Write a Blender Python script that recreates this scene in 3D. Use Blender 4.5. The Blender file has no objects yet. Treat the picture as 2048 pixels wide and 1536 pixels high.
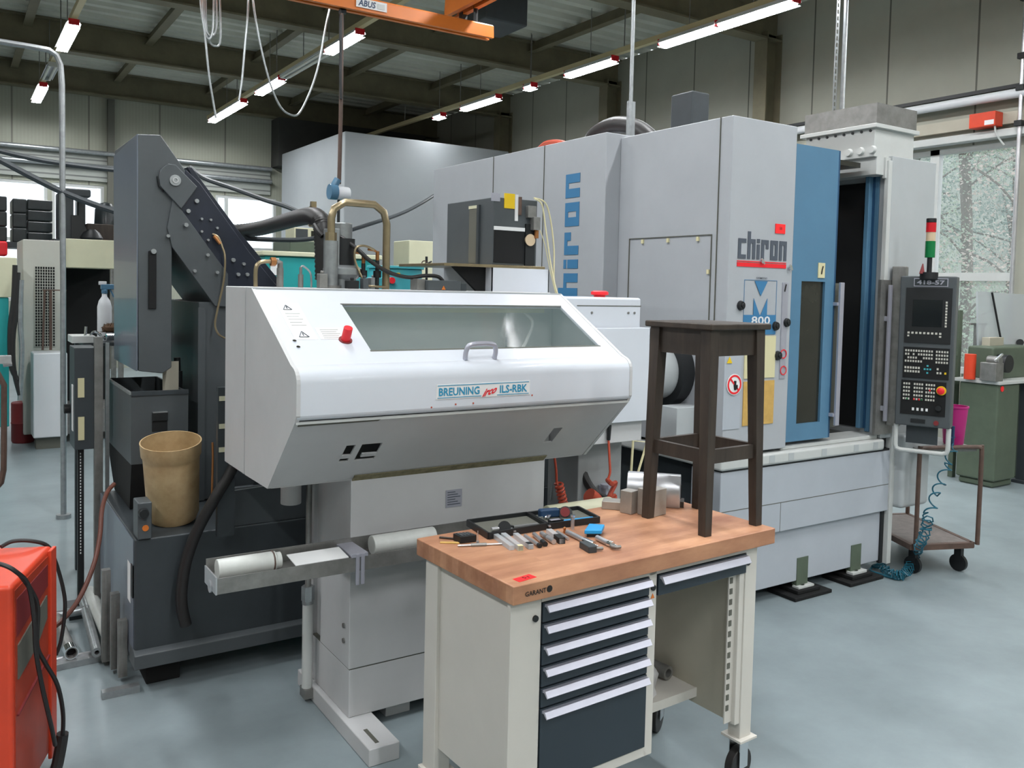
import bpy, bmesh, math, random
from mathutils import Vector, Matrix
random.seed(7)
PI = math.pi
SC = bpy.context.scene
COL = SC.collection
INV = {}

# ------------------------------------------------------------------ materials
def lin(c):
    c = c / 255.0
    return c / 12.92 if c <= 0.04045 else ((c + 0.055) / 1.055) ** 2.4

def rgb(c):
    return (lin(c[0]), lin(c[1]), lin(c[2]), 1.0)

def mat(name, col, rough=0.5, metal=0.0, noise=0.0, nscale=6.0, col2=None, emit=None, estr=0.0, alpha=1.0, trans=0.0,
        bump=0.0, bscale=60.0, coat=0.0, spec=0.5, stretch=None, ior=1.45):
    m = bpy.data.materials.new(name)
    m.use_nodes = True
    nt = m.node_tree
    b = nt.nodes['Principled BSDF']
    b.inputs['Base Color'].default_value = rgb(col)
    b.inputs['Roughness'].default_value = rough
    b.inputs['Metallic'].default_value = metal
    b.inputs['Specular IOR Level'].default_value = spec
    b.inputs['Coat Weight'].default_value = coat
    b.inputs['Alpha'].default_value = alpha
    b.inputs['Transmission Weight'].default_value = trans
    b.inputs['IOR'].default_value = ior
    tc = None
    if noise or bump:
        tc = nt.nodes.new('ShaderNodeTexCoord')
        mp = nt.nodes.new('ShaderNodeMapping')
        nt.links.new(tc.outputs['Object'], mp.inputs['Vector'])
        if stretch:
            mp.inputs['Scale'].default_value = stretch
    if noise:
        n = nt.nodes.new('ShaderNodeTexNoise')
        n.inputs['Scale'].default_value = nscale
        n.inputs['Detail'].default_value = 6
        n.inputs['Roughness'].default_value = 0.65
        nt.links.new(mp.outputs['Vector'], n.inputs['Vector'])
        r = nt.nodes.new('ShaderNodeValToRGB')
        r.color_ramp.elements[0].position = 0.5 - 0.22
        r.color_ramp.elements[1].position = 0.5 + 0.22
        c2 = col2 if col2 else tuple(max(0, x * (1 - noise)) for x in col)
        r.color_ramp.elements[0].color = rgb(c2)
        r.color_ramp.elements[1].color = rgb(col)
        nt.links.new(n.outputs['Fac'], r.inputs['Fac'])
        nt.links.new(r.outputs['Color'], b.inputs['Base Color'])
    if bump:
        n2 = nt.nodes.new('ShaderNodeTexNoise')
        n2.inputs['Scale'].default_value = bscale
        nt.links.new(mp.outputs['Vector'], n2.inputs['Vector'])
        bp = nt.nodes.new('ShaderNodeBump')
        bp.inputs['Strength'].default_value = bump
        bp.inputs['Distance'].default_value = 0.01
        nt.links.new(n2.outputs['Fac'], bp.inputs['Height'])
        nt.links.new(bp.outputs['Normal'], b.inputs['Normal'])
    if emit:
        b.inputs['Emission Color'].default_value = rgb(emit)
        b.inputs['Emission Strength'].default_value = estr
    return m

def lined(name, col, line, axis, period, width=0.03, rough=0.6, noise=0.05, offset=0.0, fine=0.0, finecol=None, fineamp=0.25):
    """panel material: thin joint lines every PERIOD metres along AXIS (world metres), optional fine ribbing"""
    m = mat(name, col, rough, noise=noise, nscale=1.3)
    nt = m.node_tree
    b = nt.nodes['Principled BSDF']
    src = b.inputs['Base Color'].links[0].from_socket
    tc = nt.nodes.new('ShaderNodeTexCoord')
    sp = nt.nodes.new('ShaderNodeSeparateXYZ')
    nt.links.new(tc.outputs['Object'], sp.inputs[0])
    def M(op, a, bb=None):
        n = nt.nodes.new('ShaderNodeMath'); n.operation = op
        for i, v in enumerate((a, bb)):
            if v is None: continue
            if isinstance(v, (int, float)): n.inputs[i].default_value = v
            else: nt.links.new(v, n.inputs[i])
        return n.outputs[0]
    x = M('ADD', sp.outputs['XYZ'.index(axis)], 1000.0 + offset)
    f = M('MODULO', x, period)
    k = M('LESS_THAN', f, width)
    mx = nt.nodes.new('ShaderNodeMix'); mx.data_type = 'RGBA'
    nt.links.new(k, mx.inputs[0]); nt.links.new(src, mx.inputs[6]); mx.inputs[7].default_value = rgb(line)
    outc = mx.outputs[2]
    if fine:
        g = M('LESS_THAN', M('MODULO', x, fine), fine * 0.5)
        g2 = M('MULTIPLY', g, fineamp)
        m2 = nt.nodes.new('ShaderNodeMix'); m2.data_type = 'RGBA'
        nt.links.new(g2, m2.inputs[0]); nt.links.new(outc, m2.inputs[6]); m2.inputs[7].default_value = rgb(finecol or line)
        outc = m2.outputs[2]
    nt.links.new(outc, b.inputs['Base Color'])
    return m

def wood(name, c1, c2, axis_scale, rough=0.45, strips=None):
    m = mat(name, c1, rough, noise=0.3, nscale=3.0, col2=c2, stretch=axis_scale)
    if strips:
        nt = m.node_tree; b = nt.nodes['Principled BSDF']
        src = b.inputs['Base Color'].links[0].from_socket
        tc = nt.nodes.new('ShaderNodeTexCoord')
        br = nt.nodes.new('ShaderNodeTexBrick')
        mp = nt.nodes.new('ShaderNodeMapping')
        nt.links.new(tc.outputs['Object'], mp.inputs[0]); nt.links.new(mp.outputs[0], br.inputs['Vector'])
        br.inputs['Color1'].default_value = (1, 1, 1, 1); br.inputs['Color2'].default_value = (0.72, 0.66, 0.6, 1)
        br.inputs['Mortar'].default_value = (0.75, 0.68, 0.6, 1); br.inputs['Mortar Size'].default_value = 0.0006
        br.inputs['Brick Width'].default_value = strips[0]; br.inputs['Row Height'].default_value = strips[1]
        br.inputs['Scale'].default_value = 1.0; br.inputs['Bias'].default_value = -0.2
        mx = nt.nodes.new('ShaderNodeMix'); mx.data_type = 'RGBA'; mx.blend_type = 'MULTIPLY'; mx.inputs[0].default_value = 0.6
        nt.links.new(src, mx.inputs[6]); nt.links.new(br.outputs['Color'], mx.inputs[7])
        nt.links.new(mx.outputs[2], b.inputs['Base Color'])
    return m

M = {}
M['floor'] = mat('epoxy_floor', (140, 152, 156), 0.38, noise=0.16, nscale=1.6, bump=0.05, bscale=9)
M['wall'] = lined('wall_panels', (158, 158, 146), (88, 88, 80), 'Y', 1.1, 0.022, 0.6, 0.06)
M['wallx'] = lined('wall_panels_back', (165, 167, 152), (118, 118, 108), 'X', 1.28, 0.03, 0.55, 0.05, fine=0.06, fineamp=0.1)
M['bay_shade'] = mat('bay_shade_dark', (62, 62, 60), 0.7, noise=0.2, nscale=2)  # dark tone painting the shade above the partition
M['deck'] = mat('roof_deck', (205, 206, 194), 0.55, noise=0.12, nscale=1.2)
M['steel_beam'] = mat('olive_beam', (118, 112, 90), 0.6, noise=0.18, nscale=2.5)
M['partition'] = mat('partition_grey', (150, 155, 158), 0.55, noise=0.05, nscale=1.0)
M['ribbed'] = lined('ribbed_band', (158, 162, 156), (104, 106, 104), 'Z', 0.16, 0.03, 0.5, 0.05)
M['lgrey'] = mat('light_grey_paint', (176, 180, 182), 0.42, noise=0.04, nscale=3)
M['chgrey'] = mat('machine_grey', (170, 173, 178), 0.4, noise=0.05, nscale=2.2)
M['chgrey2'] = mat('machine_grey_lower', (174, 179, 187), 0.4, noise=0.05, nscale=2.2)
M['rim'] = mat('rim_grey', (196, 198, 196), 0.35, noise=0.05, nscale=4)
M['seam'] = mat('seam_dark', (92, 92, 84), 0.7)
M['blue'] = mat('machine_blue', (84, 124, 152), 0.35, noise=0.06, nscale=3)
M['blue_print'] = mat('blue_lettering', (58, 116, 158), 0.45)
M['dkblue'] = mat('deep_blue', (36, 72, 104), 0.4)
M['black'] = mat('black_plastic', (26, 28, 30), 0.45)
M['black_matt'] = mat('black_matt', (14, 15, 16), 0.8)
M['white'] = mat('white_paint', (216, 218, 222), 0.38, noise=0.03, nscale=3)
M['brwhite'] = mat('feeder_white', (208, 212, 220), 0.28, noise=0.03, nscale=2.5, coat=0.25)
M['brside'] = mat('feeder_side', (196, 196, 197), 0.42, noise=0.05, nscale=3)
M['dirty'] = mat('dirty_edge', (150, 142, 112), 0.7, noise=0.5, nscale=30, col2=(100, 92, 66))
M['steel'] = mat('bright_steel', (205, 205, 208), 0.32, metal=0.8, noise=0.1, nscale=12)
M['steel_d'] = mat('dull_steel', (150, 149, 146), 0.42, metal=0.6, noise=0.2, nscale=12)
M['galv'] = mat('galvanised', (170, 174, 176), 0.38, metal=0.7, noise=0.15, nscale=20)
M['chrome'] = mat('chrome', (225, 228, 232), 0.1, metal=1.0)
M['alu'] = mat('aluminium', (184, 184, 196), 0.34, metal=0.5, noise=0.04, nscale=10)
M['pipe'] = mat('bronze_pipe', (168, 152, 122), 0.3, metal=0.75, noise=0.15, nscale=14)
M['brass'] = mat('brass', (176, 120, 76), 0.3, metal=0.8)
M['dark'] = mat('anthracite_paint', (78, 83, 86), 0.42, noise=0.1, nscale=4)
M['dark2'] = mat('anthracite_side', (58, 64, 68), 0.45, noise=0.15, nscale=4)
M['darknavy'] = mat('dark_navy_sheet', (34, 40, 54), 0.38, noise=0.2, nscale=6)
M['lit_side'] = mat('anthracite_lit_side', (104, 112, 124), 0.32, noise=0.06, nscale=3, coat=0.2)  # anthracite lightened: light on the side faces painted into the colour
M['bucket'] = mat('stained_tan_plastic', (196, 170, 130), 0.5, noise=0.3, nscale=9, col2=(160, 132, 92))
M['hose'] = mat('black_rubber', (36, 34, 34), 0.45)
M['brownhose'] = mat('brown_hose', (88, 50, 40), 0.45)
M['redcoil'] = mat('orange_coil', (176, 72, 50), 0.4)
M['orange'] = mat('orange_red_paint', (216, 70, 42), 0.35, noise=0.08, nscale=5)
M['orange_d'] = mat('orange_red_front', (176, 62, 38), 0.4, noise=0.15, nscale=7)
M['crane'] = mat('crane_orange', (216, 118, 42), 0.4, noise=0.06, nscale=4)
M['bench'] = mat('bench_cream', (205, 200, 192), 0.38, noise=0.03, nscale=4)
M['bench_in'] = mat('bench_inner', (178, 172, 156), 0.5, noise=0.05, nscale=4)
M['drawer'] = mat('drawer_anthracite', (42, 52, 60), 0.35, noise=0.06, nscale=5)
M['top'] = wood('beech_worktop', (200, 150, 116), (150, 100, 76), (1.1, 3.2, 3.2), 0.42, (0.42, 0.036))
M['stool'] = wood('dark_stained_wood', (66, 56, 48), (40, 33, 28), (9, 9, 1.2), 0.5)
M['glass'] = mat('clear_glass', (225, 235, 235), 0.04, trans=1.0, ior=1.02, alpha=1.0)
M['poly'] = mat('smoky_pane', (130, 150, 150), 0.08, alpha=0.16, spec=0.8)
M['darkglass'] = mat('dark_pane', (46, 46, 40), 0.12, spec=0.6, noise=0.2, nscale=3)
M['red'] = mat('signal_red', (226, 36, 46), 0.4)
M['redtag'] = mat('red_lot_tag', (248, 40, 44), 0.5)
M['yellow'] = mat('yellow_label', (228, 190, 30), 0.5)
M['paper'] = mat('white_paper', (225, 225, 225), 0.6)
M['cream'] = mat('cream_paint', (206, 204, 176), 0.5, noise=0.05, nscale=3)
M['cream_lbl'] = mat('cream_card', (208, 200, 160), 0.6)
M['tan_lbl'] = mat('tan_card', (206, 166, 92), 0.6, noise=0.12, nscale=20)
M['teal'] = mat('teal_paint', (32, 150, 150), 0.45, noise=0.05, nscale=3)
M['tealb'] = mat('light_teal_paint', (70, 165, 175), 0.45)
M['green'] = mat('machine_green', (88, 100, 84), 0.5, noise=0.12, nscale=5)
M['magenta'] = mat('magenta_plastic', (170, 28, 110), 0.4)
M['rust'] = mat('rusty_tube', (98, 76, 66), 0.5, noise=0.25, nscale=15)
M['grating'] = mat('brown_deck', (120, 112, 108), 0.6, noise=0.2, nscale=20)
M['tealcoil'] = mat('teal_coil', (24, 86, 104), 0.35)
M['film'] = mat('black_film_crate', (44, 50, 52), 0.3, noise=0.35, nscale=7)
M['skin_l'] = mat('leaf_pale', (176, 192, 168), 0.6)  # leaf colours paled: glare of overexposed daylight painted in
M['leaf2'] = mat('leaf_brown', (206, 190, 178), 0.6)
M['leaf3'] = mat('leaf_green', (128, 152, 140), 0.6)
M['bark'] = mat('bark', (120, 108, 98), 0.8)
M['tube_on'] = mat('lit_tube', (255, 255, 255), 0.5, emit=(250, 252, 255), estr=45.0)
M['tube_off'] = mat('unlit_tube', (215, 215, 205), 0.4)
M['fixture'] = mat('fixture_cream', (190, 178, 140), 0.5)
M['printgrey'] = mat('grey_lettering', (76, 82, 92), 0.5)
M['black_print'] = mat('black_print', (30, 26, 24), 0.6)
M['teal_print'] = mat('teal_lettering', (40, 140, 178), 0.5)
M['block'] = mat('machined_block', (176, 170, 162), 0.4, metal=0.5, noise=0.15, nscale=10)
M['post_grey'] = mat('post_grey', (150, 152, 152), 0.5, noise=0.06, nscale=3)
M['mill'] = mat('mill_greige', (190, 190, 182), 0.5, noise=0.05, nscale=3)
M['rag'] = mat('white_rag', (198, 196, 196), 0.9, bump=0.3, bscale=30)
M['clearplastic'] = mat('clear_plastic', (205, 210, 214), 0.15, alpha=0.55, spec=0.7)
M['cyan'] = mat('cyan_plastic', (40, 150, 210), 0.4)
M['navy'] = mat('navy_plastic', (30, 56, 86), 0.4)
M['screen'] = mat('dark_screen', (22, 27, 30), 0.12, spec=0.6)
M['key'] = mat('keycap', (196, 194, 184), 0.5)
M['greenl'] = mat('green_lens', (16, 110, 60), 0.25)
M['redl'] = mat('red_lens', (190, 30, 40), 0.25)
M['amberl'] = mat('clear_lens', (200, 178, 150), 0.25)
M['bristle'] = mat('brown_bristle', (84, 62, 44), 0.9, bump=0.6, bscale=80)
M['whitepipe'] = mat('white_plastic_roll', (208, 210, 206), 0.32, noise=0.1, nscale=8)
M['ground'] = mat('gravel_bank', (170, 176, 162), 0.9, noise=0.25, nscale=0.8)
M['redfloor'] = mat('dark_red_plastic', (120, 40, 42), 0.5)

# ------------------------------------------------------------------ mesh builder
def vec(p): return Vector(p)

def smooth_path(pts, k=6):
    pts = [Vector(p) for p in pts]
    if len(pts) < 3: return pts
    out = []
    for i in range(len(pts) - 1):
        p0 = pts[max(i - 1, 0)]; p1 = pts[i]; p2 = pts[i + 1]; p3 = pts[min(i + 2, len(pts) - 1)]
        for j in range(k):
            t = j / k
            out.append(0.5 * ((2 * p1) + (-p0 + p2) * t + (2 * p0 - 5 * p1 + 4 * p2 - p3) * t * t + (-p0 + 3 * p1 - 3 * p2 + p3) * t ** 3))
    out.append(pts[-1])
    return out

class MB:
    def __init__(s):
        s.v = []; s.f = []
    def add(s, vs, fs):
        n = len(s.v)
        s.v += [Vector(v) for v in vs]
        s.f += [tuple(i + n for i in f) for f in fs]
        return s
    def box(s, a, b):
        x0, x1 = sorted((a[0], b[0])); y0, y1 = sorted((a[1], b[1])); z0, z1 = sorted((a[2], b[2]))
        return s.add([(x0, y0, z0), (x1, y0, z0), (x1, y1, z0), (x0, y1, z0), (x0, y0, z1), (x1, y0, z1), (x1, y1, z1), (x0, y1, z1)],
                     [(0, 3, 2, 1), (4, 5, 6, 7), (0, 1, 5, 4), (1, 2, 6, 5), (2, 3, 7, 6), (3, 0, 4, 7)])
    def bar(s, p, q, w, h, up=(0, 0, 1)):
        """rectangular bar from p to q; w across, h along up"""
        p, q = vec(p), vec(q); d = (q - p).normalized(); u = vec(up)
        r = d.cross(u)
        if r.length < 1e-5: r = d.cross(Vector((0, 1, 0)))
        r.normalize(); u = r.cross(d).normalized()
        c = [(-w / 2, -h / 2), (w / 2, -h / 2), (w / 2, h / 2), (-w / 2, h / 2)]
        vs = [p + r * a + u * b for a, b in c] + [q + r * a + u * b for a, b in c]
        return s.add(vs, [(3, 2, 1, 0), (4, 5, 6, 7), (0, 1, 5, 4), (1, 2, 6, 5), (2, 3, 7, 6), (3, 0, 4, 7)])
    def prism(s, poly, axis, lo, hi):
        """2-D outline pushed along AXIS: X -> (y,z), Y -> (x,z), Z -> (x,y)"""
        def P(a, b, c):
            return {'X': (c, a, b), 'Y': (a, c, b), 'Z': (a, b, c)}[axis]
        n = len(poly)
        vs = [P(a, b, lo) for a, b in poly] + [P(a, b, hi) for a, b in poly]
        fs = [tuple(range(n)), tuple(range(2 * n - 1, n - 1, -1))] + [(i, i + n, (i + 1) % n + n, (i + 1) % n) for i in range(n)]
        return s.add(vs, fs)
    def tube(s, pts, r, n=10, sm=0, caps=True, radii=None):
        pts = smooth_path(pts, sm) if sm else [vec(p) for p in pts]
        m = len(pts)
        ref = None; vs = []; fs = []
        for i, p in enumerate(pts):
            d = (pts[min(i + 1, m - 1)] - pts[max(i - 1, 0)])
            if d.length < 1e-9: d = Vector((0, 0, 1))
            d.normalize()
            if ref is None:
                ref = d.orthogonal().normalized()
            ref = (ref - d * ref.dot(d))
            ref = ref.normalized() if ref.length > 1e-6 else d.orthogonal().normalized()
            b = d.cross(ref)
            rr = radii[i] if radii else r
            for k in range(n):
                a = 2 * PI * k / n
                vs.append(p + (ref * math.cos(a) + b * math.sin(a)) * rr)
        for i in range(m - 1):
            for k in range(n):
                fs.append((i * n + k, i * n + (k + 1) % n, (i + 1) * n + (k + 1) % n, (i + 1) * n + k))
        if caps:
            fs.append(tuple(range(n - 1, -1, -1))); fs.append(tuple((m - 1) * n + k for k in range(n)))
        return s.add(vs, fs)
    def cyl(s, p, q, r, r2=None, n=20):
        return s.tube([p, q], r, n, radii=[r, r if r2 is None else r2])
    def ring(s, p, q, ro, ri, n=24):
        """hollow pipe"""
        p, q = vec(p), vec(q); d = (q - p).normalized(); a = d.orthogonal().normalized(); b = d.cross(a)
        vs = []; fs = []
        for c, r in ((p, ro), (q, ro), (q, ri), (p, ri)):
            for k in range(n):
                t = 2 * PI * k / n
                vs.append(c + (a * math.cos(t) + b * math.sin(t)) * r)
        for j in range(4):
            for k in range(n):
                fs.append((j * n + k, j * n + (k + 1) % n, ((j + 1) % 4) * n + (k + 1) % n, ((j + 1) % 4) * n + k))
        return s.add(vs, fs)
    def lathe(s, c, prof, n=28, axis='Z', close=False):
        vs = []; fs = []
        c = vec(c)
        for r, h in prof:
            for k in range(n):
                a = 2 * PI * k / n
                x, y = r * math.cos(a), r * math.sin(a)
                vs.append(c + Vector({'Z': (x, y, h), 'Y': (x, h, y), 'X': (h, x, y)}[axis]))
        m = len(prof)
        for i in range(m - 1 if not close else m):
            for k in range(n):
                fs.append((i * n + k, i * n + (k + 1) % n, ((i + 1) % m) * n + (k + 1) % n, ((i + 1) % m) * n + k))
        if not close:
            fs.append(tuple(range(n - 1, -1, -1))); fs.append(tuple((m - 1) * n + k for k in range(n)))
        return s.add(vs, fs)
    def plate(s, o, u, v, t=0.002):
        """thin rectangle with thickness t: origin corner o, edge vectors u and v"""
        o, u, v = vec(o), vec(u), vec(v); n = u.cross(v).normalized() * t
        vs = [o, o + u, o + u + v, o + v]; vs += [p + n for p in vs]
        return s.add(vs, [(3, 2, 1, 0), (4, 5, 6, 7), (0, 1, 5, 4), (1, 2, 6, 5), (2, 3, 7, 6), (3, 0, 4, 7)])
    def poly(s, pts, n, t=0.002):
        pts = [vec(p) for p in pts]; n = vec(n).normalized() * t; k = len(pts)
        vs = pts + [p + n for p in pts]
        return s.add(vs, [tuple(range(k - 1, -1, -1)), tuple(range(k, 2 * k))] + [(i, (i + 1) % k, (i + 1) % k + k, i + k) for i in range(k)])
    def build(s, name, m, parent=None, bev=0.0, smooth=35, local=False, seg=2):
        me = bpy.data.meshes.new(name)
        inv = INV.get(parent.name) if parent is not None else None
        vs = s.v if (inv is None or local) else [inv @ v for v in s.v]
        me.from_pydata([tuple(v) for v in vs], [], s.f)
        bm = bmesh.new(); bm.from_mesh(me)
        bmesh.ops.recalc_face_normals(bm, faces=bm.faces)
        bm.to_mesh(me); bm.free()
        if smooth:
            me.shade_smooth() if hasattr(me, 'shade_smooth') else None
            me.set_sharp_from_angle(angle=math.radians(smooth))
        me.materials.append(M[m] if isinstance(m, str) else m)
        o = bpy.data.objects.new(name, me)
        COL.objects.link(o)
        if parent is not None:
            o.parent = parent
            if inv is not None: INV[o.name] = inv
        else:
            INV[o.name] = Matrix.Identity(4)
        if bev:
            md = o.modifiers.new('edge', 'BEVEL'); md.width = bev; md.segments = seg; md.limit_method = 'ANGLE'; md.angle_limit = math.radians(40)
            md.harden_normals = True
        return o

def thing(name, label, cat, loc=(0, 0, 0), rz=0.0, group=None):
    o = bpy.data.objects.new(name, None); COL.objects.link(o)
    o.location = loc; o.rotation_euler = (0, 0, rz); o.empty_display_size = 0.1
    o['label'] = label; o['category'] = cat
    if group: o['group'] = group
    INV[o.name] = (Matrix.Translation(loc) @ Matrix.Rotation(rz, 4, 'Z')).inverted()
    return o

def tag(o, label, cat, group=None):
    o['label'] = label; o['category'] = cat
    if group: o['group'] = group
    return o

def struct(o):
    o['kind'] = 'structure'; return o

def lab(o, t):
    o['label'] = t; return o

def dup(root, loc, rz=None, label=None, group=None):
    r = root.copy(); COL.objects.link(r); r.location = loc
    if rz is not None: r.rotation_euler = (0, 0, rz)
    if label: r['label'] = label
    if group: r['group'] = group
    for ch in list(root.children):
        c = ch.copy(); COL.objects.link(c); c.parent = r
        for g in list(ch.children):
            d = g.copy(); COL.objects.link(d); d.parent = c
    return r

def text(name, s, o, u, v, m, parent, t=0.0015, bold=0.0, local=False, shear=0.0, spacing=1.0):
    """lettering S fitted into the rectangle with corner O and edge vectors U (reading direction) and V (up)"""
    cu = bpy.data.curves.new(name, 'FONT'); cu.body = s; cu.size = 1.0; cu.offset = bold; cu.shear = shear; cu.space_character = spacing
    cu.resolution_u = 2
    tmp = bpy.data.objects.new(name + '_tmp', cu); COL.objects.link(tmp)
    dg = bpy.context.evaluated_depsgraph_get(); dg.update()
    me0 = bpy.data.meshes.new_from_object(tmp.evaluated_get(dg))
    xs = [w.co.x for w in me0.vertices]; ys = [w.co.y for w in me0.vertices]
    x0, x1, y0, y1 = min(xs), max(xs), min(ys), max(ys)
    o, u, v = vec(o), vec(u), vec(v); n = u.cross(v).normalized() * t
    b = MB()
    front = [o + u * ((w.co.x - x0) / (x1 - x0)) + v * ((w.co.y - y0) / (y1 - y0)) + n for w in me0.vertices]
    b.add(front, [tuple(p.vertices) for p in me0.polygons])
    bpy.data.objects.remove(tmp); bpy.data.meshes.remove(me0); bpy.data.curves.remove(cu)
    ob = b.build(name, m, parent, smooth=0, local=local)
    return ob

X3, Y3, Z3 = Vector((1, 0, 0)), Vector((0, 1, 0)), Vector((0, 0, 1))

# ------------------------------------------------------------------ camera
cam = bpy.data.cameras.new('camera'); co = bpy.data.objects.new('camera', cam); COL.objects.link(co)
cam.sensor_width = 36.0; cam.lens = 1732.67 / 2048 * 36.0
cam.shift_y = -108.09 / 2048
cam.clip_start = 0.05; cam.clip_end = 200
_a, _p, _r = 0.57604, 0.04826, 0.02282
fw = Vector((math.sin(_a) * math.cos(_p), math.cos(_a) * math.cos(_p), -math.sin(_p)))
rt0 = Vector((math.cos(_a), -math.sin(_a), 0)); up0 = rt0.cross(fw)
rt = rt0 * math.cos(_r) + up0 * math.sin(_r); up = -rt0 * math.sin(_r) + up0 * math.cos(_r)
co.matrix_world = Matrix(((rt.x, up.x, -fw.x, 0), (rt.y, up.y, -fw.y, 0), (rt.z, up.z, -fw.z, 1.75), (0, 0, 0, 1)))
SC.camera = co
SC.view_settings.view_transform = 'Standard'; SC.view_settings.look = 'None'
SC.view_settings.gamma = 1.0; SC.view_settings.use_curve_mapping = False
SC.view_settings.exposure = -0.68
SC.cycles.use_denoising = True
SC.cycles.max_bounces = 8; SC.cycles.diffuse_bounces = 4; SC.cycles.glossy_bounces = 4; SC.cycles.transparent_max_bounces = 8
SC.cycles.sample_clamp_indirect = 6.0

M['glass'] = mat('window_pane', (225, 235, 235), 0.03, alpha=0.12, spec=0.6)
# ================================================================== THE HALL
XW, YB = 9.6, 18.5
ZB, ZD = 5.2, 5.66          # beam underside, roof deck
struct(MB().box((-6.2, -6, -0.1), (XW + 0.2, YB + 0.2, 0)).build('floor', 'floor', smooth=0))
# corrugated roof deck, ribs along X
prof = []
y = -6.0
while y < YB:
    prof += [(y, ZD), (y + 0.12, ZD), (y + 0.16, ZD + 0.07), (y + 0.28, ZD + 0.07)]
    y += 0.32
prof.append((y, ZD))
b = MB()
vs = [(-6.2, a, c) for a, c in prof] + [(XW + 0.1, a, c) for a, c in prof]
n = len(prof)
b.add(vs, [(i, i + 1, i + 1 + n, i + n) for i in range(n - 1)])
b.box((-6.2, -6, ZD + 0.12), (XW + 0.1, YB, ZD + 0.2))
struct(b.build('ceiling', 'deck', smooth=0))
# roof girders along X and purlins along Y
k = 1
for yb in (18.2, 15.05, 11.65, 8.25, 4.85, 1.45, -1.95):
    b = MB()
    b.box((-6.1, yb - 0.11, ZB), (XW, yb + 0.11, ZB + 0.025)).box((-6.1, yb - 0.11, ZD - 0.025), (XW, yb + 0.11, ZD)).box((-6.1, yb - 0.012, ZB + 0.02), (XW, yb + 0.012, ZD - 0.02))
    struct(b.build('trim_%d' % k, 'steel_beam', smooth=0)); k += 1
for xp in (-4.1, -2.4, -0.7, 1.0, 2.7, 4.4, 6.1, 7.8):
    b = MB()
    b.box((xp - 0.06, -6, ZD - 0.16), (xp + 0.06, YB, ZD - 0.145)).box((xp - 0.008, -6, ZD - 0.15), (xp + 0.008, YB, ZD - 0.005))
    struct(b.build('trim_%d' % k, 'steel_beam', smooth=0)); k += 1
# columns along the right wall
for yb in (15.05, 11.65, 8.25, 1.45):
    b = MB()
    b.box((XW - 0.30, yb - 0.11, 0), (XW - 0.28, yb + 0.11, ZB + 0.1)).box((XW - 0.02, yb - 0.11, 0), (XW, yb + 0.11, ZB + 0.1)).box((XW - 0.28, yb - 0.012, 0), (XW - 0.02, yb + 0.012, ZB + 0.1))
    struct(b.build('trim_%d' % k, 'steel_beam', smooth=0)); k += 1
# right wall with the window opening
wy0, wy1, wy2, wy3 = 4.892, 5.815, 5.858 + 0.02, 8.0
wz0, wz1 = 0.9, 3.462
b = MB()
b.box((XW, -6, 0), (XW + 0.15, wy0, ZD)).box((XW, wy3, 0), (XW + 0.15, YB, ZD))
b.box((XW, wy0, 0), (XW + 0.15, wy3, wz0)).box((XW, wy0, wz1), (XW + 0.15, wy3, ZD))
struct(b.build('wall_right', 'wall', smooth=0))
# window frame, transom and panes
f = MB()
fx0, fx1 = XW + 0.02, XW + 0.10
for a, c in ((wy0, wy0 + 0.06), (wy1, wy1 + 0.11), (wy3 - 0.06, wy3)):
    f.box((fx0, a, wz0), (fx1, c, wz1))
f.box((fx0, wy0 + 0.06, wz0), (fx1, wy3 - 0.06, wz0 + 0.07)).box((fx0, wy0 + 0.06, wz1 - 0.06), (fx1, wy3 - 0.06, wz1))
zt0, zt1 = 1.949, 2.040
f.box((fx0, wy0 + 0.06, zt0), (fx1, wy3 - 0.06, zt1))
w = struct(f.build('window_1', 'rim', smooth=0))
MB().box((fx0 + 0.03, wy0 + 0.06, wz0 + 0.07), (fx0 + 0.04, wy3 - 0.06, wz1 - 0.06)).build('pane', 'glass', w, smooth=0)
# horizontal bands above the window: dark rail, white tube, channel, white head beam
yl, yr = 3.0, 12.0
def band(name, pa, pb, m, x0, x1):
    pass
zr = 4.028
struct(MB().box((XW - 0.10, yl, zr - 0.03), (XW, 11.5, zr + 0.01)).build('trim_%d' % k, 'black', smooth=0)); k += 1
struct(MB().cyl((XW - 0.13, yl, zr - 0.10), (XW - 0.13, 11.5, zr - 0.10), 0.05).build('trim_%d' % k, 'white')); k += 1
zc0, zc1 = 3.630, 3.757
struct(MB().box((XW - 0.08, yl, zc0), (XW, 11.5, zc1)).build('trim_%d' % k, M['bench_in'], smooth=0)); k += 1
zh0, zh1 = 3.489, 3.573
struct(MB().box((XW - 0.14, yl, zh0), (XW, 11.5, zh1)).build('trim_%d' % k, 'rim', bev=0.01)); k += 1
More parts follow.
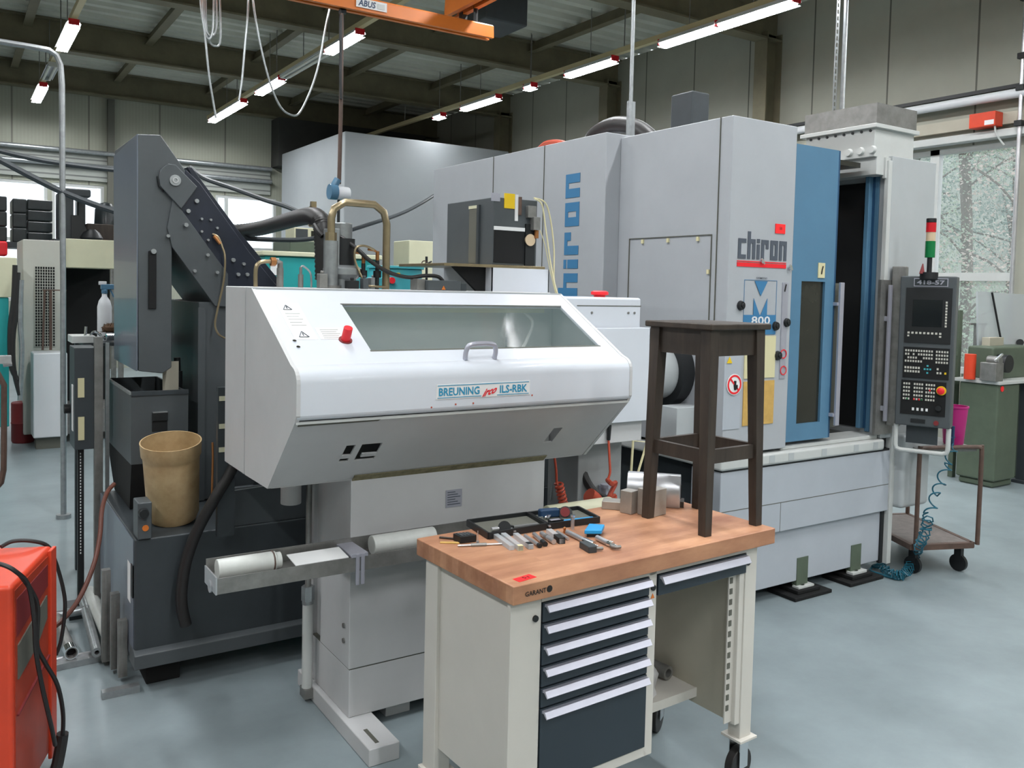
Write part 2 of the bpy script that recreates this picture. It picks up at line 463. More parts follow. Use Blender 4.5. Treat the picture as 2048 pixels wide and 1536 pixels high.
# back wall with three windows
def bx(px, py=400): return q_
W = [(0.546, 1.550), (1.625, 2.519), (4.628, 5.897)]
wbz0, wbz1 = 1.3, 3.542
b = MB()
xs = [-6.2] + [c for ab in W for c in ab] + [XW]
for i in range(0, len(xs), 2):
    b.box((xs[i], YB, 0), (xs[i + 1], YB + 0.15, ZD))
for a, c in W:
    b.box((a, YB, 0), (c, YB + 0.15, wbz0)).box((a, YB, wbz1), (c, YB + 0.15, ZD))
struct(b.build('wall_back', 'wallx', smooth=0))
for i, (a, c) in enumerate(W):
    f = MB(); y0, y1 = YB + 0.01, YB + 0.09
    f.box((a, y0, wbz0), (a + 0.05, y1, wbz1)).box((c - 0.05, y0, wbz0), (c, y1, wbz1)).box((a + 0.05, y0, wbz0), (c - 0.05, y1, wbz0 + 0.06)).box((a + 0.05, y0, wbz1 - 0.05), (c - 0.05, y1, wbz1))
    f.box((a + 0.05, y0, 2.42), (c - 0.05, y1, 2.48))
    if i == 2: f.box((a + 0.20, y0, wbz0 + 0.06), (a + 0.26, y1, wbz1 - 0.05))
    w = struct(f.build('window_%d' % (i + 2), 'rim', smooth=0))
    MB().box((a + 0.05, y0 + 0.03, wbz0 + 0.06), (c - 0.05, y0 + 0.04, wbz1 - 0.05)).build('pane', 'glass', w, smooth=0)
# ribbed band over the back windows with two galvanised rails
zb0, zb1 = 3.615, 4.128
struct(MB().box((-6, YB - 0.06, zb0), (5.75, YB, zb1)).build('trim_%d' % k, 'ribbed', smooth=0)); k += 1
for zz in (zb1 + 0.02, zb1 - 0.24):
    struct(MB().cyl((-6, YB - 0.14, zz), (5.75, YB - 0.14, zz), 0.045).build('trim_%d' % k, 'galv')); k += 1
# dark posts on the back wall
for px in (226, 22):
    pass
struct(MB().box((2.629 - 0.06, YB - 0.14, 0), (2.629 + 0.06, YB, ZB)).build('trim_%d' % k, M['seam'], smooth=0)); k += 1
# dark panel painted for the shaded depth above the partition block
struct(MB().box((5.78, 18.0, 4.2), (XW - 0.4, YB, ZB)).build('wall_back_shade', 'bay_shade', smooth=0))
# walls that close the hall beside and behind the camera
struct(MB().box((-6.35, -6, 0), (-6.2, YB + 0.15, ZD)).build('wall_left', 'wall', smooth=0))
struct(MB().box((-6.2, -6.15, 0), (XW + 0.15, -6, ZD)).build('wall_front', 'wallx', smooth=0))
# light grey partition block in the far corner
PX, PY = 5.833, 14.5
PZ = 4.434
b = MB().box((PX, PY, 0), (XW - 0.35, 17.95, PZ))
struct(b.build('wall_partition', 'partition', bev=0.02))

# ------------------------------------------------------------------ luminaires
ZL = 4.85
def rail(x, y0, y1, label):
    t = thing('light_rail', label, 'light rail', (x, y0, ZL), 0, None)
    MB().box((x - 0.035, y0, ZL + 0.05), (x + 0.035, y1, ZL + 0.12)).build('housing', 'fixture', t, smooth=0)
    b = MB()
    yy = y0 + 0.8
    while yy < y1:
        b.tube([(x, yy, ZL + 0.11), (x, yy, ZD - 0.02)], 0.008, 6); yy += 2.2
    b.build('suspension_rod', 'steel_d', t)
    return t
def lum(x, ya, yb, label, on=True, watt=60, two=True, group=None):
    t = thing('fluorescent_luminaire', label, 'ceiling light', (x, ya, ZL), 0, group)
    hw = 0.085
    MB().prism([(x - hw, ZL - 0.005), (x - 0.05, ZL + 0.05), (x + 0.05, ZL + 0.05), (x + hw, ZL - 0.005), (x + hw - 0.006, ZL - 0.005), (x + 0.045, ZL + 0.042), (x - 0.045, ZL + 0.042), (x - hw + 0.006, ZL - 0.005)], 'Y', ya, yb).build('reflector', 'white', t, smooth=0)
    for s in ((-1, 1) if two else (0,)):
        MB().cyl((x + s * 0.042, ya + 0.02, ZL - 0.004), (x + s * 0.042, yb - 0.02, ZL - 0.004), 0.019 if two else 0.024, n=10).build('tube', 'tube_on' if on else 'tube_off', t)
    for ye in (ya, yb):
        MB().box((x - 0.06, ye - 0.011, ZL - 0.02), (x + 0.06, ye + 0.011, ZL + 0.05)).build('end_cap', 'redl' if on else 'rim', t, smooth=0)
    MB().cyl((x, (ya + yb) / 2, ZL + 0.04), (x, (ya + yb) / 2, ZD + 0.005), 0.006, n=6).build('suspension_wire', 'steel_d', t)
    if on:
        ld = bpy.data.lights.new('tube_light', 'AREA'); ld.shape = 'RECTANGLE'; ld.size = 0.14; ld.size_y = abs(yb - ya)
        ld.energy = watt * abs(yb - ya); ld.color = (0.96, 0.99, 1.0); ld.spread = math.radians(170)
        lo = bpy.data.objects.new('tube_light', ld); COL.objects.link(lo); lo.parent = t; lo.location = (0, (yb - ya) / 2, -0.045)
        lo.visible_camera = True
    return t
R1, R2, R0 = 4.260, 7.517, 1.290
rail(R1, -5, 17.6, 'long ceiling rail carrying the luminaires over the feeder cabinet')
rail(R2, -5, 17.6, 'cream ceiling rail carrying the tubes along the panelled window wall')
rail(R0, -5, 17.6, 'ceiling rail carrying the short bright lights above the cream cabinet')
rail(-2.2, -5, 17.6, 'unseen ceiling rail added for extra lights beyond the orange cabinet')
r1 = [(17.369, 15.190, 'lit tube luminaire, farthest in the row over the feeder cabinet, beside the looped cable'),
      (14.333, 13.153, 'lit tube luminaire with an orange-red cap in the row over the feeder cabinet'),
      (11.212, 10.155, 'lit tube luminaire crossed by the hanging power cable, below the orange crane rail')]
for a, c, l in r1: lum(R1, c, a, l)
MB_cap = None
for a, c, l in [(14.325, 14.025, 'short lit tube end, farthest in the row along the panelled wall'),
                (13.302, 12.132, 'lit tube luminaire above the dark corner column by the panelled wall'),
                (11.322, 11.113, 'tiny lit tube end between two longer lights of the wall row'),
                (10.261, 9.187, 'lit tube luminaire ending at the thin galvanised conduit of the wall row'),
                (8.276, 7.314, 'lit tube above the tall machine cabinet, first of the two long joined ones'),
                (7.293, 6.210, 'lit tube running out of the top of the photo above the blue-doored machine')]:
    lum(R2, c, a, l, two=True, watt=50)
for a, c, l in [(17.468, 16.054, 'small far bright ceiling light above the cream cabinet, lower of the two'),
                (13.314, 11.930, 'bright square-looking ceiling light above the curved steel conduit')]:
    lum(R0, c, a, l)
lum(R0, 14.472, 15.228 + 0.3, 'unlit luminaire between the two bright lights above the cream cabinet', on=False)
lum(R1, 11.342, 13.034, 'unlit luminaire between two lit ones in the row over the feeder cabinet', on=False)
# rows go on behind the camera; the leftmost, unseen one is added for light
for x in (R0, R1, R2, -2.2):
    for yy in (6.2, 3.4, 0.6, -2.2, -4.6):
        if x == R2 and yy > 4: continue
        if x == R1 and yy > 5: yy = 5.6
        lum(x, yy, yy + 1.5, 'unseen lit ceiling luminaire of the rows above and behind the photographer', watt=60, group='luminaires outside the photo')
for yy in (9.5, 13.5):
    lum(-2.2, yy, yy + 1.5, 'unseen lit ceiling luminaire of the rows above and behind the photographer', watt=60, group='luminaires outside the photo')

# ------------------------------------------------------------------ suspended crane rails and their hangings
CZ = 3.889; CX = 3.932
t = thing('crane_rail', 'orange crane rail with a white maker plate, its end pointing to the window wall', 'crane rail', (CX, 6.5, CZ))
ch = [(-0.05, 0), (0.05, 0), (0.05, 0.01), (0.02, 0.014), (0.02, 0.045), (0.042, 0.06), (0.042, 0.12), (-0.042, 0.12), (-0.042, 0.06), (-0.02, 0.045), (-0.02, 0.014), (-0.05, 0.01)]
ch = [(-0.055, 0), (-0.02, 0), (-0.02, 0.012), (-0.042, 0.016), (-0.042, 0.09), (0.042, 0.09), (0.042, 0.016), (0.02, 0.012), (0.02, 0), (0.055, 0), (0.055, 0.03), (0.05, 0.10), (0.03, 0.115), (-0.03, 0.115), (-0.05, 0.10), (-0.055, 0.03)]
MB().prism([(6.5 + a, CZ + c) for a, c in ch], 'X', -3.0, CX).build('profile', 'crane', t, smooth=20)
px = 2.667; 
MB().plate((px, 6.438, CZ + 0.022), (0.26, 0, 0), (0, 0, 0.07), 0.003).build('maker_plate', 'paper', t, smooth=0)
text('lettering', 'ABUS', (px + 0.015, 6.435, CZ + 0.032), (0.15, 0, 0), (0, 0, 0.05), 'navy', t, bold=0.03, shear=0.2)
MB().box((px + 0.18, 6.432, CZ + 0.035), (px + 0.24, 6.436, CZ + 0.075)).build('emblem', 'rim', t, smooth=0)
CY = 6.55
c2 = (3.734, 6.846, 4.120)
t = thing('crane_runway', 'short orange crane runway rail running off the top of the photo over the crane rail', 'crane rail', c2)
MB().prism([(c2[0] + a * 1.3, c2[2] + c * 1.6) for a, c in ch], 'Y', -2.0, c2[1]).build('profile', 'crane', t, smooth=20)
MB().box((c2[0] + 0.02, c2[1] - 0.16, CZ + 0.11), (c2[0] + 0.07, c2[1] - 0.1, c2[2] + 0.02)).cyl((c2[0] + 0.045, 6.5, CZ + 0.10), (c2[0] + 0.045, 6.5, c2[2] + 0.02), 0.02).build('hanger', 'black', t)
c3 = (5.310, 8.521, 4.750)
t = thing('ceiling_heater', 'dark teal-grey ceiling unit hanging behind the crossing crane rails', 'unit heater', c3)
MB().box((c3[0] - 0.28, c3[1] - 0.1, c3[2]), (c3[0] + 0.28, c3[1] + 0.5, c3[2] + 0.55)).build('casing', M['dark2'], t, bev=0.02)
MB().tube([(c3[0] - 0.2, c3[1] + 0.2, c3[2] + 0.5), (c3[0] - 0.2, c3[1] + 0.2, ZD)], 0.012, 6).tube([(c3[0] + 0.2, c3[1] + 0.2, c3[2] + 0.5), (c3[0] + 0.2, c3[1] + 0.2, ZD)], 0.012, 6).build('hanger', 'steel_d', t)
# looped grey cables
pts = [(1.583, 6.800, 3.841), (1.616, 6.800, 3.590), (1.647, 6.800, 3.299), (1.674, 6.800, 3.135), (1.700, 6.800, 2.985)]
tag(MB().tube([(p[0], p[1], p[2]) for p in [(1.599, 6.800, 4.064)] + pts[0:]], 0.008, 6, sm=4).build('hanging_cable', 'galv'), 'thin grey cable hanging from the coil down to the farthest lit tube', 'cable')
coil = []
for i, (xa, xb, yb) in enumerate(((399, 424, 60), (403, 430, 68), (407, 433, 78), (412, 441, 88))):
    pass
b = MB()
b.tube([(1.592, 6.800, 4.026), (1.597, 6.800, 3.771), (1.609, 6.800, 3.644), (1.642, 6.800, 3.565), (1.674, 6.800, 3.656), (1.679, 6.800, 4.045)], 0.008, 6, sm=5)
b.tube([(1.608, 6.820, 4.035), (1.617, 6.820, 3.742), (1.632, 6.820, 3.627), (1.672, 6.820, 3.597), (1.705, 6.820, 3.685), (1.699, 6.820, 4.054)], 0.008, 6, sm=5)
b.tube([(1.627, 6.840, 4.045), (1.633, 6.840, 3.713), (1.655, 6.840, 3.569), (1.700, 6.840, 3.532), (1.740, 6.840, 3.602), (1.726, 6.840, 4.066)], 0.008, 6, sm=5)
tag(b.build('coiled_cable', 'galv'), 'coil of thin grey cable hung up at the top beside the crane rail', 'cable')
tag(MB().tube([(1.936, 6.800, 4.137), (1.935, 6.800, 3.835), (1.914, 6.800, 3.567), (1.893, 6.800, 3.298), (1.872, 6.800, 3.143)], 0.008, 6, sm=4).build('hanging_cable', 'galv'), 'straight thin cable ending at the near end of the farthest lit tube', 'cable')
tag(MB().tube([(1.963, 6.800, 4.142), (1.972, 6.800, 3.918), (2.017, 6.800, 3.660), (2.070, 6.800, 3.440), (2.130, 6.800, 3.256), (2.199, 6.800, 3.129), (2.272, 6.800, 3.084), (2.341, 6.800, 3.097), (2.414, 6.800, 3.237), (2.474, 6.800, 3.404), (2.514, 6.800, 3.569), (2.553, 6.800, 3.794), (2.589, 6.800, 3.968)], 0.008, 6, sm=4).build('hanging_cable', 'galv'), 'thin cable hanging in one wide loop under the lit tubes', 'cable')
# power drop with socket
d = 6.5
t = thing('power_drop', 'hanging power cable with a blue and white coupling above the bent pipe handle', 'power socket', (2.580, 6.500, 2.470))
MB().tube([(2.573, 6.500, 3.854), (2.576, 6.500, 3.651), (2.578, 6.500, 3.189), (2.575, 6.500, 2.801), (2.571, 6.500, 2.536)], 0.017, 8, sm=3).build('cable', M['rust'], t)
MB().tube([(2.553, 6.470, 3.831), (2.559, 6.470, 3.374), (2.566, 6.470, 3.190)], 0.012, 8, sm=3).build('suspension_strap', 'black', t)
c = Vector((2.580, 6.500, 2.470))
MB().cyl(c + Vector((-0.09, 0, 0)), c + Vector((-0.03, 0, 0)), 0.06).cyl(c + Vector((-0.06, 0, 0.03)), c + Vector((-0.02, 0, 0.10)), 0.03).build('blue_plug', M['blue'], t)
MB().cyl(c + Vector((-0.03, 0, -0.005)), c + Vector((0.075, 0, -0.005)), 0.055, 0.05).build('white_coupling', 'white', t, bev=0.008)
MB().tube([c + Vector((-0.01, 0, -0.05)), c + Vector((-0.01, 0, -0.65))], 0.012, 8).build('lower_cord', 'black', t)
MB().tube([(2.568, 6.520, 3.877), (2.609, 6.520, 3.885)], 0.03, 8).build('trolley', 'black', t)
# galvanised conduit bent over the aisle
t = thing('steel_conduit', 'galvanised conduit coming down from a bend above the cream cabinet', 'conduit', (0.686, 7.000, 1.229))
pts = [(-0.043, 7.000, 3.345), (0.301, 7.000, 3.361), (0.481, 7.000, 3.358), (0.599, 7.000, 3.353), (0.646, 7.000, 3.322), (0.671, 7.000, 3.260), (0.680, 7.000, 3.121), (0.682, 7.000, 2.307), (0.684, 7.000, 1.735)]
zlow = 1.157
MB().tube([Vector(p) for p in pts] + [Vector((pts[-1][0], 7.0, 0.02))], 0.02, 10).build('pipe', 'galv', t)
MB().cyl((pts[-1][0], 7.0, 0.0), (pts[-1][0], 7.0, 0.03), 0.05).build('floor_flange', 'galv', t)
# slotted rail and thin conduit rising from the tall machine to the roof
x0 = 6.903
t = thing('slotted_rail', 'galvanised slotted rail rising from behind the hood of the blue-doored machine', 'support rail', (x0, 5.2, 2.9))
zt = ZD - 0.02
xa, xb = 6.855, 6.992
b = MB().box((xa, 5.2, 0.0), (xa + 0.045, 5.206, zt)).box((xb - 0.035, 5.2, 0.0), (xb, 5.206, zt)).box((xa + 0.043, 5.2, 0.0), (xa + 0.047, 5.24, zt))
b.build('channel', 'galv', t, smooth=0)
b = MB(); z = 2.9
while z < zt - 0.06:
    b.box((xa + 0.014, 5.196, z), (xa + 0.028, 5.201, z + 0.035)); z += 0.06
b.build('slot', 'seam', t, smooth=0)
MB().tube([(xb + 0.012, 5.2, 0.0), (xb + 0.012, 5.2, zt)], 0.012, 8).build('conduit', 'galv', t)
x1 = 3.574
t = thing('thin_conduit', 'thin galvanised conduit standing behind the seam of the tall grey cabinet', 'conduit', (x1, 4.2, 2.7))
MB().tube([(3.570, 4.2, 0.0), (x1, 4.2, 3.0), (3.569, 4.2, 4.1), (3.579 + 0.02, 4.2, ZD - 0.02)], 0.012, 8).build('pipe', 'galv', t)
MB().box((3.550, 4.19, 2.5), (3.603, 4.21, 2.930)).build('channel', 'galv', t, smooth=0)
# orange junction box on the channel above the window
yj0, yj1 = 5.055, 5.339
t = thing('junction_box', 'orange junction box on the wall channel above the window', 'junction box', (9.5, yj0, 3.592))
MB().box((9.36, yj0, 3.603), (9.52, yj1, 3.759)).build('casing', 'orange', t, bev=0.008)
MB().plate((9.357, yj0 + 0.11, 3.617), (0, -0.10, 0), (0, 0, 0.05), 0.002).build('sticker', 'paper', t, smooth=0)
MB().tube([(9.4, yj0 + 0.02, 3.601), (9.42, yj0 + 0.01, 3.515), (9.47, yj0 - 0.05, 3.398)], 0.01, 6, sm=3).build('cable', 'rim', t)
# down pipe beside the window
yp = 4.841
t = thing('down_pipe', 'grey down pipe with dark clamps beside the window', 'pipe', (9.45, yp, 0))
MB().cyl((9.45, yp, 0.0), (9.45, yp, ZB), 0.022).build('pipe', 'steel', t)
for zz in (4.9, 4.3, 3.97, 3.6):
    MB().box((9.40, yp - 0.04, zz - 0.03), (XW, yp + 0.04, zz + 0.03)).build('clamp', 'black', t, bev=0.005)
# ------------------------------------------------------------------ outside
W_ = bpy.data.worlds.new('sky'); SC.world = W_; W_.use_nodes = True
nt = W_.node_tree; bg = nt.nodes['Background']
sky = nt.nodes.new('ShaderNodeTexSky'); sky.sky_type = 'HOSEK_WILKIE'; sky.turbidity = 7; sky.sun_direction = (0.3, -0.4, 0.85)
mx = nt.nodes.new('ShaderNodeMix'); mx.data_type = 'RGBA'; mx.inputs[0].default_value = 0.8
nt.links.new(sky.outputs[0], mx.inputs[6]); mx.inputs[7].default_value = (0.86, 0.93, 1.0, 1)
nt.links.new(mx.outputs[2], bg.inputs['Color']); bg.inputs['Strength'].default_value = 3.2
b = MB()
nx, ny = 12, 16
vs = [(XW + 1.0 + i * 1.6, 0 + j * 1.6, -0.1 + max(0, i - 3) ** 1.5 * 0.42 + random.uniform(-0.15, 0.15)) for i in range(nx) for j in range(ny)]
b.add(vs, [(i * ny + j, i * ny + j + 1, (i + 1) * ny + j + 1, (i + 1) * ny + j) for i in range(nx - 1) for j in range(ny - 1)])
o = b.build('grass_bank', 'ground'); o['kind'] = 'stuff'; o['label'] = 'pale grassy bank outside the window'
def tree(x, y, h, label, leaf, seed, spread=1.6, nl=1500, bare=False):
    rnd = random.Random(seed)
    zb = -0.2 + max(0, (x - XW - 1.0) / 1.6 - 3) ** 1.5 * 0.42
    t = thing('tree', label, 'tree', (x, y, zb))
    tk = MB().tube([(x, y, zb - 0.2), (x + 0.1, y - 0.05, zb + h * 0.4), (x - 0.05, y + 0.1, zb + h * 0.9)], 0.1, 8, sm=3)
    tips = []
    for i in range(16):
        z0 = zb + h * rnd.uniform(0.15, 0.85); a = rnd.uniform(0, 2 * PI); L = spread * rnd.uniform(0.5, 1)
        e = Vector((x + math.cos(a) * L, y + math.sin(a) * L, z0 + rnd.uniform(0.2, 1.1)))
        tk.tube([(x, y, z0), ((x + e.x) / 2, (y + e.y) / 2, (z0 + e.z) / 2 + 0.1), e], 0.02, 5, sm=2); tips.append((Vector((x, y, z0)), e))
    tk.build('trunk', 'bark', t)
    f = MB()
    for i in range(nl if not bare else nl // 4):
        p0, p1 = rnd.choice(tips); p = p0.lerp(p1, rnd.uniform(0.3, 1.1)) + Vector((rnd.gauss(0, .3), rnd.gauss(0, .3), rnd.gauss(0, .3)))
        s = rnd.uniform(0.02, 0.05); u = Vector((rnd.gauss(0, 1), rnd.gauss(0, 1), rnd.gauss(0, 1))).normalized(); v = u.orthogonal().normalized()
        f.add([p, p + (u + v) * s * 0.6, p + u * s * 1.6, p + (u - v) * s * 0.6], [(0, 1, 2, 3)])
    f.build('foliage', leaf, t, smooth=0)
tree(15.6, 8.9, 6.0, 'pale bushy tree straight outside the window, thick in leaf', 'skin_l', 1, nl=9000)
tree(16.6, 10.6, 7.0, 'darker green tree outside the window next to the machine side panel', 'leaf3', 2, nl=9000)
tree(14.2, 7.15, 6.5, 'bare pale-stemmed tree with brown leaves outside the window by the down pipe', 'leaf2', 3, nl=5000, spread=1.1)
tree(18.6, 9.6, 7.5, 'tall loose green tree up the bank outside the window', 'leaf3', 4, nl=9000)
tree(13.6, 8.2, 1.4, 'low pale shrub at the foot of the trees outside the window', 'skin_l', 5, spread=0.8, nl=1400)
tree(17.6, 12.4, 7.0, 'brownish tree on the bank mostly hidden by the machine', 'leaf2', 6, nl=1600)

# ================================================================== THE TALL MACHINING CENTRE
GL = {'c': ([(0, 0, .38, 2), (.38, 0, 1, .42), (.38, 1.58, 1, 2)], 1.2), 'h': ([(0, 0, .38, 2.75), (.38, 1.58, 1, 2), (.62, 0, 1, 1.58)], 1.2),
      'i': ([(0, 0, .38, 1.5), (0, 1.66, .38, 2.05)], .58), 'r': ([(0, 0, .38, 2), (.38, 1.58, .95, 2), (.6, 1.1, .95, 1.58)], 1.2),
      'o': ([(0, 0, .38, 2), (.62, 0, 1, 2), (.38, 0, .62, .42), (.38, 1.58, .62, 2)], 1.2), 'n': ([(0, 0, .38, 2), (.38, 1.58, 1, 2), (.62, 0, 1, 1.58)], 1.2)}
def block_text(name, s, o, u, v, m, parent, t=0.002):
    """square-cut machine lettering: u and v are the vectors of one unit across and up"""
    o, u, v = vec(o), vec(u), vec(v); n = u.cross(v).normalized() * t; x = 0; b = MB()
    for chh in s:
        rs, adv = GL[chh]
        for x0, y0, x1, y1 in rs:
            c = 0.12
            b.poly([o + u * (x + a) + v * bb for a, bb in ((x0, y0), (x1, y0), (x1, y1), (x0, y1))], n, t)
        x += adv
    return b.build(name, m, parent, smooth=0)

T = thing('machining_center', 'tall light grey machining centre with blue doors and stepped side cabinets', 'milling machine', (3.44, 3.22, 0))
YF = 3.22
b = MB().box((3.44, YF, 0.885), (3.95, 4.125, 2.68))
b.build('cabinet', 'chgrey', T, bev=0.006)
b = MB()
for x in (3.437,):
    yA, yB_, zt_, zb_ = 4.015, 3.344, 2.062, 1.0
    for (a, c) in (((yA, zt_), (yB_, zt_)), ((yB_, zt_), (yB_, zb_)), ((yA, zt_), (yA, zb_))):
        b.bar((x, a[0], a[1]), (x, c[0], c[1]), 0.004, 0.006, up=(1, 0, 0))
    ys = 3.305
    b.bar((x, ys, 2.68), (x, ys, 0.9), 0.004, 0.006, up=(1, 0, 0))
b.build('panel_seam', 'seam', T, smooth=0)
b = MB()
for px, py in ((3.436, 3),):
    for yy, zz in ((yA - 0.12, zt_ - 0.02), ((yA + yB_) / 2, zt_ - 0.02), (yB_ + 0.1, zt_ - 0.02), (yB_ + 0.015, zt_ - 0.2)):
        b.box((3.43, yy - 0.008, zz - 0.012), (3.44, yy + 0.008, zz + 0.012))
b.build('latch', M['cream_lbl'], T, smooth=0)
XL = 3.3275
MB().box((XL, 4.125, 0.25), (4.3, 6.35, 2.703)).build('logo_cabinet', 'chgrey', T, bev=0.006)
b = MB()
for px in (988, 1090):
    pass
for yy in (5.416, 4.772):
    b.bar((XL - 0.002, yy, 2.70), (XL - 0.002, yy, 1.4), 0.004, 0.006, up=(1, 0, 0))
b.build('logo_cabinet_seam', 'seam', T, smooth=0)
ze, zi = 2.484, 1.883
un = (ze - zi) / 3.98
yb0, yb1 = 4.375, 4.524
block_text('side_lettering', 'chiron', (XL - 0.001, yb0, zi - 2.4 * un), (0, 0, un), (0, (yb1 - yb0) / 2, 0), 'blue_print', T)
# front lettering and stripes
o_ = Vector((3.507, 3.219, 1.935)); e_ = Vector((3.892, 3.219, 1.930))
unx = (e_.x - o_.x) / 6.38
zc = 2.042
block_text('front_lettering', 'chiron', (o_.x, 3.2185, o_.z), (unx, 0, 0), (0, 0, (zc - o_.z) / 2), 'printgrey', T)
b = MB()
b.box((o_.x - 0.004, 3.2165, 1.904 - 0.011), (e_.x, 3.22, 1.904 + 0.011))
b.box((o_.x - 0.004, 3.2165, 1.922 - 0.0025), (e_.x, 3.22, 1.922 + 0.0025))
b.build('red_stripe', 'red', T, smooth=0)
# model badge
P = lambda x, z: (x, 3.2175, z)
mx0, mx1 = 3.566, 3.824
mz0, mz1, mz2 = 1.528, 1.635, 1.822
b = MB()
b.box((mx0, 3.2165, mz0), (mx1, 3.22, mz1))
mc = (mx0 + mx1) / 2; mw = mx1 - mx0
b.poly([P(mc - mw * 0.2, mz2 - 0.003), P(mc, mz2 - 0.085), P(mc + mw * 0.2, mz2 - 0.003)], (0, -1, 0), 0.0015)
for s in (-1, 1):
    b.poly([P(mc + s * mw * 0.21, mz1), P(mc + s * mw * 0.21, mz1 + 0.09), P(mc + s * 0.004, mz1)], (0, -1, 0), 0.0015)
for (xa, za, xb, zb) in ((mx0, mz2, mx1, mz2 + 0.002), (mx0, mz1, mx0 + 0.0015, mz2), (mx1 - 0.0015, mz1, mx1, mz2)):
    b.box((xa, 3.2175, za), (xb, 3.22, zb))
b.build('model_badge', 'blue_print', T, smooth=0)
text('badge_number', '800', P(mc - mw * 0.27, mz1 - 0.052) , (mw * 0.58, 0, 0), (0, 0, 0.045), 'white', T, bold=0.02, t=0.003)
text('badge_maker', 'SIEMENS', P(mc - mw * 0.16, mz2 + 0.008), (mw * 0.34, 0, 0), (0, 0, 0.010), 'printgrey', T, bold=0.01)
def card(name, x0, y0, x1, y1, m, Y=3.2175, parent=None, th=0.0025):
    MB().box((x0, Y - th, y0), (x1, Y + 0.003, y1)).build(name, m, parent or T, smooth=0)
card('cream_card', 3.585, 1.290, 3.829, 1.520, 'cream_lbl')
card('tan_card', 3.586, 1.034, 3.830, 1.274, 'tan_lbl')
card('sticker_strip', 3.870, 1.280, 3.916, 1.815, M['alu'])
card('lot_tag', 3.794, 2.083, 3.872, 2.135, 'redtag')
text('lot_number', '50', (3.823, 3.214, 2.103), (0.02, 0, 0), (0, 0, 0.016), 'black_print', T)
MB().box((3.435, 3.2165, 1.022), (3.564, 3.2205, 1.449)).build('lower_panel', 'chgrey2', T, smooth=0)
c = Vector((3.508, 3.214, 1.263))
MB().cyl(c, c + Vector((0, -0.003, 0)), 0.057, n=32).build('warning_sign', 'paper', T)
b = MB().ring(c + Vector((0, -0.003, 0)), c + Vector((0, -0.005, 0)), 0.052, 0.042, 32)
b.bar(c + Vector((-0.032, -0.004, 0.032)), c + Vector((0.032, -0.004, -0.032)), 0.009, 0.003, up=(0, 1, 0))
b.build('warning_ring', 'red', T)
b = MB(); b.tube([c + Vector((0.004, -0.003, 0.02)), c + Vector((0.002, -0.003, -0.005)), c + Vector((0.006, -0.003, -0.028))], 0.008, 8)
b.tube([c + Vector((0.012, -0.003, -0.002)), c + Vector((0.012, -0.003, -0.022))], 0.01, 8).build('warning_figure', 'black', T)
c = Vector((3.468, 3.214, 1.393))
MB().poly([c + Vector((-0.02, 0, -0.015)), c + Vector((0.02, 0, -0.015)), c + Vector((0, 0, 0.02))], (0, -1, 0), 0.002).build('warning_triangle', 'yellow', T, smooth=0)
for p in ((3.541, 3.220, 1.685), (3.821, 3.220, 1.574), (3.911, 3.220, 1.593), (3.850, 3.220, 1.410)):
    p = Vector(p); MB().cyl(p, p + Vector((0, -0.018, 0)), 0.027, 0.022, 24).cyl(p + Vector((0, -0.018, 0)), p + Vector((0, -0.024, 0)), 0.012, 0.01).build('knob', 'black', T, bev=0.002)
for p in ((3.691, 3.220, 1.925), (3.920, 3.220, 1.900)):
    p = Vector(p); MB().cyl(p, p + Vector((0, -0.015, 0)), 0.012).bar(p + Vector((-0.012, -0.014, 0.014)), p + Vector((0.012, -0.014, -0.014)), 0.01, 0.006, up=(0, 1, 0)).build('key_lock', 'chrome', T)
c = Vector((3.893, 3.213, 1.418)); d = Vector((3.897, 3.213, 1.326))
for p in (c, d):
    MB().ring(p, p + Vector((0, -0.002, 0)), 0.026, 0.021, 20).build('sticker_ring', 'red', T)
c = Vector((3.889, 3.213, 1.785))
MB().tube([c + Vector((0.006, 0, 0.02)), c + Vector((0, 0, 0.0)), c + Vector((-0.004, 0, -0.02))], 0.004, 6).build('sticker_mark', 'black_print', T)
# base with rim, panel joints and plinth
XR = 4.945
MB().prism([(3.44, YF), (XR, YF), (XR, YF + 0.9), (3.72, YF + 0.9), (3.72, YF + 0.22), (3.44, YF + 0.22)], 'Z', 0.407, 0.79).build('base', 'chgrey2', T, bev=0.006)
MB().prism([(3.47, YF + 0.03), (XR - 0.03, YF + 0.03), (XR - 0.03, YF + 0.88), (3.74, YF + 0.88), (3.74, YF + 0.22), (3.47, YF + 0.22)], 'Z', 0.085, 0.407).build('plinth', 'chgrey2', T, bev=0.004)
MB().box((3.425, YF - 0.015, 0.80), (4.86, YF + 0.9, 0.868)).build('rim', 'rim', T, bev=0.016, seg=3)
MB().box((3.45, YF + 0.004, 0.788), (XR, YF + 0.3, 0.802)).build('rim_gap', 'black', T, smooth=0)
b = MB()
b.box((3.442, YF - 0.001, 0.574), (XR, YF + 0.004, 0.578))
b.box((3.925, YF - 0.001, 0.409), (3.928, YF + 0.004, 0.574))
b.build('base_seam', 'seam', T, smooth=0)
for x in (3.80, 3.96, 4.25, 4.55, 4.74):
    MB().box((x, YF - 0.0165, 0.815), (x + 0.045, YF - 0.0145, 0.856)).build('rim_patch', 'lgrey', T, smooth=0)
MB().box((3.93, YF + 0.02, 0.868), (4.83, YF + 0.2, 0.892)).build('sill', 'rim', T, bev=0.006)
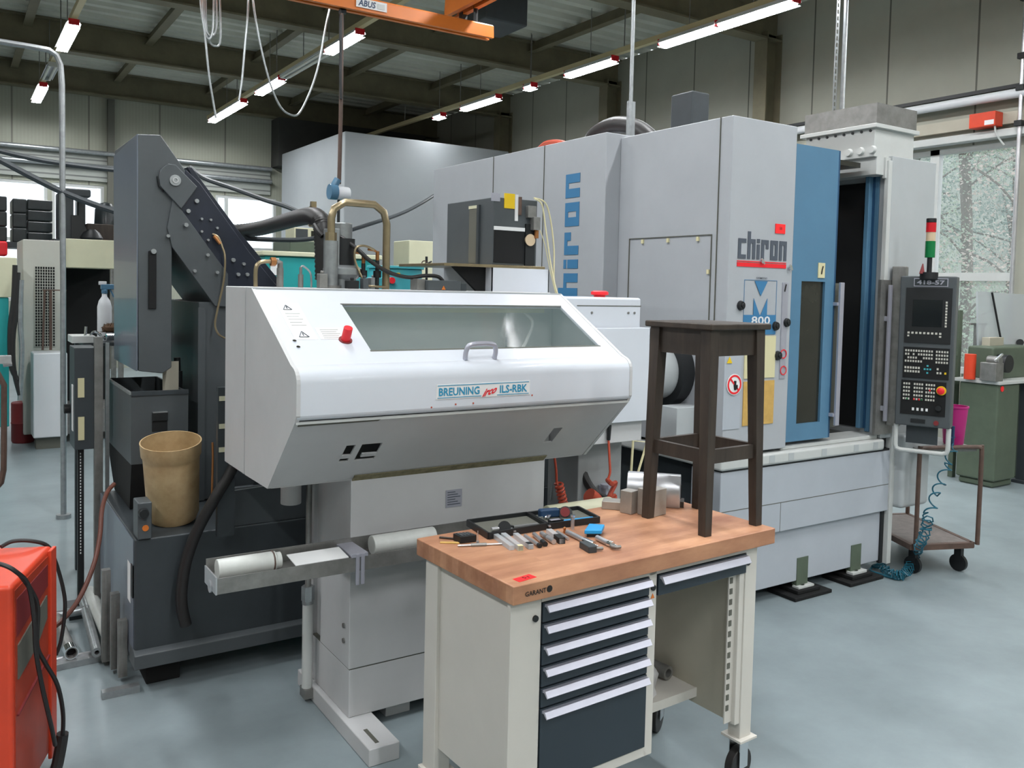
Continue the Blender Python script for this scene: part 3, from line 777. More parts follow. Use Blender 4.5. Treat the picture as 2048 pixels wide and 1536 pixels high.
for i, (xa, xb, ya, yb) in enumerate(((4.123, 4.221, 0.057, 0.219), (4.625, 4.724, 0.060, 0.221))):
    MB().box((xa, YF + 0.026, ya), (xb, YF + 0.06, yb)).build('foot_recess', M['green'], T, smooth=0)
    MB().box((xa - 0.01, YF + 0.0, ya - 0.028), (xb + 0.03, YF + 0.05, ya)).build('foot_bracket', 'rim', T, bev=0.003)
    MB().cyl(((xa + xb) / 2, YF + 0.03, 0.02), ((xa + xb) / 2, YF + 0.03, ya), 0.018).build('levelling_bolt', 'steel_d', T)
    MB().box((xa - 0.10, YF - 0.05, 0), (xb + 0.13, YF + 0.16, 0.022)).box((xa - 0.04, YF - 0.02, 0.022), (xb + 0.06, YF + 0.12, 0.045)).build('levelling_pad', 'black_matt', T, bev=0.005)
MB().box((3.6, YF + 0.3, 0.0), (4.8, YF + 0.85, 0.09)).build('machine_foot', 'black_matt', T, smooth=0)
# shadow zone below the cabinet, painted as a dark box, and side plinth
MB().box((3.5, YF + 0.24, 0.35), (4.2, 4.1, 0.884)).build('recess_shade', 'dark2', T, smooth=0)
MB().box((3.34, 4.2, 0.0), (4.2, 6.3, 0.25)).build('side_plinth', 'dark2', T, smooth=0)
# work area
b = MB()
b.box((3.95, 4.15, 0.87), (4.83, 4.2, 2.58)).box((3.952, YF + 0.1, 2.53), (4.66, 4.15, 2.56)).box((3.952, YF + 0.2, 0.85), (5.2, 4.2, 0.875)).box((5.2, YF + 0.05, 0.87), (5.22, 4.2, 2.5))  # includes an unseen roof plate added to keep light out
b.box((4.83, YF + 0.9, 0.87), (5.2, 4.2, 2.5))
b.build('lining_with_light_stop', 'darkglass', T, smooth=0)
b = MB().box((4.20, 3.75, 0.875), (4.75, 4.1, 1.02)).box((4.45, 3.8, 1.02), (4.65, 4.05, 1.14))
b.build('machine_table', 'steel_d', T, bev=0.01)
MB().cyl((4.48, 3.6, 1.08), (4.48, 3.72, 1.08), 0.07).box((4.45, 3.55, 1.0), (4.51, 3.75, 1.04)).build('chuck', 'steel', T, bev=0.006)
MB().box((4.52, 3.85, 1.35), (4.78, 4.12, 1.66)).cyl((4.62, 3.95, 1.18), (4.62, 3.95, 1.35), 0.06).build('spindle_head', 'black_matt', T, bev=0.01)
# blue door
DX0, DX1 = 3.953, 4.325
dz0, dz1 = 0.905, 2.588
wx0, wx1 = 4.038, 4.245
wz0_, wz1_ = 1.013, 1.827
b = MB()
b.box((DX0, 3.225, dz0 + 0.01), (wx0, 3.26, dz1)).box((wx1, 3.225, dz0 + 0.01), (DX1, 3.26, dz1)).box((wx0, 3.225, dz0 + 0.01), (wx1, 3.26, wz0_)).box((wx0, 3.225, wz1_), (wx1, 3.26, dz1))
D = b.build('blue_door', 'blue', T, smooth=0)
MB().box((wx0, 3.24, wz0_), (wx1, 3.246, wz1_)).build('door_window', 'darkglass', D, smooth=0)
MB().box((DX1, 3.228, dz0 + 0.01), (DX1 + 0.018, 3.268, dz1)).build('door_edge', 'dkblue', D, smooth=0)
MB().box((DX1 + 0.005, 3.23, 0.973), (DX1 + 0.062, 3.236, 1.822)).build('guard_glass', M['seam'], D, smooth=0)
b = MB(); hx = 4.354
b.box((hx - 0.018, 3.185, 0.989), (hx + 0.018, 3.2, 1.826))
for zz in (1.05, 1.7): b.box((hx - 0.03, 3.195, zz - 0.01), (hx + 0.01, 3.235, zz + 0.01))
b.build('door_handle', 'alu', D, bev=0.003)
card('door_label', 4.175, 1.849, 4.233, 1.935, 'cream_lbl', Y=3.2225, parent=D)
c = Vector((4.205, 3.218, 1.894))
MB().tube([c + Vector((0.008, 0, 0.022)), c, c + Vector((-0.004, 0, -0.024))], 0.004, 6).build('door_label_mark', 'black_print', D)
# right door leaf seen edge-on, guard and handle
lx0, lx1 = 4.806, 4.893
b = MB().box((lx0 - 0.02, 3.34, 0.92), (lx0 + 0.02, 3.37, 2.50)).box((lx0 + 0.02, 3.30, 0.90), (lx1 + 0.02, 3.335, 2.545))
D2 = b.build('blue_door', 'blue', T, bev=0.004)
MB().box((lx0 + 0.015, 3.325, 0.92), (lx0 + 0.035, 3.345, 2.5)).build('door_edge', 'dkblue', D2, smooth=0)
gx0, gx1 = 4.748, 4.926
G = MB().box((gx0, 3.205, 0.90), (gx1, 3.225, 1.852)).build('side_guard', M['steel_d'], T, smooth=0)
b = MB(); hx = 4.804
b.box((hx - 0.012, 3.17, 0.988), (hx + 0.012, 3.185, 1.821)).box((hx - 0.01, 3.18, 1.05), (hx + 0.01, 3.21, 1.08)).box((hx - 0.01, 3.18, 1.6), (hx + 0.01, 3.21, 1.63))
b.build('guard_handle', 'alu', G, bev=0.002)
# pillar with header and hood
MB().box((4.835, YF, 0.87), (5.30, 4.12, 2.61)).build('pillar', 'lgrey', T, bev=0.006)
MB().box((4.975, YF - 0.07, 0.424), (5.27, YF + 0.5, 0.89)).build('side_box', 'lgrey', T, bev=0.03, seg=4)
MB().box((4.935, YF - 0.01, 0.07), (4.975, YF + 0.03, 0.90)).build('corner_post', 'rim', T, smooth=0)
MB().box((4.905, YF + 0.02, 0.07), (4.935, YF + 0.04, 0.41)).build('post_gap', 'black', T, smooth=0)
yh = 3.754
MB().box((4.69, 3.25, 2.595), (5.09, yh, 2.77)).build('hood_collar', 'rim', T, bev=0.004)
MB().box((4.665, 3.225, 2.765), (5.11, yh + 0.03, 2.79)).build('hood_flange', 'rim', T, bev=0.003)
MB().box((4.685, 3.24, 2.79), (5.095, yh + 0.01, 2.915)).build('hood', M['steel_d'], T, smooth=0)
b = MB()
for i in range(8):
    yy = 3.28 + i * (yh - 3.32) / 7
    b.cyl((4.692, yy, 2.752), (4.683, yy, 2.752), 0.008, n=10)
b.build('flange_screw', 'black', T)
for px in (1699, 1722, 1747):
    pass
for yy in (3.423, 3.342, 3.260):
    MB().cyl((4.69, yy, 2.635), (4.672, yy, 2.635), 0.026, 0.02, 20).build('collar_button', 'rim', T)
MB().box((4.72, 3.25, 2.49), (4.836, yh, 2.6)).box((4.79, 3.235, 2.47), (4.84, 3.26, 2.6)).build('door_header', 'rim', T, bev=0.004)
MB().box((4.80, 3.22, 0.9), (4.836, 3.25, 2.58)).build('door_jamb', 'rim', T, bev=0.004)
MB().box((4.825, 3.40, 0.92), (4.834, 4.1, 2.46)).build('side_opening', 'black_matt', T, smooth=0)
# spindle end, ring and little box on the side facing the feeder
c = Vector((3.350, 3.636, 1.302))
MB().cyl((3.22, c.y, c.z), (3.44, c.y, c.z), 0.155, n=40).build('turret_drum', 'lgrey', T, bev=0.01)
MB().ring((3.36, c.y, c.z), (3.44, c.y, c.z), 0.2, 0.156, 40).build('drum_ring', 'black', T)
y0, y1 = 3.369, 3.498
MB().box((3.25, y0, 0.947), (3.44, y1, 1.131)).build('terminal_box', 'lgrey', T, bev=0.004)
# motor and hoses on the roof
a = Vector((3.700, 3.800, 2.742))
MB().box((3.62, a.y - 0.09, 2.68), (3.76, a.y + 0.09, 2.920)).build('roof_motor', 'dark2', T, bev=0.01)
MB().tube([(3.9, 5.05, 2.70), (3.9, 4.98, 2.85), (3.9, 4.75, 2.90), (3.9, 4.5, 2.84), (3.9, 4.3, 2.7)], 0.06, 12, sm=5).build('roof_duct', 'hose', T)
MB().tube([(3.6, 5.3, 2.70), (3.6, 5.15, 2.78), (3.6, 4.95, 2.76), (3.6, 4.85, 2.7)], 0.03, 10, sm=5).build('roof_hose', 'redcoil', T)

# ------------------------------------------------------------------ swivelling operator panel
OP = Vector((4.814, 3.120, 1.897))
ang = -1.16
t = thing('control_panel', 'anthracite operator panel with keys, dark screen and red stop button hanging before the machine', 'control panel', (OP.x, OP.y, 0.977), ang)
W_p, Hh = 0.305, 0.90
b = MB().box((0.0, -0.0, 0), (W_p, 0.12, Hh)).build('housing', 'dark', t, bev=0.008, local=True)
def kb(name, rects, m, th=0.006, y=-0.003, bev=0):
    b = MB()
    for x0, z0, x1, z1 in rects: b.box((x0, y - th, z0), (x1, y + 0.004, z1))
    return b.build(name, m, t, smooth=0, local=True, bev=bev)
kb('screen_panel', [(0.035, 0.50, 0.285, 0.83)], 'black', 0.004, 0.0)
kb('screen', [(0.075, 0.60, 0.235, 0.76)], 'screen', 0.003, -0.003)
kb('key_panel', [(0.035, 0.29, 0.285, 0.475)], 'black_matt', 0.004, 0.0)
kb('switch_panel', [(0.03, 0.07, 0.275, 0.275)], 'black_matt', 0.004, 0.0)
rows = []
for i in range(9): rows.append((0.052 + i * 0.0215, 0.555, 0.064 + i * 0.0215, 0.567))
rows += [(0.052, 0.538, 0.062, 0.548), (0.224, 0.538, 0.236, 0.548)]
kb('soft_key', rows, 'key', 0.003, -0.003)
kb('side_key', [(0.252, 0.60 + i * 0.0175, 0.262, 0.612 + i * 0.0175) for i in range(9)], 'key', 0.003, -0.003)
rows = []
for r in range(4):
    for i in range(11 - (4 if r == 3 else 0)):
        if (r, i) in ((1, 2), (1, 4), (2, 0), (2, 5), (2, 6)): continue
        rows.append((0.044 + i * 0.0142, 0.448 - r * 0.021, 0.053 + i * 0.0142, 0.460 - r * 0.021))
    for i in range(5):
        rows.append((0.212 + i * 0.0142, 0.448 - r * 0.021, 0.221 + i * 0.0142, 0.460 - r * 0.021))
for r in range(2):
    for i in range(6): rows.append((0.044 + i * 0.0148, 0.345 - r * 0.022, 0.054 + i * 0.0148, 0.358 - r * 0.022))
rows += [(0.22, 0.345, 0.23, 0.357), (0.22, 0.322, 0.23, 0.334), (0.236, 0.322, 0.246, 0.334)]
kb('typing_key', rows, 'key', 0.003, -0.003)
kb('yellow_key', [(0.262, 0.322, 0.272, 0.334)], 'yellow', 0.003, -0.003)
kb('cursor_key', [(0.165, 0.362, 0.175, 0.372), (0.15, 0.342, 0.16, 0.352), (0.165, 0.342, 0.175, 0.352), (0.18, 0.342, 0.19, 0.352), (0.165, 0.32, 0.175, 0.33)], 'tealb', 0.003, -0.003)
rows = []
for blk, nx_ in ((0.042, 3), (0.10, 4), (0.165, 4)):
    for r in range(5):
        for i in range(nx_): rows.append((blk + i * 0.0138, 0.248 - r * 0.0225, blk + 0.009 + i * 0.0138, 0.260 - r * 0.0225))
kb('machine_key', rows, 'key', 0.003, -0.003)
kb('lit_key', [(0.095, 0.095, 0.107, 0.112), (0.145, 0.095, 0.157, 0.112), (0.17, 0.095, 0.182, 0.112), (0.12, 0.095, 0.132, 0.112)], 'paper', 0.003, -0.003)
kb('red_key', [(0.185, 0.2165, 0.192, 0.227), (0.10, 0.158, 0.108, 0.168), (0.128, 0.158, 0.136, 0.168)], 'red', 0.0045, -0.003)
kb('green_key', [(0.062, 0.158, 0.07, 0.168), (0.142, 0.158, 0.15, 0.168)], 'greenl', 0.0045, -0.003)
MB().cyl((0.25, -0.004, 0.225), (0.25, -0.01, 0.225), 0.027, n=28).build('stop_collar', 'yellow', t, local=True)
MB().lathe((0.25, -0.01, 0.225), [(0.009, 0), (0.009, -0.012), (0.02, -0.014), (0.021, -0.022), (0.012, -0.028)], 24, 'Y').build('stop_button', 'red', t, local=True)
MB().cyl((0.24, -0.004, 0.12), (0.24, -0.022, 0.12), 0.016).build('selector_knob', 'black', t, local=True)
MB().cyl((0.23, 0.0, 0.03), (0.23, -0.012, 0.03), 0.014).build('red_switch', 'redfloor', t, local=True)
kb('data_slot', [(0.09, 0.02, 0.17, 0.045)], 'black', 0.003, 0.0)
MB().box((0.075, -0.005, Hh - 0.062), (0.26, 0.002, Hh - 0.012)).build('number_plate_frame', M['alu'], t, smooth=0, local=True)
MB().box((0.080, -0.0065, Hh - 0.057), (0.255, 0.0, Hh - 0.017)).build('number_plate', 'dark2', t, smooth=0, local=True)
text('number', '418-57', (0.092, -0.0065, Hh - 0.050), (0.15, 0, 0), (0, 0, 0.026), 'alu', t, bold=0.03, local=True)
b = MB()
w2, zb2 = 0.295, -0.155
b.tube([(0.005, 0.03, 0.0), (0.005, 0.03, zb2 + 0.03), (0.012, 0.03, zb2 + 0.008), (0.035, 0.03, zb2), (w2 - 0.03, 0.03, zb2), (w2 - 0.007, 0.03, zb2 + 0.008), (w2, 0.03, zb2 + 0.03), (w2, 0.03, 0.0)], 0.014, 10)
b.build('bottom_handle', 'rim', t, local=True)
MB().box((0.06, 0.05, -0.11), (0.235, 0.055, 0.0)).build('cable_cover', 'dark2', t, smooth=0, local=True)
b = MB().box((-0.06, 0.06, -0.02), (0.02, 0.14, Hh + 0.06))
b.build('support_column', M['steel_d'], t, bev=0.006, local=True)
MB().bar((-0.02, 0.1, 0.4), (-0.09, 0.25, 0.4), 0.05, 0.05).build('swivel_arm', 'dark', t, local=True)
# tower light
p = Vector((4.878, 2.980, 1.890))
t = thing('signal_tower', 'red, clear and green signal tower light standing on the operator panel', 'signal light', (p.x, p.y, 1.73))
zb = [1.890, 1.987, 2.084, 2.137, 2.193, 2.219]
MB().cyl((p.x, p.y, zb[0] - 0.02), (p.x, p.y, zb[1]), 0.014).cyl((p.x, p.y, zb[0] - 0.03), (p.x, p.y, zb[0] + 0.01), 0.05).build('stem', 'black', t)
MB().cyl((p.x, p.y, zb[1]), (p.x, p.y, zb[2]), 0.028).build('green_lens', 'greenl', t)
MB().cyl((p.x, p.y, zb[2]), (p.x, p.y, zb[3]), 0.026).build('clear_lens', 'amberl', t)
MB().cyl((p.x, p.y, zb[3]), (p.x, p.y, zb[4]), 0.028).build('red_lens', 'redl', t)
MB().cyl((p.x, p.y, zb[4]), (p.x, p.y, zb[5]), 0.028).build('cap', 'black', t, bev=0.004)
MB().tube([(p.x - 0.04, p.y + 0.02, zb[0]), (p.x - 0.035, p.y + 0.02, zb[0] + 0.06)], 0.01, 8, radii=[0.016, 0.003]).build('small_antenna', M['redfloor'], t)

# ================================================================== THE BAR FEEDER CABINET
XB0, XB1 = 0.961, 2.405
T = thing('bar_feeder', 'white bar feeder cabinet with sloping windowed lid on a grey column', 'bar feeder', (1.285, 3.08, 0))
def arc(cy, cz, r, a0, a1, n=6):
    return [(cy + r * math.cos(math.radians(a0 + (a1 - a0) * i / n)), cz + r * math.sin(math.radians(a0 + (a1 - a0) * i / n))) for i in range(n + 1)]
# outline of the box in (y, z)
S0, S1 = (3.290, 1.726), (2.832, 1.473)
# sloping lid with window opening: built as frame strips on the slope
def sp(x, y, off=0.0):
    """point on the slope plane at depth y"""
    k = (S1[1] - S0[1]) / (S1[0] - S0[0])
    nrm = Vector((0, -k, 1)).normalized()
    return Vector((x, y, S0[1] + (y - S0[0]) * k)) + nrm * off
def slope_quad(b, x0, ya, x1, yb, t=0.012, xa2=None, xb2=None):
    pts = [sp(x0, ya), sp(x1, ya), sp(x1 if xb2 is None else xb2, yb), sp(x0 if xa2 is None else xa2, yb)]
    b.poly(pts, (0, (S1[1] - S0[1]) / (S1[0] - S0[0]), -1), t)
WX0, WX1, WY0, WY1 = 1.279, 2.334, 2.902, 3.192
b = MB()
slope_quad(b, XB0, S0[0], XB1, WY1); slope_quad(b, XB0, WY0, XB1, S1[0]); slope_quad(b, XB0, WY1, WX0, WY0); slope_quad(b, WX1, WY1, XB1, WY0)
L = b.build('lid', 'brwhite', T, smooth=0)
# rounded nose
nose = [(2.832, 1.473)] + arc(2.825, 1.416, 0.053, 100, 180, 6) + [(2.772, 1.31)] + arc(2.79, 1.31, 0.018, 180, 250, 3) + [(2.80, 1.289)]
inner = [(y + 0.008, z - 0.002) for y, z in reversed(nose)]
MB().prism(nose + inner, 'X', XB0, XB1).build('nose_panel', 'brwhite', T, smooth=40)
# lower slanted panel with cut-outs
u0, u1 = (2.785, 1.284), (3.075, 1.008)
def lp(x, y, off=0.0):
    k = (u1[1] - u0[1]) / (u1[0] - u0[0])
    return Vector((x, y, u0[1] + (y - u0[0]) * k)) + Vector((0, k, -1)).normalized() * off
def lowq(b, pts, t=0.006, off=0.0):
    b.poly([lp(x, y, off) for x, y in pts], (0, -(u1[1] - u0[1]) / (u1[0] - u0[0]), 1), t)
b = MB()
c0, c1, c2, c3 = 1.19, 1.225, 1.25, 1.33      # two slots at the left
yA, yB, yC, yD = 2.903, 2.95, 2.965, 2.98
lowq(b, [(XB0, u0[0]), (XB1, u0[0]), (XB1, yA), (XB0, yA)])
lowq(b, [(XB0, yA), (c0, yA), (c0, yD), (XB0, yD)])
lowq(b, [(c1, yA), (c2, yA), (c2, yD), (c1, yD)])
lowq(b, [(c3, yA), (2.105, yA), (2.105, yD), (c3, yD)])
lowq(b, [(2.15, yA), (XB1, yA), (XB1, yD), (2.15, yD)])
lowq(b, [(c0 - 0.02, yB), (c1, yB), (c1, yC), (c0, yC)]); lowq(b, [(c2 + 0.02, yB), (c3 + 0.01, yB), (c3 + 0.01, yC), (c2 + 0.02, yC)])
lowq(b, [(XB0, yD), (XB1, yD), (XB1, u1[0]), (XB0, u1[0])])
b.build('lower_panel', 'brside', T, smooth=0)
b = MB()
lowq(b, [(1.285, 3.055), (2.18, 3.055), (2.18, 3.085), (1.285, 3.085)], 0.002, 0.004)
b.build('dirty_seal', 'dirty', T, smooth=0)
b = MB(); lowq(b, [(XB0 + 0.01, u0[0] + 0.003), (XB0 + 0.31, u0[0] + 0.003), (XB0 + 0.30, u0[0] + 0.010), (XB0 + 0.01, u0[0] + 0.012)], 0.002, 0.003)
b.build('lid_gap', 'seam', T, smooth=0)
b = MB().box((XB0, u0[0] - 0.002, 1.279), (XB1, u0[0] + 0.012, 1.287)).build('lip_strip', 'rim', T, smooth=0)
# side cheeks
side = [(3.36, 1.727), (3.290, 1.728), (2.832, 1.476)] + arc(2.825, 1.416, 0.055, 100, 180, 5) + [(2.770, 1.31), (2.785, 1.284), (3.072, 1.006), (3.36, 1.002)]
MB().prism(side, 'X', XB0 - 0.004, XB0 + 0.010).build('side_cheek', 'brside', T, smooth=0)
MB().prism(side, 'X', XB1 - 0.010, XB1 + 0.004).build('side_cheek', 'brside', T, smooth=0)
MB().box((XB0 - 0.004, 3.375, 1.0), (XB1 + 0.004, 3.655, 1.732)).build('rear_housing', 'brside', T, bev=0.004)
MB().box((XB0 + 0.012, 3.358, 1.01), (XB1 - 0.01, 3.376, 1.722)).build('joint_gap', 'seam', T, smooth=0)
MB().box((XB0, 3.285, 1.716), (XB1, 3.38, 1.730)).build('top_strip', 'lgrey', T, smooth=0)
MB().box((XB0 + 0.012, 3.08, 1.003), (XB1 - 0.012, 3.36, 1.013)).build('bottom_panel', 'brside', T, smooth=0)
# window pane, things behind it
b = MB(); b.poly([sp(WX0, WY1, -0.004), sp(WX1, WY1, -0.004), sp(WX1, WY0, -0.004), sp(WX0, WY0, -0.004)], (0, 0.4, -1), 0.004)
b.build('window_pane', 'poly', L, smooth=0)
MB().box((XB0 + 0.02, 3.25, 1.64), (XB1 - 0.12, 3.345, 1.675)).build('inner_light_bar', 'cream', T, smooth=0)
MB().box((XB0 + 0.02, 2.96, 1.30), (XB1 - 0.25, 3.34, 1.40)).build('feed_channel', 'rim', T, smooth=0)
MB().box((XB0 + 0.015, 3.335, 1.02), (XB1 - 0.015, 3.352, 1.71)).build('inner_back', 'rim', T, smooth=0)
MB().box((XB0 + 0.02, 2.92, 1.30), (XB1 - 0.25, 2.965, 1.462)).build('inner_rail', 'rim', T, smooth=0)
for xx in (1.52, 2.10):
    MB().poly([(xx - 0.022, 2.918, 1.42), (xx + 0.022, 2.918, 1.42), (xx, 2.918, 1.462)], (0, -1, 0), 0.002).build('warning_triangle', 'crane', T, smooth=0)
MB().bar((2.12, 3.30, 1.42), (2.12, 3.30, 1.66), 0.012, 0.012).bar((2.25, 3.2, 1.47), (2.30, 3.0, 1.43), 0.012, 0.012).build('inner_rod', 'galv', T)
MB().tube([(2.18, 3.3, 1.66), (2.24, 3.28, 1.60), (2.2, 3.26, 1.52), (2.12, 3.2, 1.46)], 0.008, 8, sm=4).build('inner_cable', 'rim', T)
b = MB()
for (x0, ya, x1, yb) in ((WX0 - 0.004, WY1 + 0.004, WX1 + 0.004, WY1 - 0.002), (WX0 - 0.004, WY0 + 0.002, WX1 + 0.004, WY0 - 0.004)):
    b.poly([sp(x0, ya, 0.0012), sp(x1, ya, 0.0012), sp(x1, yb, 0.0012), sp(x0, yb, 0.0012)], (0, 0.4, -1), 0.001)
b.build('window_gasket', 'seam', L, smooth=0)
# stickers and screws on the lid
def onlid(name, x0, y0, x1, y1, m, off=0.001, sk=0.0):
    b = MB(); b.poly([sp(x0 + sk, y0, off), sp(x1 + sk, y0, off), sp(x1, y1, off), sp(x0, y1, off)], (0, 0.4, -1), 0.0008)
    return b.build(name, m, L, smooth=0)
onlid('sticker', 1.02, 3.195, 1.105, 2.972, 'paper'); onlid('sticker', 1.115, 3.04, 1.225, 2.972, 'paper')
def tri(x, y, s):
    b = MB()
    P_ = [sp(x - s, y - s * .8, .0025), sp(x + s, y - s * .8, .0025), sp(x, y + s, .0025)]
    for i in range(3): b.bar(P_[i], P_[(i + 1) % 3], 0.003, 0.0015)
    b.bar(sp(x, y + s * .4, .0025), sp(x, y - s * .4, .0025), 0.003, 0.0015)
    b.build('sticker_triangle', M['printgrey'], L, smooth=0)
tri(1.052, 3.165, 0.016); tri(1.058, 3.0, 0.018)
for i in range(5):
    onlid('sticker_line', 1.13, 3.03 - i * 0.012, 1.20 - (i % 2) * 0.01, 3.027 - i * 0.012, 'rim', 0.0022)
    onlid('sticker_line', 1.035, 3.13 - i * 0.018, 1.09 - (i % 2) * 0.01, 3.127 - i * 0.018, 'rim', 0.0022)
for x, y in ((1.014, 2.963), (1.016, 2.928)):
    p = sp(x, y); q_ = sp(x, y, 0.004); MB().cyl(p, q_, 0.007, n=14).build('lid_screw', 'chrome', L)
p = sp(1.205, 2.965)
nrm = (sp(0, 3, 1) - sp(0, 3, 0))
MB().cyl(p, p + nrm * 0.004, 0.025).build('key_collar', 'redfloor', L)
MB().cyl(p, p + nrm * 0.055, 0.017, 0.0165).build('key_switch', 'red', L, bev=0.002)
b = MB()
hb, ht = sp(1.635, 2.838, 0.0), sp(1.765, 2.838, 0.0)
hn = nrm * 0.045 + Vector((0, 0.008, 0.018))
b.tube([hb, hb + hn * 0.6, hb + hn + Vector((0.02, 0, 0)), ht + hn - Vector((0.02, 0, 0)), ht + hn * 0.6, ht], 0.0095, 12, sm=4)
b.build('lid_handle', 'alu', L)
# maker's sign on the nose
sx0, sx1, sz0, sz1 = 1.478, 1.888, 1.335, 1.382
sY = 2.771
MB().box((sx0, sY - 0.001, sz0 + 0.004), (sx1, sY + 0.003, sz1 + 0.012)).build('maker_sign', 'paper', T, smooth=0)
zz0, zz1 = sz0 + 0.008, sz1 + 0.008
b = MB().box((sx0 + 0.005, sY - 0.002, zz1 - 0.0025), (sx1 - 0.005, sY, zz1)).box((sx0 + 0.005, sY - 0.002, zz0), (sx0 + 0.19, sY, zz0 + 0.0025)).box((sx0 + 0.26, sY - 0.002, zz0), (sx1 - 0.005, sY, zz0 + 0.0025))
b.build('sign_rule', 'teal_print', T, smooth=0)
text('sign_lettering', 'BREUNING', (sx0 + 0.010, sY - 0.001, zz0 + 0.008), (0.172, 0, 0), (0, 0, 0.030), 'teal_print', T, bold=0.022)
text('sign_lettering', 'ILS-RBK', (sx0 + 0.272, sY - 0.001, zz0 + 0.008), (0.125, 0, 0), (0, 0, 0.030), 'teal_print', T, bold=0.022)
text('sign_script', 'irco', (sx0 + 0.193, sY - 0.0015, zz0 - 0.004), (0.062, 0, 0.014), (0.006, 0, 0.028), 'red', T, bold=0.03, shear=0.5)
b = MB()
for x, z in ((1.46, 1.312), (1.56, 1.318), (1.635, 1.318), (1.90, 1.335)):
    b.cyl((x, 2.771, z), (x, 2.7705, z), 0.0035, n=8)
b.build('paint_chip', 'redcoil', T, smooth=0)
# column, foot and rod
CX0, CX1, CY0, CY1 = 1.283, 2.188, 3.079, 3.56
MB().prism([(CX0, CY0), (CX1, CY0), (CX1, CY1), (CX0, CY1), (CX0, CY0 + 0.40), (CX0 + 0.02, CY0 + 0.40), (CX0 + 0.02, CY0 + 0.31), (CX0, CY0 + 0.31)], 'Z', 0.262, 1.01).build('column', 'brside', T, bev=0.003)
MB().box((CX0 + 0.003, CY0 + 0.003, 0.068), (CX1, CY1, 0.258)).build('column_base', 'brside', T, bev=0.003)
MB().box((CX0 + 0.004, CY0 + 0.004, 0.256), (CX1 - 0.002, CY1, 0.264)).build('column_seam', 'seam', T, smooth=0)
MB().box((1.262, 2.829, 0), (1.385, 3.60, 0.068)).build('floor_foot', 'brside', T, bev=0.005)
MB().box((2.05, 2.829, 0), (2.17, 3.60, 0.068)).build('floor_foot', 'brside', T, bev=0.005)
MB().box((1.30, 2.86, 0.0675), (1.315, 2.97, 0.0695)).build('foot_slot', 'seam', T, smooth=0)
MB().box((1.47, CY0 + 0.06, 0), (1.58, CY0 + 0.3, 0.07)).build('floor_block', 'brside', T, bev=0.004)
rx = 1.245; ry = CY0 + 0.355
b = MB().cyl((rx, ry, 0.06), (rx, ry, 0.44), 0.022).build('guide_rod', 'rim', T)
MB().cyl((rx, ry, 0.44), (rx, ry, 1.0), 0.0125).build('thin_rod', 'steel_d', T)
MB().cyl((rx, ry, 0.43), (rx, ry, 0.49), 0.027, n=6).cyl((rx, ry, 0.415), (rx, ry, 0.43), 0.024).build('rod_nut', 'galv', T)
MB().box((rx - 0.02, ry - 0.03, 0.02), (rx + 0.05, ry + 0.03, 0.06)).build('rod_bracket', 'steel_d', T)
MB().cyl((1.17, 3.44, 0.845), (1.17, 3.44, 1.0), 0.042).build('drain_stub', 'brside', T, bev=0.004)
b = MB()
for y, z in ((CY1 - 0.05, 0.38), (CY1 - 0.05, 0.45), (CY0 + 0.05, 0.36), (CY0 + 0.05, 0.42)):
    b.cyl((CX0, y, z), (CX0 - 0.006, y, z), 0.010, n=10)
b.build('column_bolt', 'steel_d', T)
b = MB().plate((1.695, CY0 - 0.001, 0.846), (0.075, 0, 0), (0, 0, 0.072), 0.002).build('rating_plate', 'alu', T, smooth=0)
b = MB()
for i in range(6): b.box((1.702, CY0 - 0.0045, 0.857 + i * 0.010), (1.702 + 0.06 - (i % 3) * 0.012, CY0 - 0.002, 0.860 + i * 0.010))
b.build('plate_line', 'printgrey', T, smooth=0)
# adjoining white box with cover towards the machine
AX0, AX1 = 2.41, 2.915
MB().box((AX0, 3.30, 1.02), (AX1, 3.66, 1.715)).build('transfer_box', 'brwhite', T, bev=0.012)
MB().box((AX0 + 0.1, 3.298, 1.672), (AX1 - 0.003, 3.302, 1.676)).build('transfer_seam', 'seam', T, smooth=0)
MB().box((2.47, 3.262, 1.10), (2.95, 3.285, 1.567)).box((2.94, 3.262, 1.10), (2.95, 3.4, 1.567)).build('cover_plate', 'brwhite', T, bev=0.003)
MB().box((2.50, 3.292, 0.995), (2.935, 3.62, 1.10)).build('lower_box', 'brside', T, bev=0.004)
MB().box((2.415, 3.255, 1.405), (2.44, 3.265, 1.47)).bar((2.452, 3.262, 1.31), (2.456, 3.262, 1.12), 0.012, 0.01).build('latch_slot', 'black', T)
b = MB()
for x in (2.60, 2.83, 2.87):
    b.cyl((x, 3.30, 1.64), (x, 3.296, 1.64), 0.006, n=10)
b.build('box_screw', 'steel_d', T)
MB().lathe((2.79, 3.48, 1.715), [(0.03, 0), (0.03, 0.008), (0.045, 0.012), (0.045, 0.026), (0.03, 0.032)], 28).build('stop_button', 'red', T)
MB().box((2.62, 3.40, 0), (2.90, 3.66, 1.02)).build('rear_column', 'post_grey', T, bev=0.006)
MB().box((2.56, 3.38, 0), (2.96, 3.7, 0.05)).build('rear_foot', 'brside', T, bev=0.006)

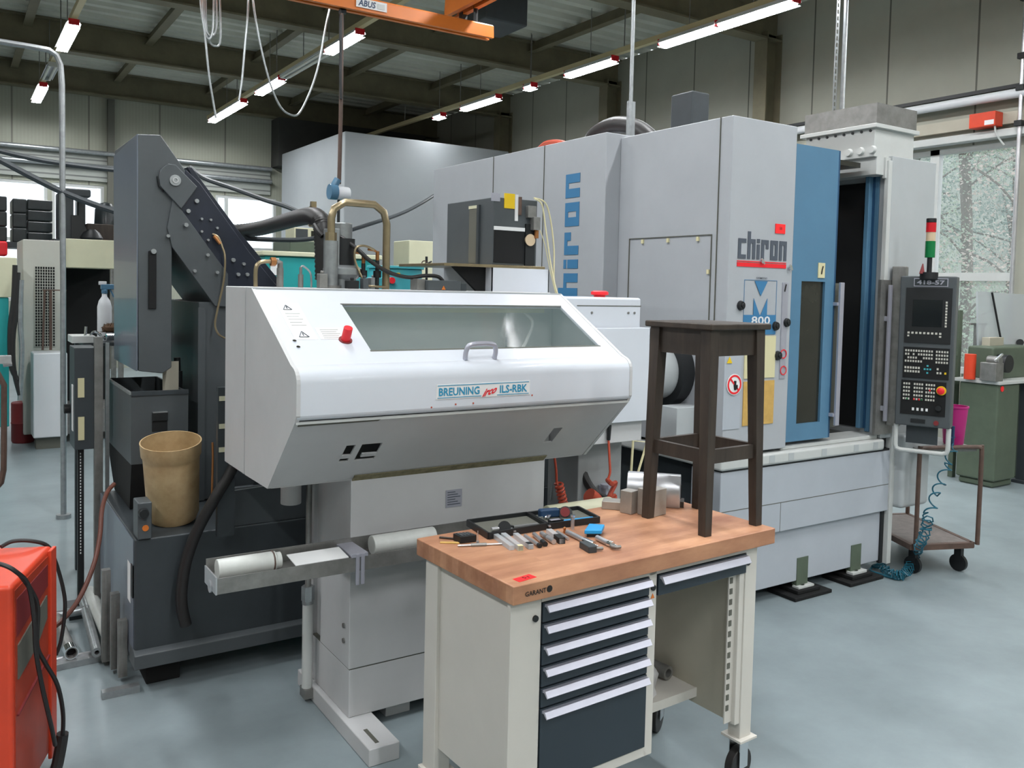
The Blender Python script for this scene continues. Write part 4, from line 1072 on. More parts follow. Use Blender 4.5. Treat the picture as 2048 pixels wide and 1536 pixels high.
# tray in front with rolls
TY, TZ0, TZ1 = 2.93, 0.698, 0.752
t = thing('collecting_tray', 'long stainless collecting tray held out in front of the bar feeder column', 'tray', (0.74, TY, TZ0))
MB().prism([(TY, TZ0), (TY, TZ1), (TY + 0.004, TZ1), (TY + 0.004, TZ0 + 0.03), (TY + 0.145, TZ0 + 0.03), (TY + 0.145, TZ1 + 0.028), (TY + 0.149, TZ1 + 0.028), (TY + 0.149, TZ0)], 'X', 0.745, 2.56).build('trough', M['steel_d'], t, smooth=0)
MB().box((0.741, TY - 0.001, TZ0 - 0.001), (0.746, TY + 0.15, TZ1 + 0.005)).build('end_plate', 'steel', t, smooth=0)
MB().cyl((0.737, TY + 0.07, TZ0 + 0.01), (0.742, TY + 0.07, TZ0 + 0.01), 0.022).build('end_disc', 'steel', t)
MB().box((1.242, TY - 0.006, TZ0 - 0.05), (1.256, TY, TZ1 + 0.01)).box((1.262, TY - 0.006, TZ0 - 0.05), (1.276, TY, TZ1 + 0.01)).box((1.225, TY - 0.004, TZ1 - 0.002), (1.29, TY + 0.15, TZ1 + 0.012)).build('clamp', 'alu', t, bev=0.001)
MB().prism([(TY + 0.02, TZ0), (TY + 0.149, TZ0), (TY + 0.149, TZ0 - 0.05)], 'X', 1.20, 1.24).build('bracket', 'dark2', t, smooth=0)
MB().box((1.22, TY + 0.145, TZ0 - 0.02), (1.30, CY0 + 0.001, TZ0 + 0.02)).build('arm', 'steel_d', t, smooth=0)
MB().plate((1.02, TY + 0.01, TZ1 - 0.003), (0.2, 0.0, 0), (0, 0.10, 0.012), 0.003).build('white_strip', 'paper', t, smooth=0)
for i, (xa, xb, r, m, l) in enumerate(((0.762, 0.965, 0.034, 'whitepipe', 'white plastic roll lying on the outer end of the collecting tray'),
                                (1.335, 1.60, 0.036, M['whitepipe'], 'cream plastic roll on the tray next to the worktop corner'),
                                (2.15, 2.50, 0.045, M['cream'], 'pale green-white roll on the tray behind the open tool case'))):
    tt = thing('plastic_roll', l, 'roll', (xa, TY + 0.065, TZ0 + 0.03))
    yy = TY + 0.07; zc = TZ0 + 0.03 + r
    MB().cyl((xa, yy, zc), (xb, yy, zc), r, n=28).build('roll', m, tt, bev=0.003)
    if i == 0:
        MB().cyl((xb, yy, zc), (xb + 0.018, yy, zc), r * 0.85).build('roll_end', m, tt)
        MB().tube([(xb - 0.01, yy + r * 1.02 * math.cos(a), zc + r * 1.02 * math.sin(a)) for a in [2 * PI * i / 12 for i in range(13)]], 0.003, 6).build('wire_tie', 'rust', tt)
# pipes and fittings on top of the feeder: own things standing on the roof
ZT = 1.732
t = thing('bent_pipe', 'tall bent bronze-coloured pipe standing on top of the bar feeder', 'pipe', (1.347, 3.5, ZT))
xl, xr, zt = 1.352, 1.607, 2.098
MB().tube([(xl, 3.5, ZT + 0.22), (xl, 3.5, zt - 0.07), (xl + 0.012, 3.5, zt - 0.03), (xl + 0.06, 3.5, zt), (xr - 0.06, 3.5, zt), (xr - 0.015, 3.5, zt - 0.03), (xr, 3.5, zt - 0.08), (xr, 3.5, ZT)], 0.0165, 14).build('bent_pipe', 'pipe', t)
MB().cyl((xl, 3.5, ZT + 0.2), (xl, 3.5, ZT + 0.235), 0.024, n=6).build('union_nut', 'pipe', t)
MB().cyl((xl, 3.5, ZT), (xl, 3.5, ZT + 0.2), 0.03).build('lower_pipe', 'galv', t)
MB().cyl((xl, 3.5, ZT), (xl, 3.5, ZT + 0.012), 0.045).build('flange', 'steel_d', t)
t = thing('small_bent_pipe', 'short bent steel pipe with a brass union on the corner of the bar feeder', 'pipe', (1.03, 3.5, ZT))
MB().tube([(1.035, 3.5, ZT), (1.035, 3.5, 1.80), (1.045, 3.5, 1.825), (1.07, 3.5, 1.835), (1.125, 3.5, 1.835)], 0.0085, 10, sm=3).build('tube', 'pipe', t)
MB().cyl((1.095, 3.5, 1.835), (1.115, 3.5, 1.835), 0.019, n=6).build('union_nut', 'brass', t)
MB().cyl((1.135, 3.5, ZT), (1.135, 3.5, 1.81), 0.014).tube([(1.12, 3.5, 1.835), (1.135, 3.5, 1.832), (1.135, 3.5, 1.80)], 0.012, 10).build('elbow', 'steel_d', t)
t = thing('valve_fitting', 'slim fitting with a curved capillary on the bar feeder roof beside the brass union', 'fitting', (1.20, 3.5, ZT))
MB().cyl((1.222, 3.5, ZT), (1.222, 3.5, ZT + 0.055), 0.011).cyl((1.222, 3.5, ZT + 0.055), (1.222, 3.5, ZT + 0.085), 0.006).build('body', 'steel_d', t)
MB().tube([(1.222, 3.5, ZT + 0.083), (1.232, 3.5, ZT + 0.09), (1.262, 3.5, ZT + 0.065), (1.268, 3.5, ZT + 0.03), (1.268, 3.5, ZT)], 0.004, 8, sm=3).build('capillary', 'galv', t)
t = thing('suction_hose', 'thick black corrugated suction hose reaching from the conveyor to the top of the bar feeder', 'hose', (1.363, 3.600, 1.961))
pts = [Vector(p) for p in ((1.319, 5.400, 2.052), (1.471, 5.300, 2.057), (1.501, 5.000, 2.060), (1.488, 4.600, 2.070), (1.447, 4.200, 2.072), (1.408, 3.900, 2.063), (1.380, 3.720, 2.037), (1.374, 3.660, 1.997), (1.374, 3.640, 1.898), (1.378, 3.640, 1.767))]
path = smooth_path(pts, 14); rad = [0.038 + (0.004 if i % 2 else 0) for i in range(len(path))]
MB().tube(path, 0.032, 14, radii=rad).build('corrugated_hose', 'hose', t, smooth=60)
p = Vector((1.405, 3.880, 2.059))
MB().ring(p + Vector((-0.008, 0, 0)), p + Vector((0.012, 0, 0)), 0.049, 0.040).box(p + Vector((-0.01, -0.02, 0.042)), p + Vector((0.014, 0.0, 0.068))).build('hose_clamp', 'pipe', t)
MB().tube([(1.339, 3.660, 2.005), (1.339, 3.620, 1.978), (1.352, 3.600, 1.956)], 0.012, 8, sm=3).build('clamp_strap', 'hose', t)
# electric motor between the pipes
t = thing('feeder_motor', 'silver upright motor with dark open winding on the roof of the bar feeder', 'motor', (1.44, 3.55, ZT))
MB().cyl((1.43, 3.56, ZT), (1.43, 3.56, ZT + 0.09), 0.055, 0.062).lathe((1.43, 3.56, ZT + 0.04), [(0.06, 0), (0.085, 0.02), (0.085, 0.045), (0.06, 0.06)], 28).build('motor_foot', 'galv', t)
MB().cyl((1.43, 3.57, ZT + 0.1), (1.43, 3.57, ZT + 0.215), 0.055).build('winding', 'black', t)
MB().box((1.355, 3.52, ZT), (1.40, 3.6, ZT + 0.255)).build('side_plate', 'galv', t, bev=0.004)
MB().cyl((1.44, 3.6, ZT + 0.2), (1.44, 3.6, ZT + 0.285), 0.045).build('top_cover', 'galv', t, bev=0.006)
for i, (x, z1, m) in enumerate(((1.50, 0.15, 'black'), (1.565, 0.165, 'black'))):
    tt = thing('pressure_sensor', ['dark upright sensor with a brass head on the feeder roof, next to the motor', 'dark upright sensor with a brass elbow, closer to the bent pipe leg'][i], 'sensor', (x, 3.5, ZT))
    MB().cyl((x, 3.5, ZT), (x, 3.5, ZT + z1 - 0.04), 0.009).cyl((x, 3.5, ZT + 0.05), (x, 3.5, ZT + 0.08), 0.017).build('body', m, tt)
    MB().cyl((x, 3.5, ZT + z1 - 0.04), (x, 3.5, ZT + z1), 0.008).tube([(x, 3.5, ZT + z1 - 0.005), (x - 0.015, 3.5, ZT + z1 + 0.003), (x - 0.045, 3.5, ZT + z1 + 0.006)], 0.005, 8).build('brass_head', 'brass', tt)
tag(MB().tube([(1.545, 3.49, ZT + 0.17), (1.50, 3.49, ZT + 0.185), (1.462, 3.49, ZT + 0.175), (1.455, 3.49, ZT + 0.13), (1.47, 3.48, ZT + 0.08), (1.50, 3.47, ZT + 0.02), (1.54, 3.46, ZT + 0.012), (1.60, 3.46, ZT + 0.01)], 0.005, 8, sm=5).build('capillary_tube', 'pipe'), 'thin bronze capillary arching between the two sensors', 'tube')
tag(MB().tube([(1.38, 3.62, ZT + 0.235), (1.42, 3.56, ZT + 0.22), (1.47, 3.50, ZT + 0.17), (1.52, 3.47, ZT + 0.12), (1.60, 3.46, ZT + 0.075), (1.70, 3.47, ZT + 0.055), (1.80, 3.5, ZT + 0.065), (1.87, 3.5, ZT + 0.06), (1.905, 3.5, ZT + 0.02)], 0.009, 10, sm=5).build('black_hose', 'hose'), 'black hose sagging across the feeder roof from the motor to the dark valve box', 'hose')
t = thing('valve_block', 'row of dark valve housings with an orange warning triangle on the feeder roof', 'valve box', (1.78, 3.42, ZT))
MB().box((1.765, 3.40, ZT), (1.93, 3.5, ZT + 0.045)).build('housing', 'dark', t, bev=0.003)
MB().box((1.92, 3.41, ZT), (1.965, 3.5, ZT + 0.034)).build('end_housing', 'dark2', t, bev=0.003)
MB().box((1.725, 3.43, ZT), (1.765, 3.5, ZT + 0.05)).build('side_housing', 'steel_d', t, bev=0.003)
MB().poly([(1.83, 3.398, ZT + 0.004), (1.85, 3.398, ZT + 0.004), (1.84, 3.398, ZT + 0.022)], (0, -1, 0), 0.001).build('warning_triangle', 'crane', t, smooth=0)
for i, (x, y, dx, dz, m, l) in enumerate(((1.30, 3.46, 0.035, 0.06, 'steel_d', 'small grey connector block on the feeder roof beside the tall pipe'), (1.42, 3.43, 0.05, 0.035, 'black', 'low black terminal block before the feeder motor'), (1.60, 3.62, 0.04, 0.05, 'galv', 'small silver bracket on the feeder roof behind the pipe leg'), (1.475, 3.43, 0.025, 0.045, 'dark', 'little dark plug standing before the feeder motor'))):
    tag(MB().box((x - dx / 2, y - 0.02, ZT), (x + dx / 2, y + 0.02, ZT + dz)).cyl((x, y, ZT + dz), (x, y, ZT + dz + 0.012), 0.008).build('connector_block', m, bev=0.003), l, 'connector')
# oil cooler box with its bracket
bx0, by0, bz0, bz1 = 2.229, 3.62, 1.862, 2.192
byb = 4.092; bx1 = 2.487
t = thing('oil_cooler', 'dark grey cooler box with a yellow label on a white bracket above the feeder', 'cooler', (bx0, by0, 1.732))
MB().box((bx0, by0, bz0), (bx1, byb, bz1)).build('casing', 'dark', t, bev=0.004)
b = MB()
MB().box((bx0 - 0.003, 3.768, bz0 + 0.01), (bx0 + 0.002, 3.853, bz1 - 0.045)).build('side_grille', M['seam'], t, smooth=0)
MB().box((bx0 - 0.012, 3.743, bz0), (bx0 + 0.002, 3.763, bz1 - 0.03)).build('grille_frame', 'dark2', t, smooth=0)
MB().box((bx0 - 0.004, 3.753, bz1 - 0.045), (bx0 + 0.002, 3.858, bz1 - 0.03)).build('grille_tape', 'cream', t, smooth=0)
fx0, fx1 = 2.232, 2.411
MB().box((fx0, by0 - 0.004, 1.874), (fx1, by0 + 0.002, 2.033)).build('front_opening', 'black_matt', t, smooth=0)
MB().box((fx0, by0 - 0.006, 2.033), (fx1, by0 + 0.002, 2.051)).build('opening_tape', 'paper', t, smooth=0)
card('yellow_label', 2.288, 2.142, 2.348, 2.215, 'yellow', Y=3.618, parent=t)
card('level_strip', 2.351, 2.083, 2.369, 2.213, 'paper', Y=3.618, parent=t)
card('grey_label', 2.213, 2.172, 2.262, 2.211, M['alu'], Y=3.618, parent=t)
x = 2.377
MB().cyl((x, 3.612, 2.113), (x, 3.612, 2.202), 0.009).build('sight_tube', 'rust', t)
MB().cyl((x - 0.03, 3.66, bz1), (x - 0.03, 3.66, bz1 + 0.015), 0.018).build('cap', 'black', t)
c = Vector((2.436, 3.600, 1.992))
MB().cyl(c, c + Vector((0, 0.03, 0)), 0.03, 0.02, 24).build('gauge_bulb', 'amberl', t)
MB().box((c.x - 0.022, 3.61, bz0), (c.x + 0.035, 3.625, bz1 - 0.12)).build('valve_plate', 'black', t, smooth=0)
MB().box((c.x - 0.02, 3.595, bz1 - 0.09), (c.x + 0.03, 3.625, bz1 - 0.03)).box((c.x + 0.005, 3.58, bz1 - 0.15), (c.x + 0.045, 3.62, bz1 - 0.085)).build('pressure_switch', 'steel_d', t, bev=0.003)
MB().cyl((c.x + 0.035, 3.6, bz1 - 0.19), (c.x + 0.035, 3.6, bz1 - 0.15), 0.012).build('oil_glass', 'brass', t)
MB().box((1.95, 3.60, bz0 - 0.014), (2.53, byb, bz0)).build('base_plate', 'pipe', t, bev=0.002)
MB().box((2.215, 3.60, ZT), (2.555, 3.605, bz0 - 0.014)).box((2.215, 3.60, ZT), (2.22, byb, bz0 - 0.014)).box((2.55, 3.60, ZT), (2.555, byb, bz0 - 0.014)).build('bracket_plate', 'brwhite', t, smooth=0)
b = MB().prism([(2.03, bz0 - 0.014), (2.225, bz0 - 0.014), (2.225, ZT), (2.165, ZT)], 'Y', 3.66, 3.68); b.build('gusset', 'black_matt', t, smooth=0)
for i, pts in enumerate(([(2.451, 3.600, 2.202), (2.519, 3.600, 2.184), (2.556, 3.600, 2.099), (2.582, 3.600, 1.949), (2.587, 3.600, 1.796), (2.615, 3.600, 1.715)], [(2.444, 3.580, 2.195), (2.487, 3.580, 2.168), (2.515, 3.580, 2.045), (2.545, 3.580, 1.896), (2.579, 3.580, 1.771), (2.603, 3.580, 1.715)], [(2.479, 3.590, 2.056), (2.518, 3.590, 1.971), (2.553, 3.590, 1.846), (2.595, 3.590, 1.720)])):
    MB().tube(pts, 0.004 if i < 2 else 0.0025, 8, sm=5).build('thin_tube', M['cream_lbl'], t)
# cables and coils between the feeder and the machine
def coil(p, q_, R, turns, r, n=14):
    p, q_ = Vector(p), Vector(q_); d = (q_ - p); u = d.normalized().orthogonal().normalized(); v = d.normalized().cross(u)
    return [p + d * (i / (turns * n)) + (u * math.cos(2 * PI * i / n) + v * math.sin(2 * PI * i / n)) * R for i in range(turns * n + 1)]
t = thing('coiled_air_hose', 'orange-red coiled hose hanging below the white cover, behind the steel blocks', 'hose', (2.731, 3.250, 0.721))
MB().tube([(2.711, 3.280, 1.015), (2.704, 3.260, 0.920), (2.701, 3.250, 0.861), (2.687, 3.250, 0.825)], 0.006, 8, sm=4).build('straight_hose', 'redcoil', t)
MB().cyl((2.714, 3.280, 1.089), (2.711, 3.280, 1.015), 0.011, 0.009).build('connector', 'black', t)
MB().tube([(2.687, 3.250, 0.825), (2.674, 3.200, 0.817), (2.780, 3.300, 0.791), (2.711, 3.250, 0.761), (2.661, 3.200, 0.750), (2.776, 3.300, 0.726), (2.738, 3.250, 0.701), (2.757, 3.250, 0.619)], 0.012, 8, sm=5).build('kinked_coil', 'redcoil', t)
t = thing('coiled_air_hose', 'red coiled hose hanging between the feeder column and the cable loom', 'hose', (2.439, 3.300, 0.744))
MB().tube([(2.397, 3.300, 0.969), (2.411, 3.300, 0.892), (2.416, 3.300, 0.831)], 0.006, 8, sm=4).build('straight_hose', 'redcoil', t)
MB().tube(coil((2.427, 3.300, 0.830), (2.477, 3.300, 0.667), 0.018, 9, 0.006), 0.006, 7).build('coil', 'redcoil', t)
tag(MB().tube([(2.495, 3.150, 0.794), (2.532, 3.150, 0.766), (2.564, 3.150, 0.715)], 0.035, 12, sm=4).build('red_protection_sleeve', 'redcoil'), 'short thick red hose end rising just behind the worktop edge', 'hose')
tag(MB().tube([(2.672, 3.500, 0.983), (2.669, 3.450, 0.889), (2.672, 3.400, 0.797), (2.708, 3.350, 0.727), (2.789, 3.330, 0.690)], 0.022, 10, sm=6).build('cable_loom', 'hose'), 'thick black cable curving down behind the bench to the white column', 'cable')
tag(MB().tube([(2.611, 3.620, 0.654), (2.638, 3.620, 0.809), (2.703, 3.620, 0.819), (2.786, 3.620, 0.789), (2.790, 3.620, 0.955)], 0.006, 8, sm=6).build('grey_cable', 'galv'), 'thin grey cable looping in the dark gap beside the feeder column', 'cable')
t = thing('angle_fitting', 'white and steel pipe fitting between the cable loom and the coiled hose', 'fitting', (2.780, 3.380, 0.726))
MB().cyl((2.769, 3.380, 0.765), (2.771, 3.380, 0.714), 0.025).cyl((2.772, 3.360, 0.774), (2.772, 3.360, 0.756), 0.03).build('body', 'alu', t)
t = thing('tube_stand', 'thin beige tube frame standing upright behind the stool leg', 'frame', (2.724, 3.100, 0.875))
MB().tube([(2.705, 3.100, 0.877), (2.712, 3.100, 1.039), (2.800, 3.100, 1.028), (2.749, 3.100, 0.885)], 0.006, 8).build('tube', 'cream_lbl', t)

# ================================================================== WORKBENCH
BO = Vector((1.310, 1.979, 0)); BR = 0.0468
BM = Matrix.Translation(BO) @ Matrix.Rotation(BR, 4, 'Z')
T = thing('workbench', 'cream steel workbench on castors with beech worktop and anthracite drawers', 'workbench', tuple(BO), BR)
def L_(b, name, m, parent=None, **k): return b.build(name, m, parent or T, local=True, **k)
WT = L_(MB().box((0, 0, 0.864), (1.148, 0.548, 0.92)), 'worktop', 'top', bev=0.004)
text('brand_stamp', 'GARANT', (0.040, -0.001, 0.884), (0.075, 0, 0), (0, 0, 0.014), 'black_print', WT, bold=0.02, local=True)
MB().ring((0.128, 0.0, 0.891), (0.128, -0.001, 0.891), 0.010, 0.0, 20).build('stamp_dot', 'black_print', WT, local=True)
b = MB(); b.poly([(0.036, 0.022, 0.9202), (0.104, 0.030, 0.9202), (0.100, 0.062, 0.9202), (0.034, 0.052, 0.9202)], (0, 0, 1), 0.001)
L_(b, 'lot_tag', 'redtag', WT, smooth=0)
text('lot_number', '51', (0.062, 0.034, 0.9205), (0.022, 0.002, 0), (-0.001, 0.014, 0), 'black_print', WT, local=True)
# carcass
L_(MB().box((0.012, 0.03, 0.252), (0.124, 0.045, 0.864)), 'front_post', 'bench', bev=0.002)
L_(MB().box((0.012, 0.028, 0.252), (0.082, 0.031, 0.864)), 'corner_post', 'bench', smooth=0)
L_(MB().box((0.026, 0.045, 0.285), (0.034, 0.50, 0.864)), 'side_panel', 'bench', smooth=0)
L_(MB().box((0.026, 0.045, 0.255), (0.075, 0.50, 0.287)), 'side_sill', 'bench', bev=0.002)
L_(MB().box((0.012, 0.43, 0.17), (0.072, 0.505, 0.864)), 'leg', 'bench', bev=0.003)
L_(MB().box((0.012, 0.03, 0.17), (0.062, 0.085, 0.252)), 'leg', 'bench', bev=0.003)
L_(MB().box((0.124, 0.03, 0.252), (0.563, 0.05, 0.283)), 'lower_rail', 'bench', bev=0.002)
L_(MB().box((0.124, 0.03, 0.842), (1.035, 0.06, 0.864)), 'upper_rail', 'bench', bev=0.002)
L_(MB().box((0.557, 0.03, 0.252), (0.592, 0.52, 0.864)), 'divider', 'bench', bev=0.002)
L_(MB().box((1.03, 0.03, 0.17), (1.09, 0.085, 0.864)).box((1.005, 0.035, 0.225), (1.032, 0.06, 0.864)), 'leg', 'bench', bev=0.003)
L_(MB().box((1.04, 0.44, 0.17), (1.09, 0.505, 0.864)), 'leg', 'bench', bev=0.003)
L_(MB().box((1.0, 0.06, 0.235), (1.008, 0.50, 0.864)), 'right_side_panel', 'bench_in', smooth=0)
b = MB()
for i in range(13): b.box((0.972, 0.048, 0.28 + i * 0.038), (0.986, 0.052, 0.30 + i * 0.038))
L_(MB().box((0.968, 0.05, 0.235), (1.005, 0.055, 0.77)), 'slotted_strip', 'bench', smooth=0)
L_(b, 'strip_slot', 'seam', smooth=0)
L_(MB().box((0.592, 0.215, 0.282), (1.0, 0.50, 0.294)).box((0.592, 0.209, 0.262), (1.0, 0.216, 0.296)), 'shelf', 'bench', smooth=0)
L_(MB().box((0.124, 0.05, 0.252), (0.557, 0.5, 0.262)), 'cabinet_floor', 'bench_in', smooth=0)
for (x, z) in ((0.101, 0.80), (0.574, 0.803), (1.038, 0.806)):
    L_(MB().cyl((x, 0.03, z), (x, 0.024, z), 0.0095, n=18), 'lock', 'black')
b = MB(); b.poly([(0.565, 0.029, 0.768), (0.582, 0.029, 0.768), (0.5735, 0.029, 0.784)], (0, -1, 0), 0.001); L_(b, 'warning_triangle', 'crane', smooth=0)
zt = [0.842, 0.780, 0.716, 0.652, 0.588, 0.526]; zbt = [0.782, 0.718, 0.654, 0.590, 0.528, 0.285]
for i in range(6):
    d = L_(MB().box((0.127, 0.026, zbt[i] + 0.001), (0.556, 0.05, zt[i] - 0.002)), 'drawer', 'drawer', bev=0.0015)
    L_(MB().prism([(0.026, zt[i] - 0.006), (0.012, zt[i] - 0.006), (0.001, zt[i] - 0.022), (0.004, zt[i] - 0.025), (0.018, zt[i] - 0.012), (0.026, zt[i] - 0.014)], 'X', 0.132, 0.552), 'drawer_handle', 'alu', d, smooth=0)
d = L_(MB().box((0.596, 0.026, 0.772), (1.028, 0.05, 0.840)).box((0.60, 0.05, 0.775), (1.02, 0.45, 0.83)), 'drawer', 'drawer', bev=0.0015)
L_(MB().prism([(0.026, 0.836), (0.012, 0.836), (0.000, 0.816), (0.003, 0.813), (0.018, 0.828), (0.026, 0.828)], 'X', 0.60, 1.024), 'drawer_handle', 'alu', d, smooth=0)
for (x, y, a) in ((1.06, 0.058, 0.1), (1.065, 0.472, 0.5), (0.045, 0.468, 0.3), (0.04, 0.058, 0.2)):
    c = L_(MB().box((x - 0.045, y - 0.045, 0.162), (x + 0.045, y + 0.045, 0.172)), 'castor_plate', 'bench', bev=0.002)
    dx, dy = math.cos(a), math.sin(a); ax = Vector((-dy, dx, 0)); w = Vector((x + dx * -0.0, y + dy * 0.0, 0.0625))
    L_(MB().cyl(w - ax * 0.016, w + ax * 0.016, 0.0625, n=32), 'castor_wheel', 'hose', c, bev=0.004)
    f = MB()
    for s in (-1, 1): f.bar(w + ax * 0.022 * s + Vector((0, 0, -0.008)), w + ax * 0.022 * s + Vector((0, 0, 0.10)), 0.05, 0.003, up=ax)
    L_(f, 'castor_fork', 'chrome', c, smooth=0)
# ------------------------------------------------------------------ stool on the bench
t = thing('wooden_stool', 'dark wooden stool with four splayed legs and foot rails standing on the workbench', 'stool', tuple(BM @ Vector((0.985, 0.203, 0.92))), BR)
ZS = 1.645 - 0.92
def S_(b, name, m='stool', **k): return b.build(name, m, t, local=True, **k)
S_(MB().box((-0.158, -0.158, ZS - 0.022), (0.158, 0.158, ZS)), 'seat', bev=0.005)
for sx in (-1, 1):
    for sy in (-1, 1):
        p0 = Vector((sx * 0.133, sy * 0.137, 0)); p1 = Vector((sx * 0.120, sy * 0.120, ZS - 0.022))
        vs = []
        for p, h in ((p0, 0.0165), (p1, 0.023)):
            vs += [p + Vector((a * h, c * h, 0)) for a, c in ((-1, -1), (1, -1), (1, 1), (-1, 1))]
        S_(MB().add(vs, [(3, 2, 1, 0), (4, 5, 6, 7), (0, 1, 5, 4), (1, 2, 6, 5), (2, 3, 7, 6), (3, 0, 4, 7)]), 'leg', bev=0.002)
for s in (-1, 1):
    S_(MB().box((-0.10, s * 0.122 - 0.011, ZS - 0.112), (0.10, s * 0.122 + 0.011, ZS - 0.022)), 'apron')
    S_(MB().box((s * 0.122 - 0.011, -0.10, ZS - 0.112), (s * 0.122 + 0.011, 0.10, ZS - 0.022)), 'apron')
    S_(MB().box((-0.115, s * 0.130 - 0.009, 0.245), (0.115, s * 0.130 + 0.009, 0.293)), 'foot_rail')
    S_(MB().box((s * 0.128 - 0.009, -0.12, 0.245), (s * 0.128 + 0.009, 0.12, 0.293)), 'foot_rail')
# ------------------------------------------------------------------ tools on the worktop
ZW = 0.9205
def up(p, h): return Vector(p) + Vector((0, 0, h))
def tool_case(pts, label, h=0.022):
    t = thing('tool_case', label, 'tool case', pts[0][:2] + (ZW,))
    P_ = [Vector(p) for p in pts]; c = sum(P_, Vector()) / 4
    base = [Vector((p.x, p.y, ZW)) for p in P_]
    MB().add(base + [up(p, h * 0.4) for p in base], [(3, 2, 1, 0), (4, 5, 6, 7), (0, 1, 5, 4), (1, 2, 6, 5), (2, 3, 7, 6), (3, 0, 4, 7)]).build('foam_bed', 'seam', t, smooth=0)
    b = MB()
    for i in range(4):
        b.bar(up(base[i], h / 2), up(base[(i + 1) % 4], h / 2), 0.008, h)
    b.build('case_rim', 'black', t, smooth=0)
    return t
A = tool_case([(1.485, 2.400, 0.920), (1.723, 2.406, 0.920), (1.747, 2.562, 0.920), (1.505, 2.573, 0.920)], 'open black tool case with a steel caliper in it, next to the small black box')
Bc = tool_case([(1.728, 2.403, 0.920), (1.938, 2.385, 0.920), (1.964, 2.542, 0.920), (1.752, 2.559, 0.920)], 'open black tool case holding a blue digital caliper, behind the standing steel pin')
t = thing('caliper', 'steel dial caliper lying in the open case beside the small black box', 'caliper', (1.581, 2.449, 0.930))
b = MB().bar((1.599, 2.447, 0.935), (1.709, 2.438, 0.935), 0.010, 0.004).bar((1.596, 2.435, 0.935), (1.585, 2.393, 0.935), 0.008, 0.003); b.build('beam', 'steel', t)
MB().cyl((1.585, 2.460, 0.932), (1.566, 2.430, 0.942), 0.022).bar((1.563, 2.453, 0.935), (1.612, 2.447, 0.935), 0.016, 0.008).build('dial_slide', 'black', t)
MB().cyl((1.524, 2.445, 0.937), (1.551, 2.444, 0.937), 0.007).build('roller', 'steel', t)
t = thing('digital_caliper', 'digital caliper with blue scale and grey display in the case behind the steel pin', 'caliper', (1.800, 2.462, 0.930))
MB().bar((1.751, 2.430, 0.935), (1.930, 2.409, 0.935), 0.014, 0.004).build('scale', 'cyan', t)
MB().bar((1.749, 2.425, 0.940), (1.800, 2.420, 0.940), 0.026, 0.012).build('slide_body', 'black', t, bev=0.002)
MB().bar((1.744, 2.413, 0.948), (1.782, 2.411, 0.948), 0.013, 0.002).build('display', 'alu', t)
MB().bar((1.745, 2.440, 0.935), (1.724, 2.387, 0.935), 0.008, 0.004).bar((1.771, 2.465, 0.940), (1.811, 2.505, 0.940), 0.008, 0.003).build('jaw', 'steel', t)
t = thing('blue_tool_pouch', 'dark blue folded tool pouch at the back edge of the open tool case', 'pouch', (1.841, 2.564, 0.930))
MB().bar((1.767, 2.515, 0.945), (1.842, 2.499, 0.945), 0.03, 0.03).build('body', 'navy', t, bev=0.006)
t = thing('round_tin', 'dark round tin with a reddish lid in the tool case behind the caliper', 'tin', (1.889, 2.523, 0.930))
MB().cyl((1.874, 2.499, 0.930), (1.856, 2.476, 0.945), 0.025).build('tin', 'black', t); MB().cyl((1.856, 2.479, 0.948), (1.849, 2.469, 0.951), 0.017).build('lid', 'redfloor', t)
t = thing('steel_bits', 'small bright steel parts lying in the case beside the blue caliper', 'tool parts', (1.764, 2.504, 0.930))
MB().cyl((1.739, 2.480, 0.937), (1.759, 2.484, 0.937), 0.007).tube([(1.773, 2.485, 0.935), (1.789, 2.494, 0.940), (1.804, 2.501, 0.940)], 0.004, 8).build('bit', 'chrome', t)
# small black box
q0, q1, q2, q3 = [Vector(p) for p in ((1.379, 2.400, 0.920), (1.437, 2.394, 0.920), (1.431, 2.436, 0.945), (1.376, 2.446, 0.945))]
t = thing('storage_box', 'small black ribbed plastic box near the corner of the worktop', 'box', tuple(q0))
base = [Vector((p.x, p.y, ZW)) for p in (q0, q1, q2, q3)]
MB().add(base + [up(p, 0.024) for p in base], [(3, 2, 1, 0), (4, 5, 6, 7), (0, 1, 5, 4), (1, 2, 6, 5), (2, 3, 7, 6), (3, 0, 4, 7)]).build('box', 'black', t, bev=0.003)
b = MB()
for i in range(1, 5):
    for j in range(1, 4):
        p = base[0].lerp(base[1], i / 5).lerp(base[3].lerp(base[2], i / 5), j / 4); b.box((p.x - 0.004, p.y - 0.006, ZW + 0.024), (p.x + 0.004, p.y + 0.006, ZW + 0.0255))
b.build('lid_pattern', 'dark', t, smooth=0)
def stick(name, label, cat, p, q_, r, m, n=12, extra=None, flat=None):
    t = thing(name, label, cat, (p[0], p[1], ZW))
    p = Vector(p); q_ = Vector(q_); p.z = q_.z = ZW + r
    b = MB()
    if flat: p.z = q_.z = ZW + flat / 2; b.bar(p, q_, r * 2, flat)
    else: b.cyl(p, q_, r, n=n)
    b.build('body', m, t, bev=0.001 if flat else 0)
    if extra:
        for nm, a, c, rr, mm in extra:
            bb = MB()
            bb.bar(p.lerp(q_, a), p.lerp(q_, c), rr * 2, rr * 2) if flat else bb.cyl(p.lerp(q_, a), p.lerp(q_, c), rr, n=n)
            bb.build(nm, mm, t)
    return t
stick('wooden_rule', 'short yellow wooden rule at the corner side of the small black box', 'ruler', (1.327, 2.442, 0.920), (1.379, 2.407, 0.920), 0.008, 'tan_lbl', flat=0.003)
stick('pencil', 'thin brown pencil touching the small black box', 'pencil', (1.349, 2.487, 0.920), (1.387, 2.447, 0.920), 0.0035, 'stool')
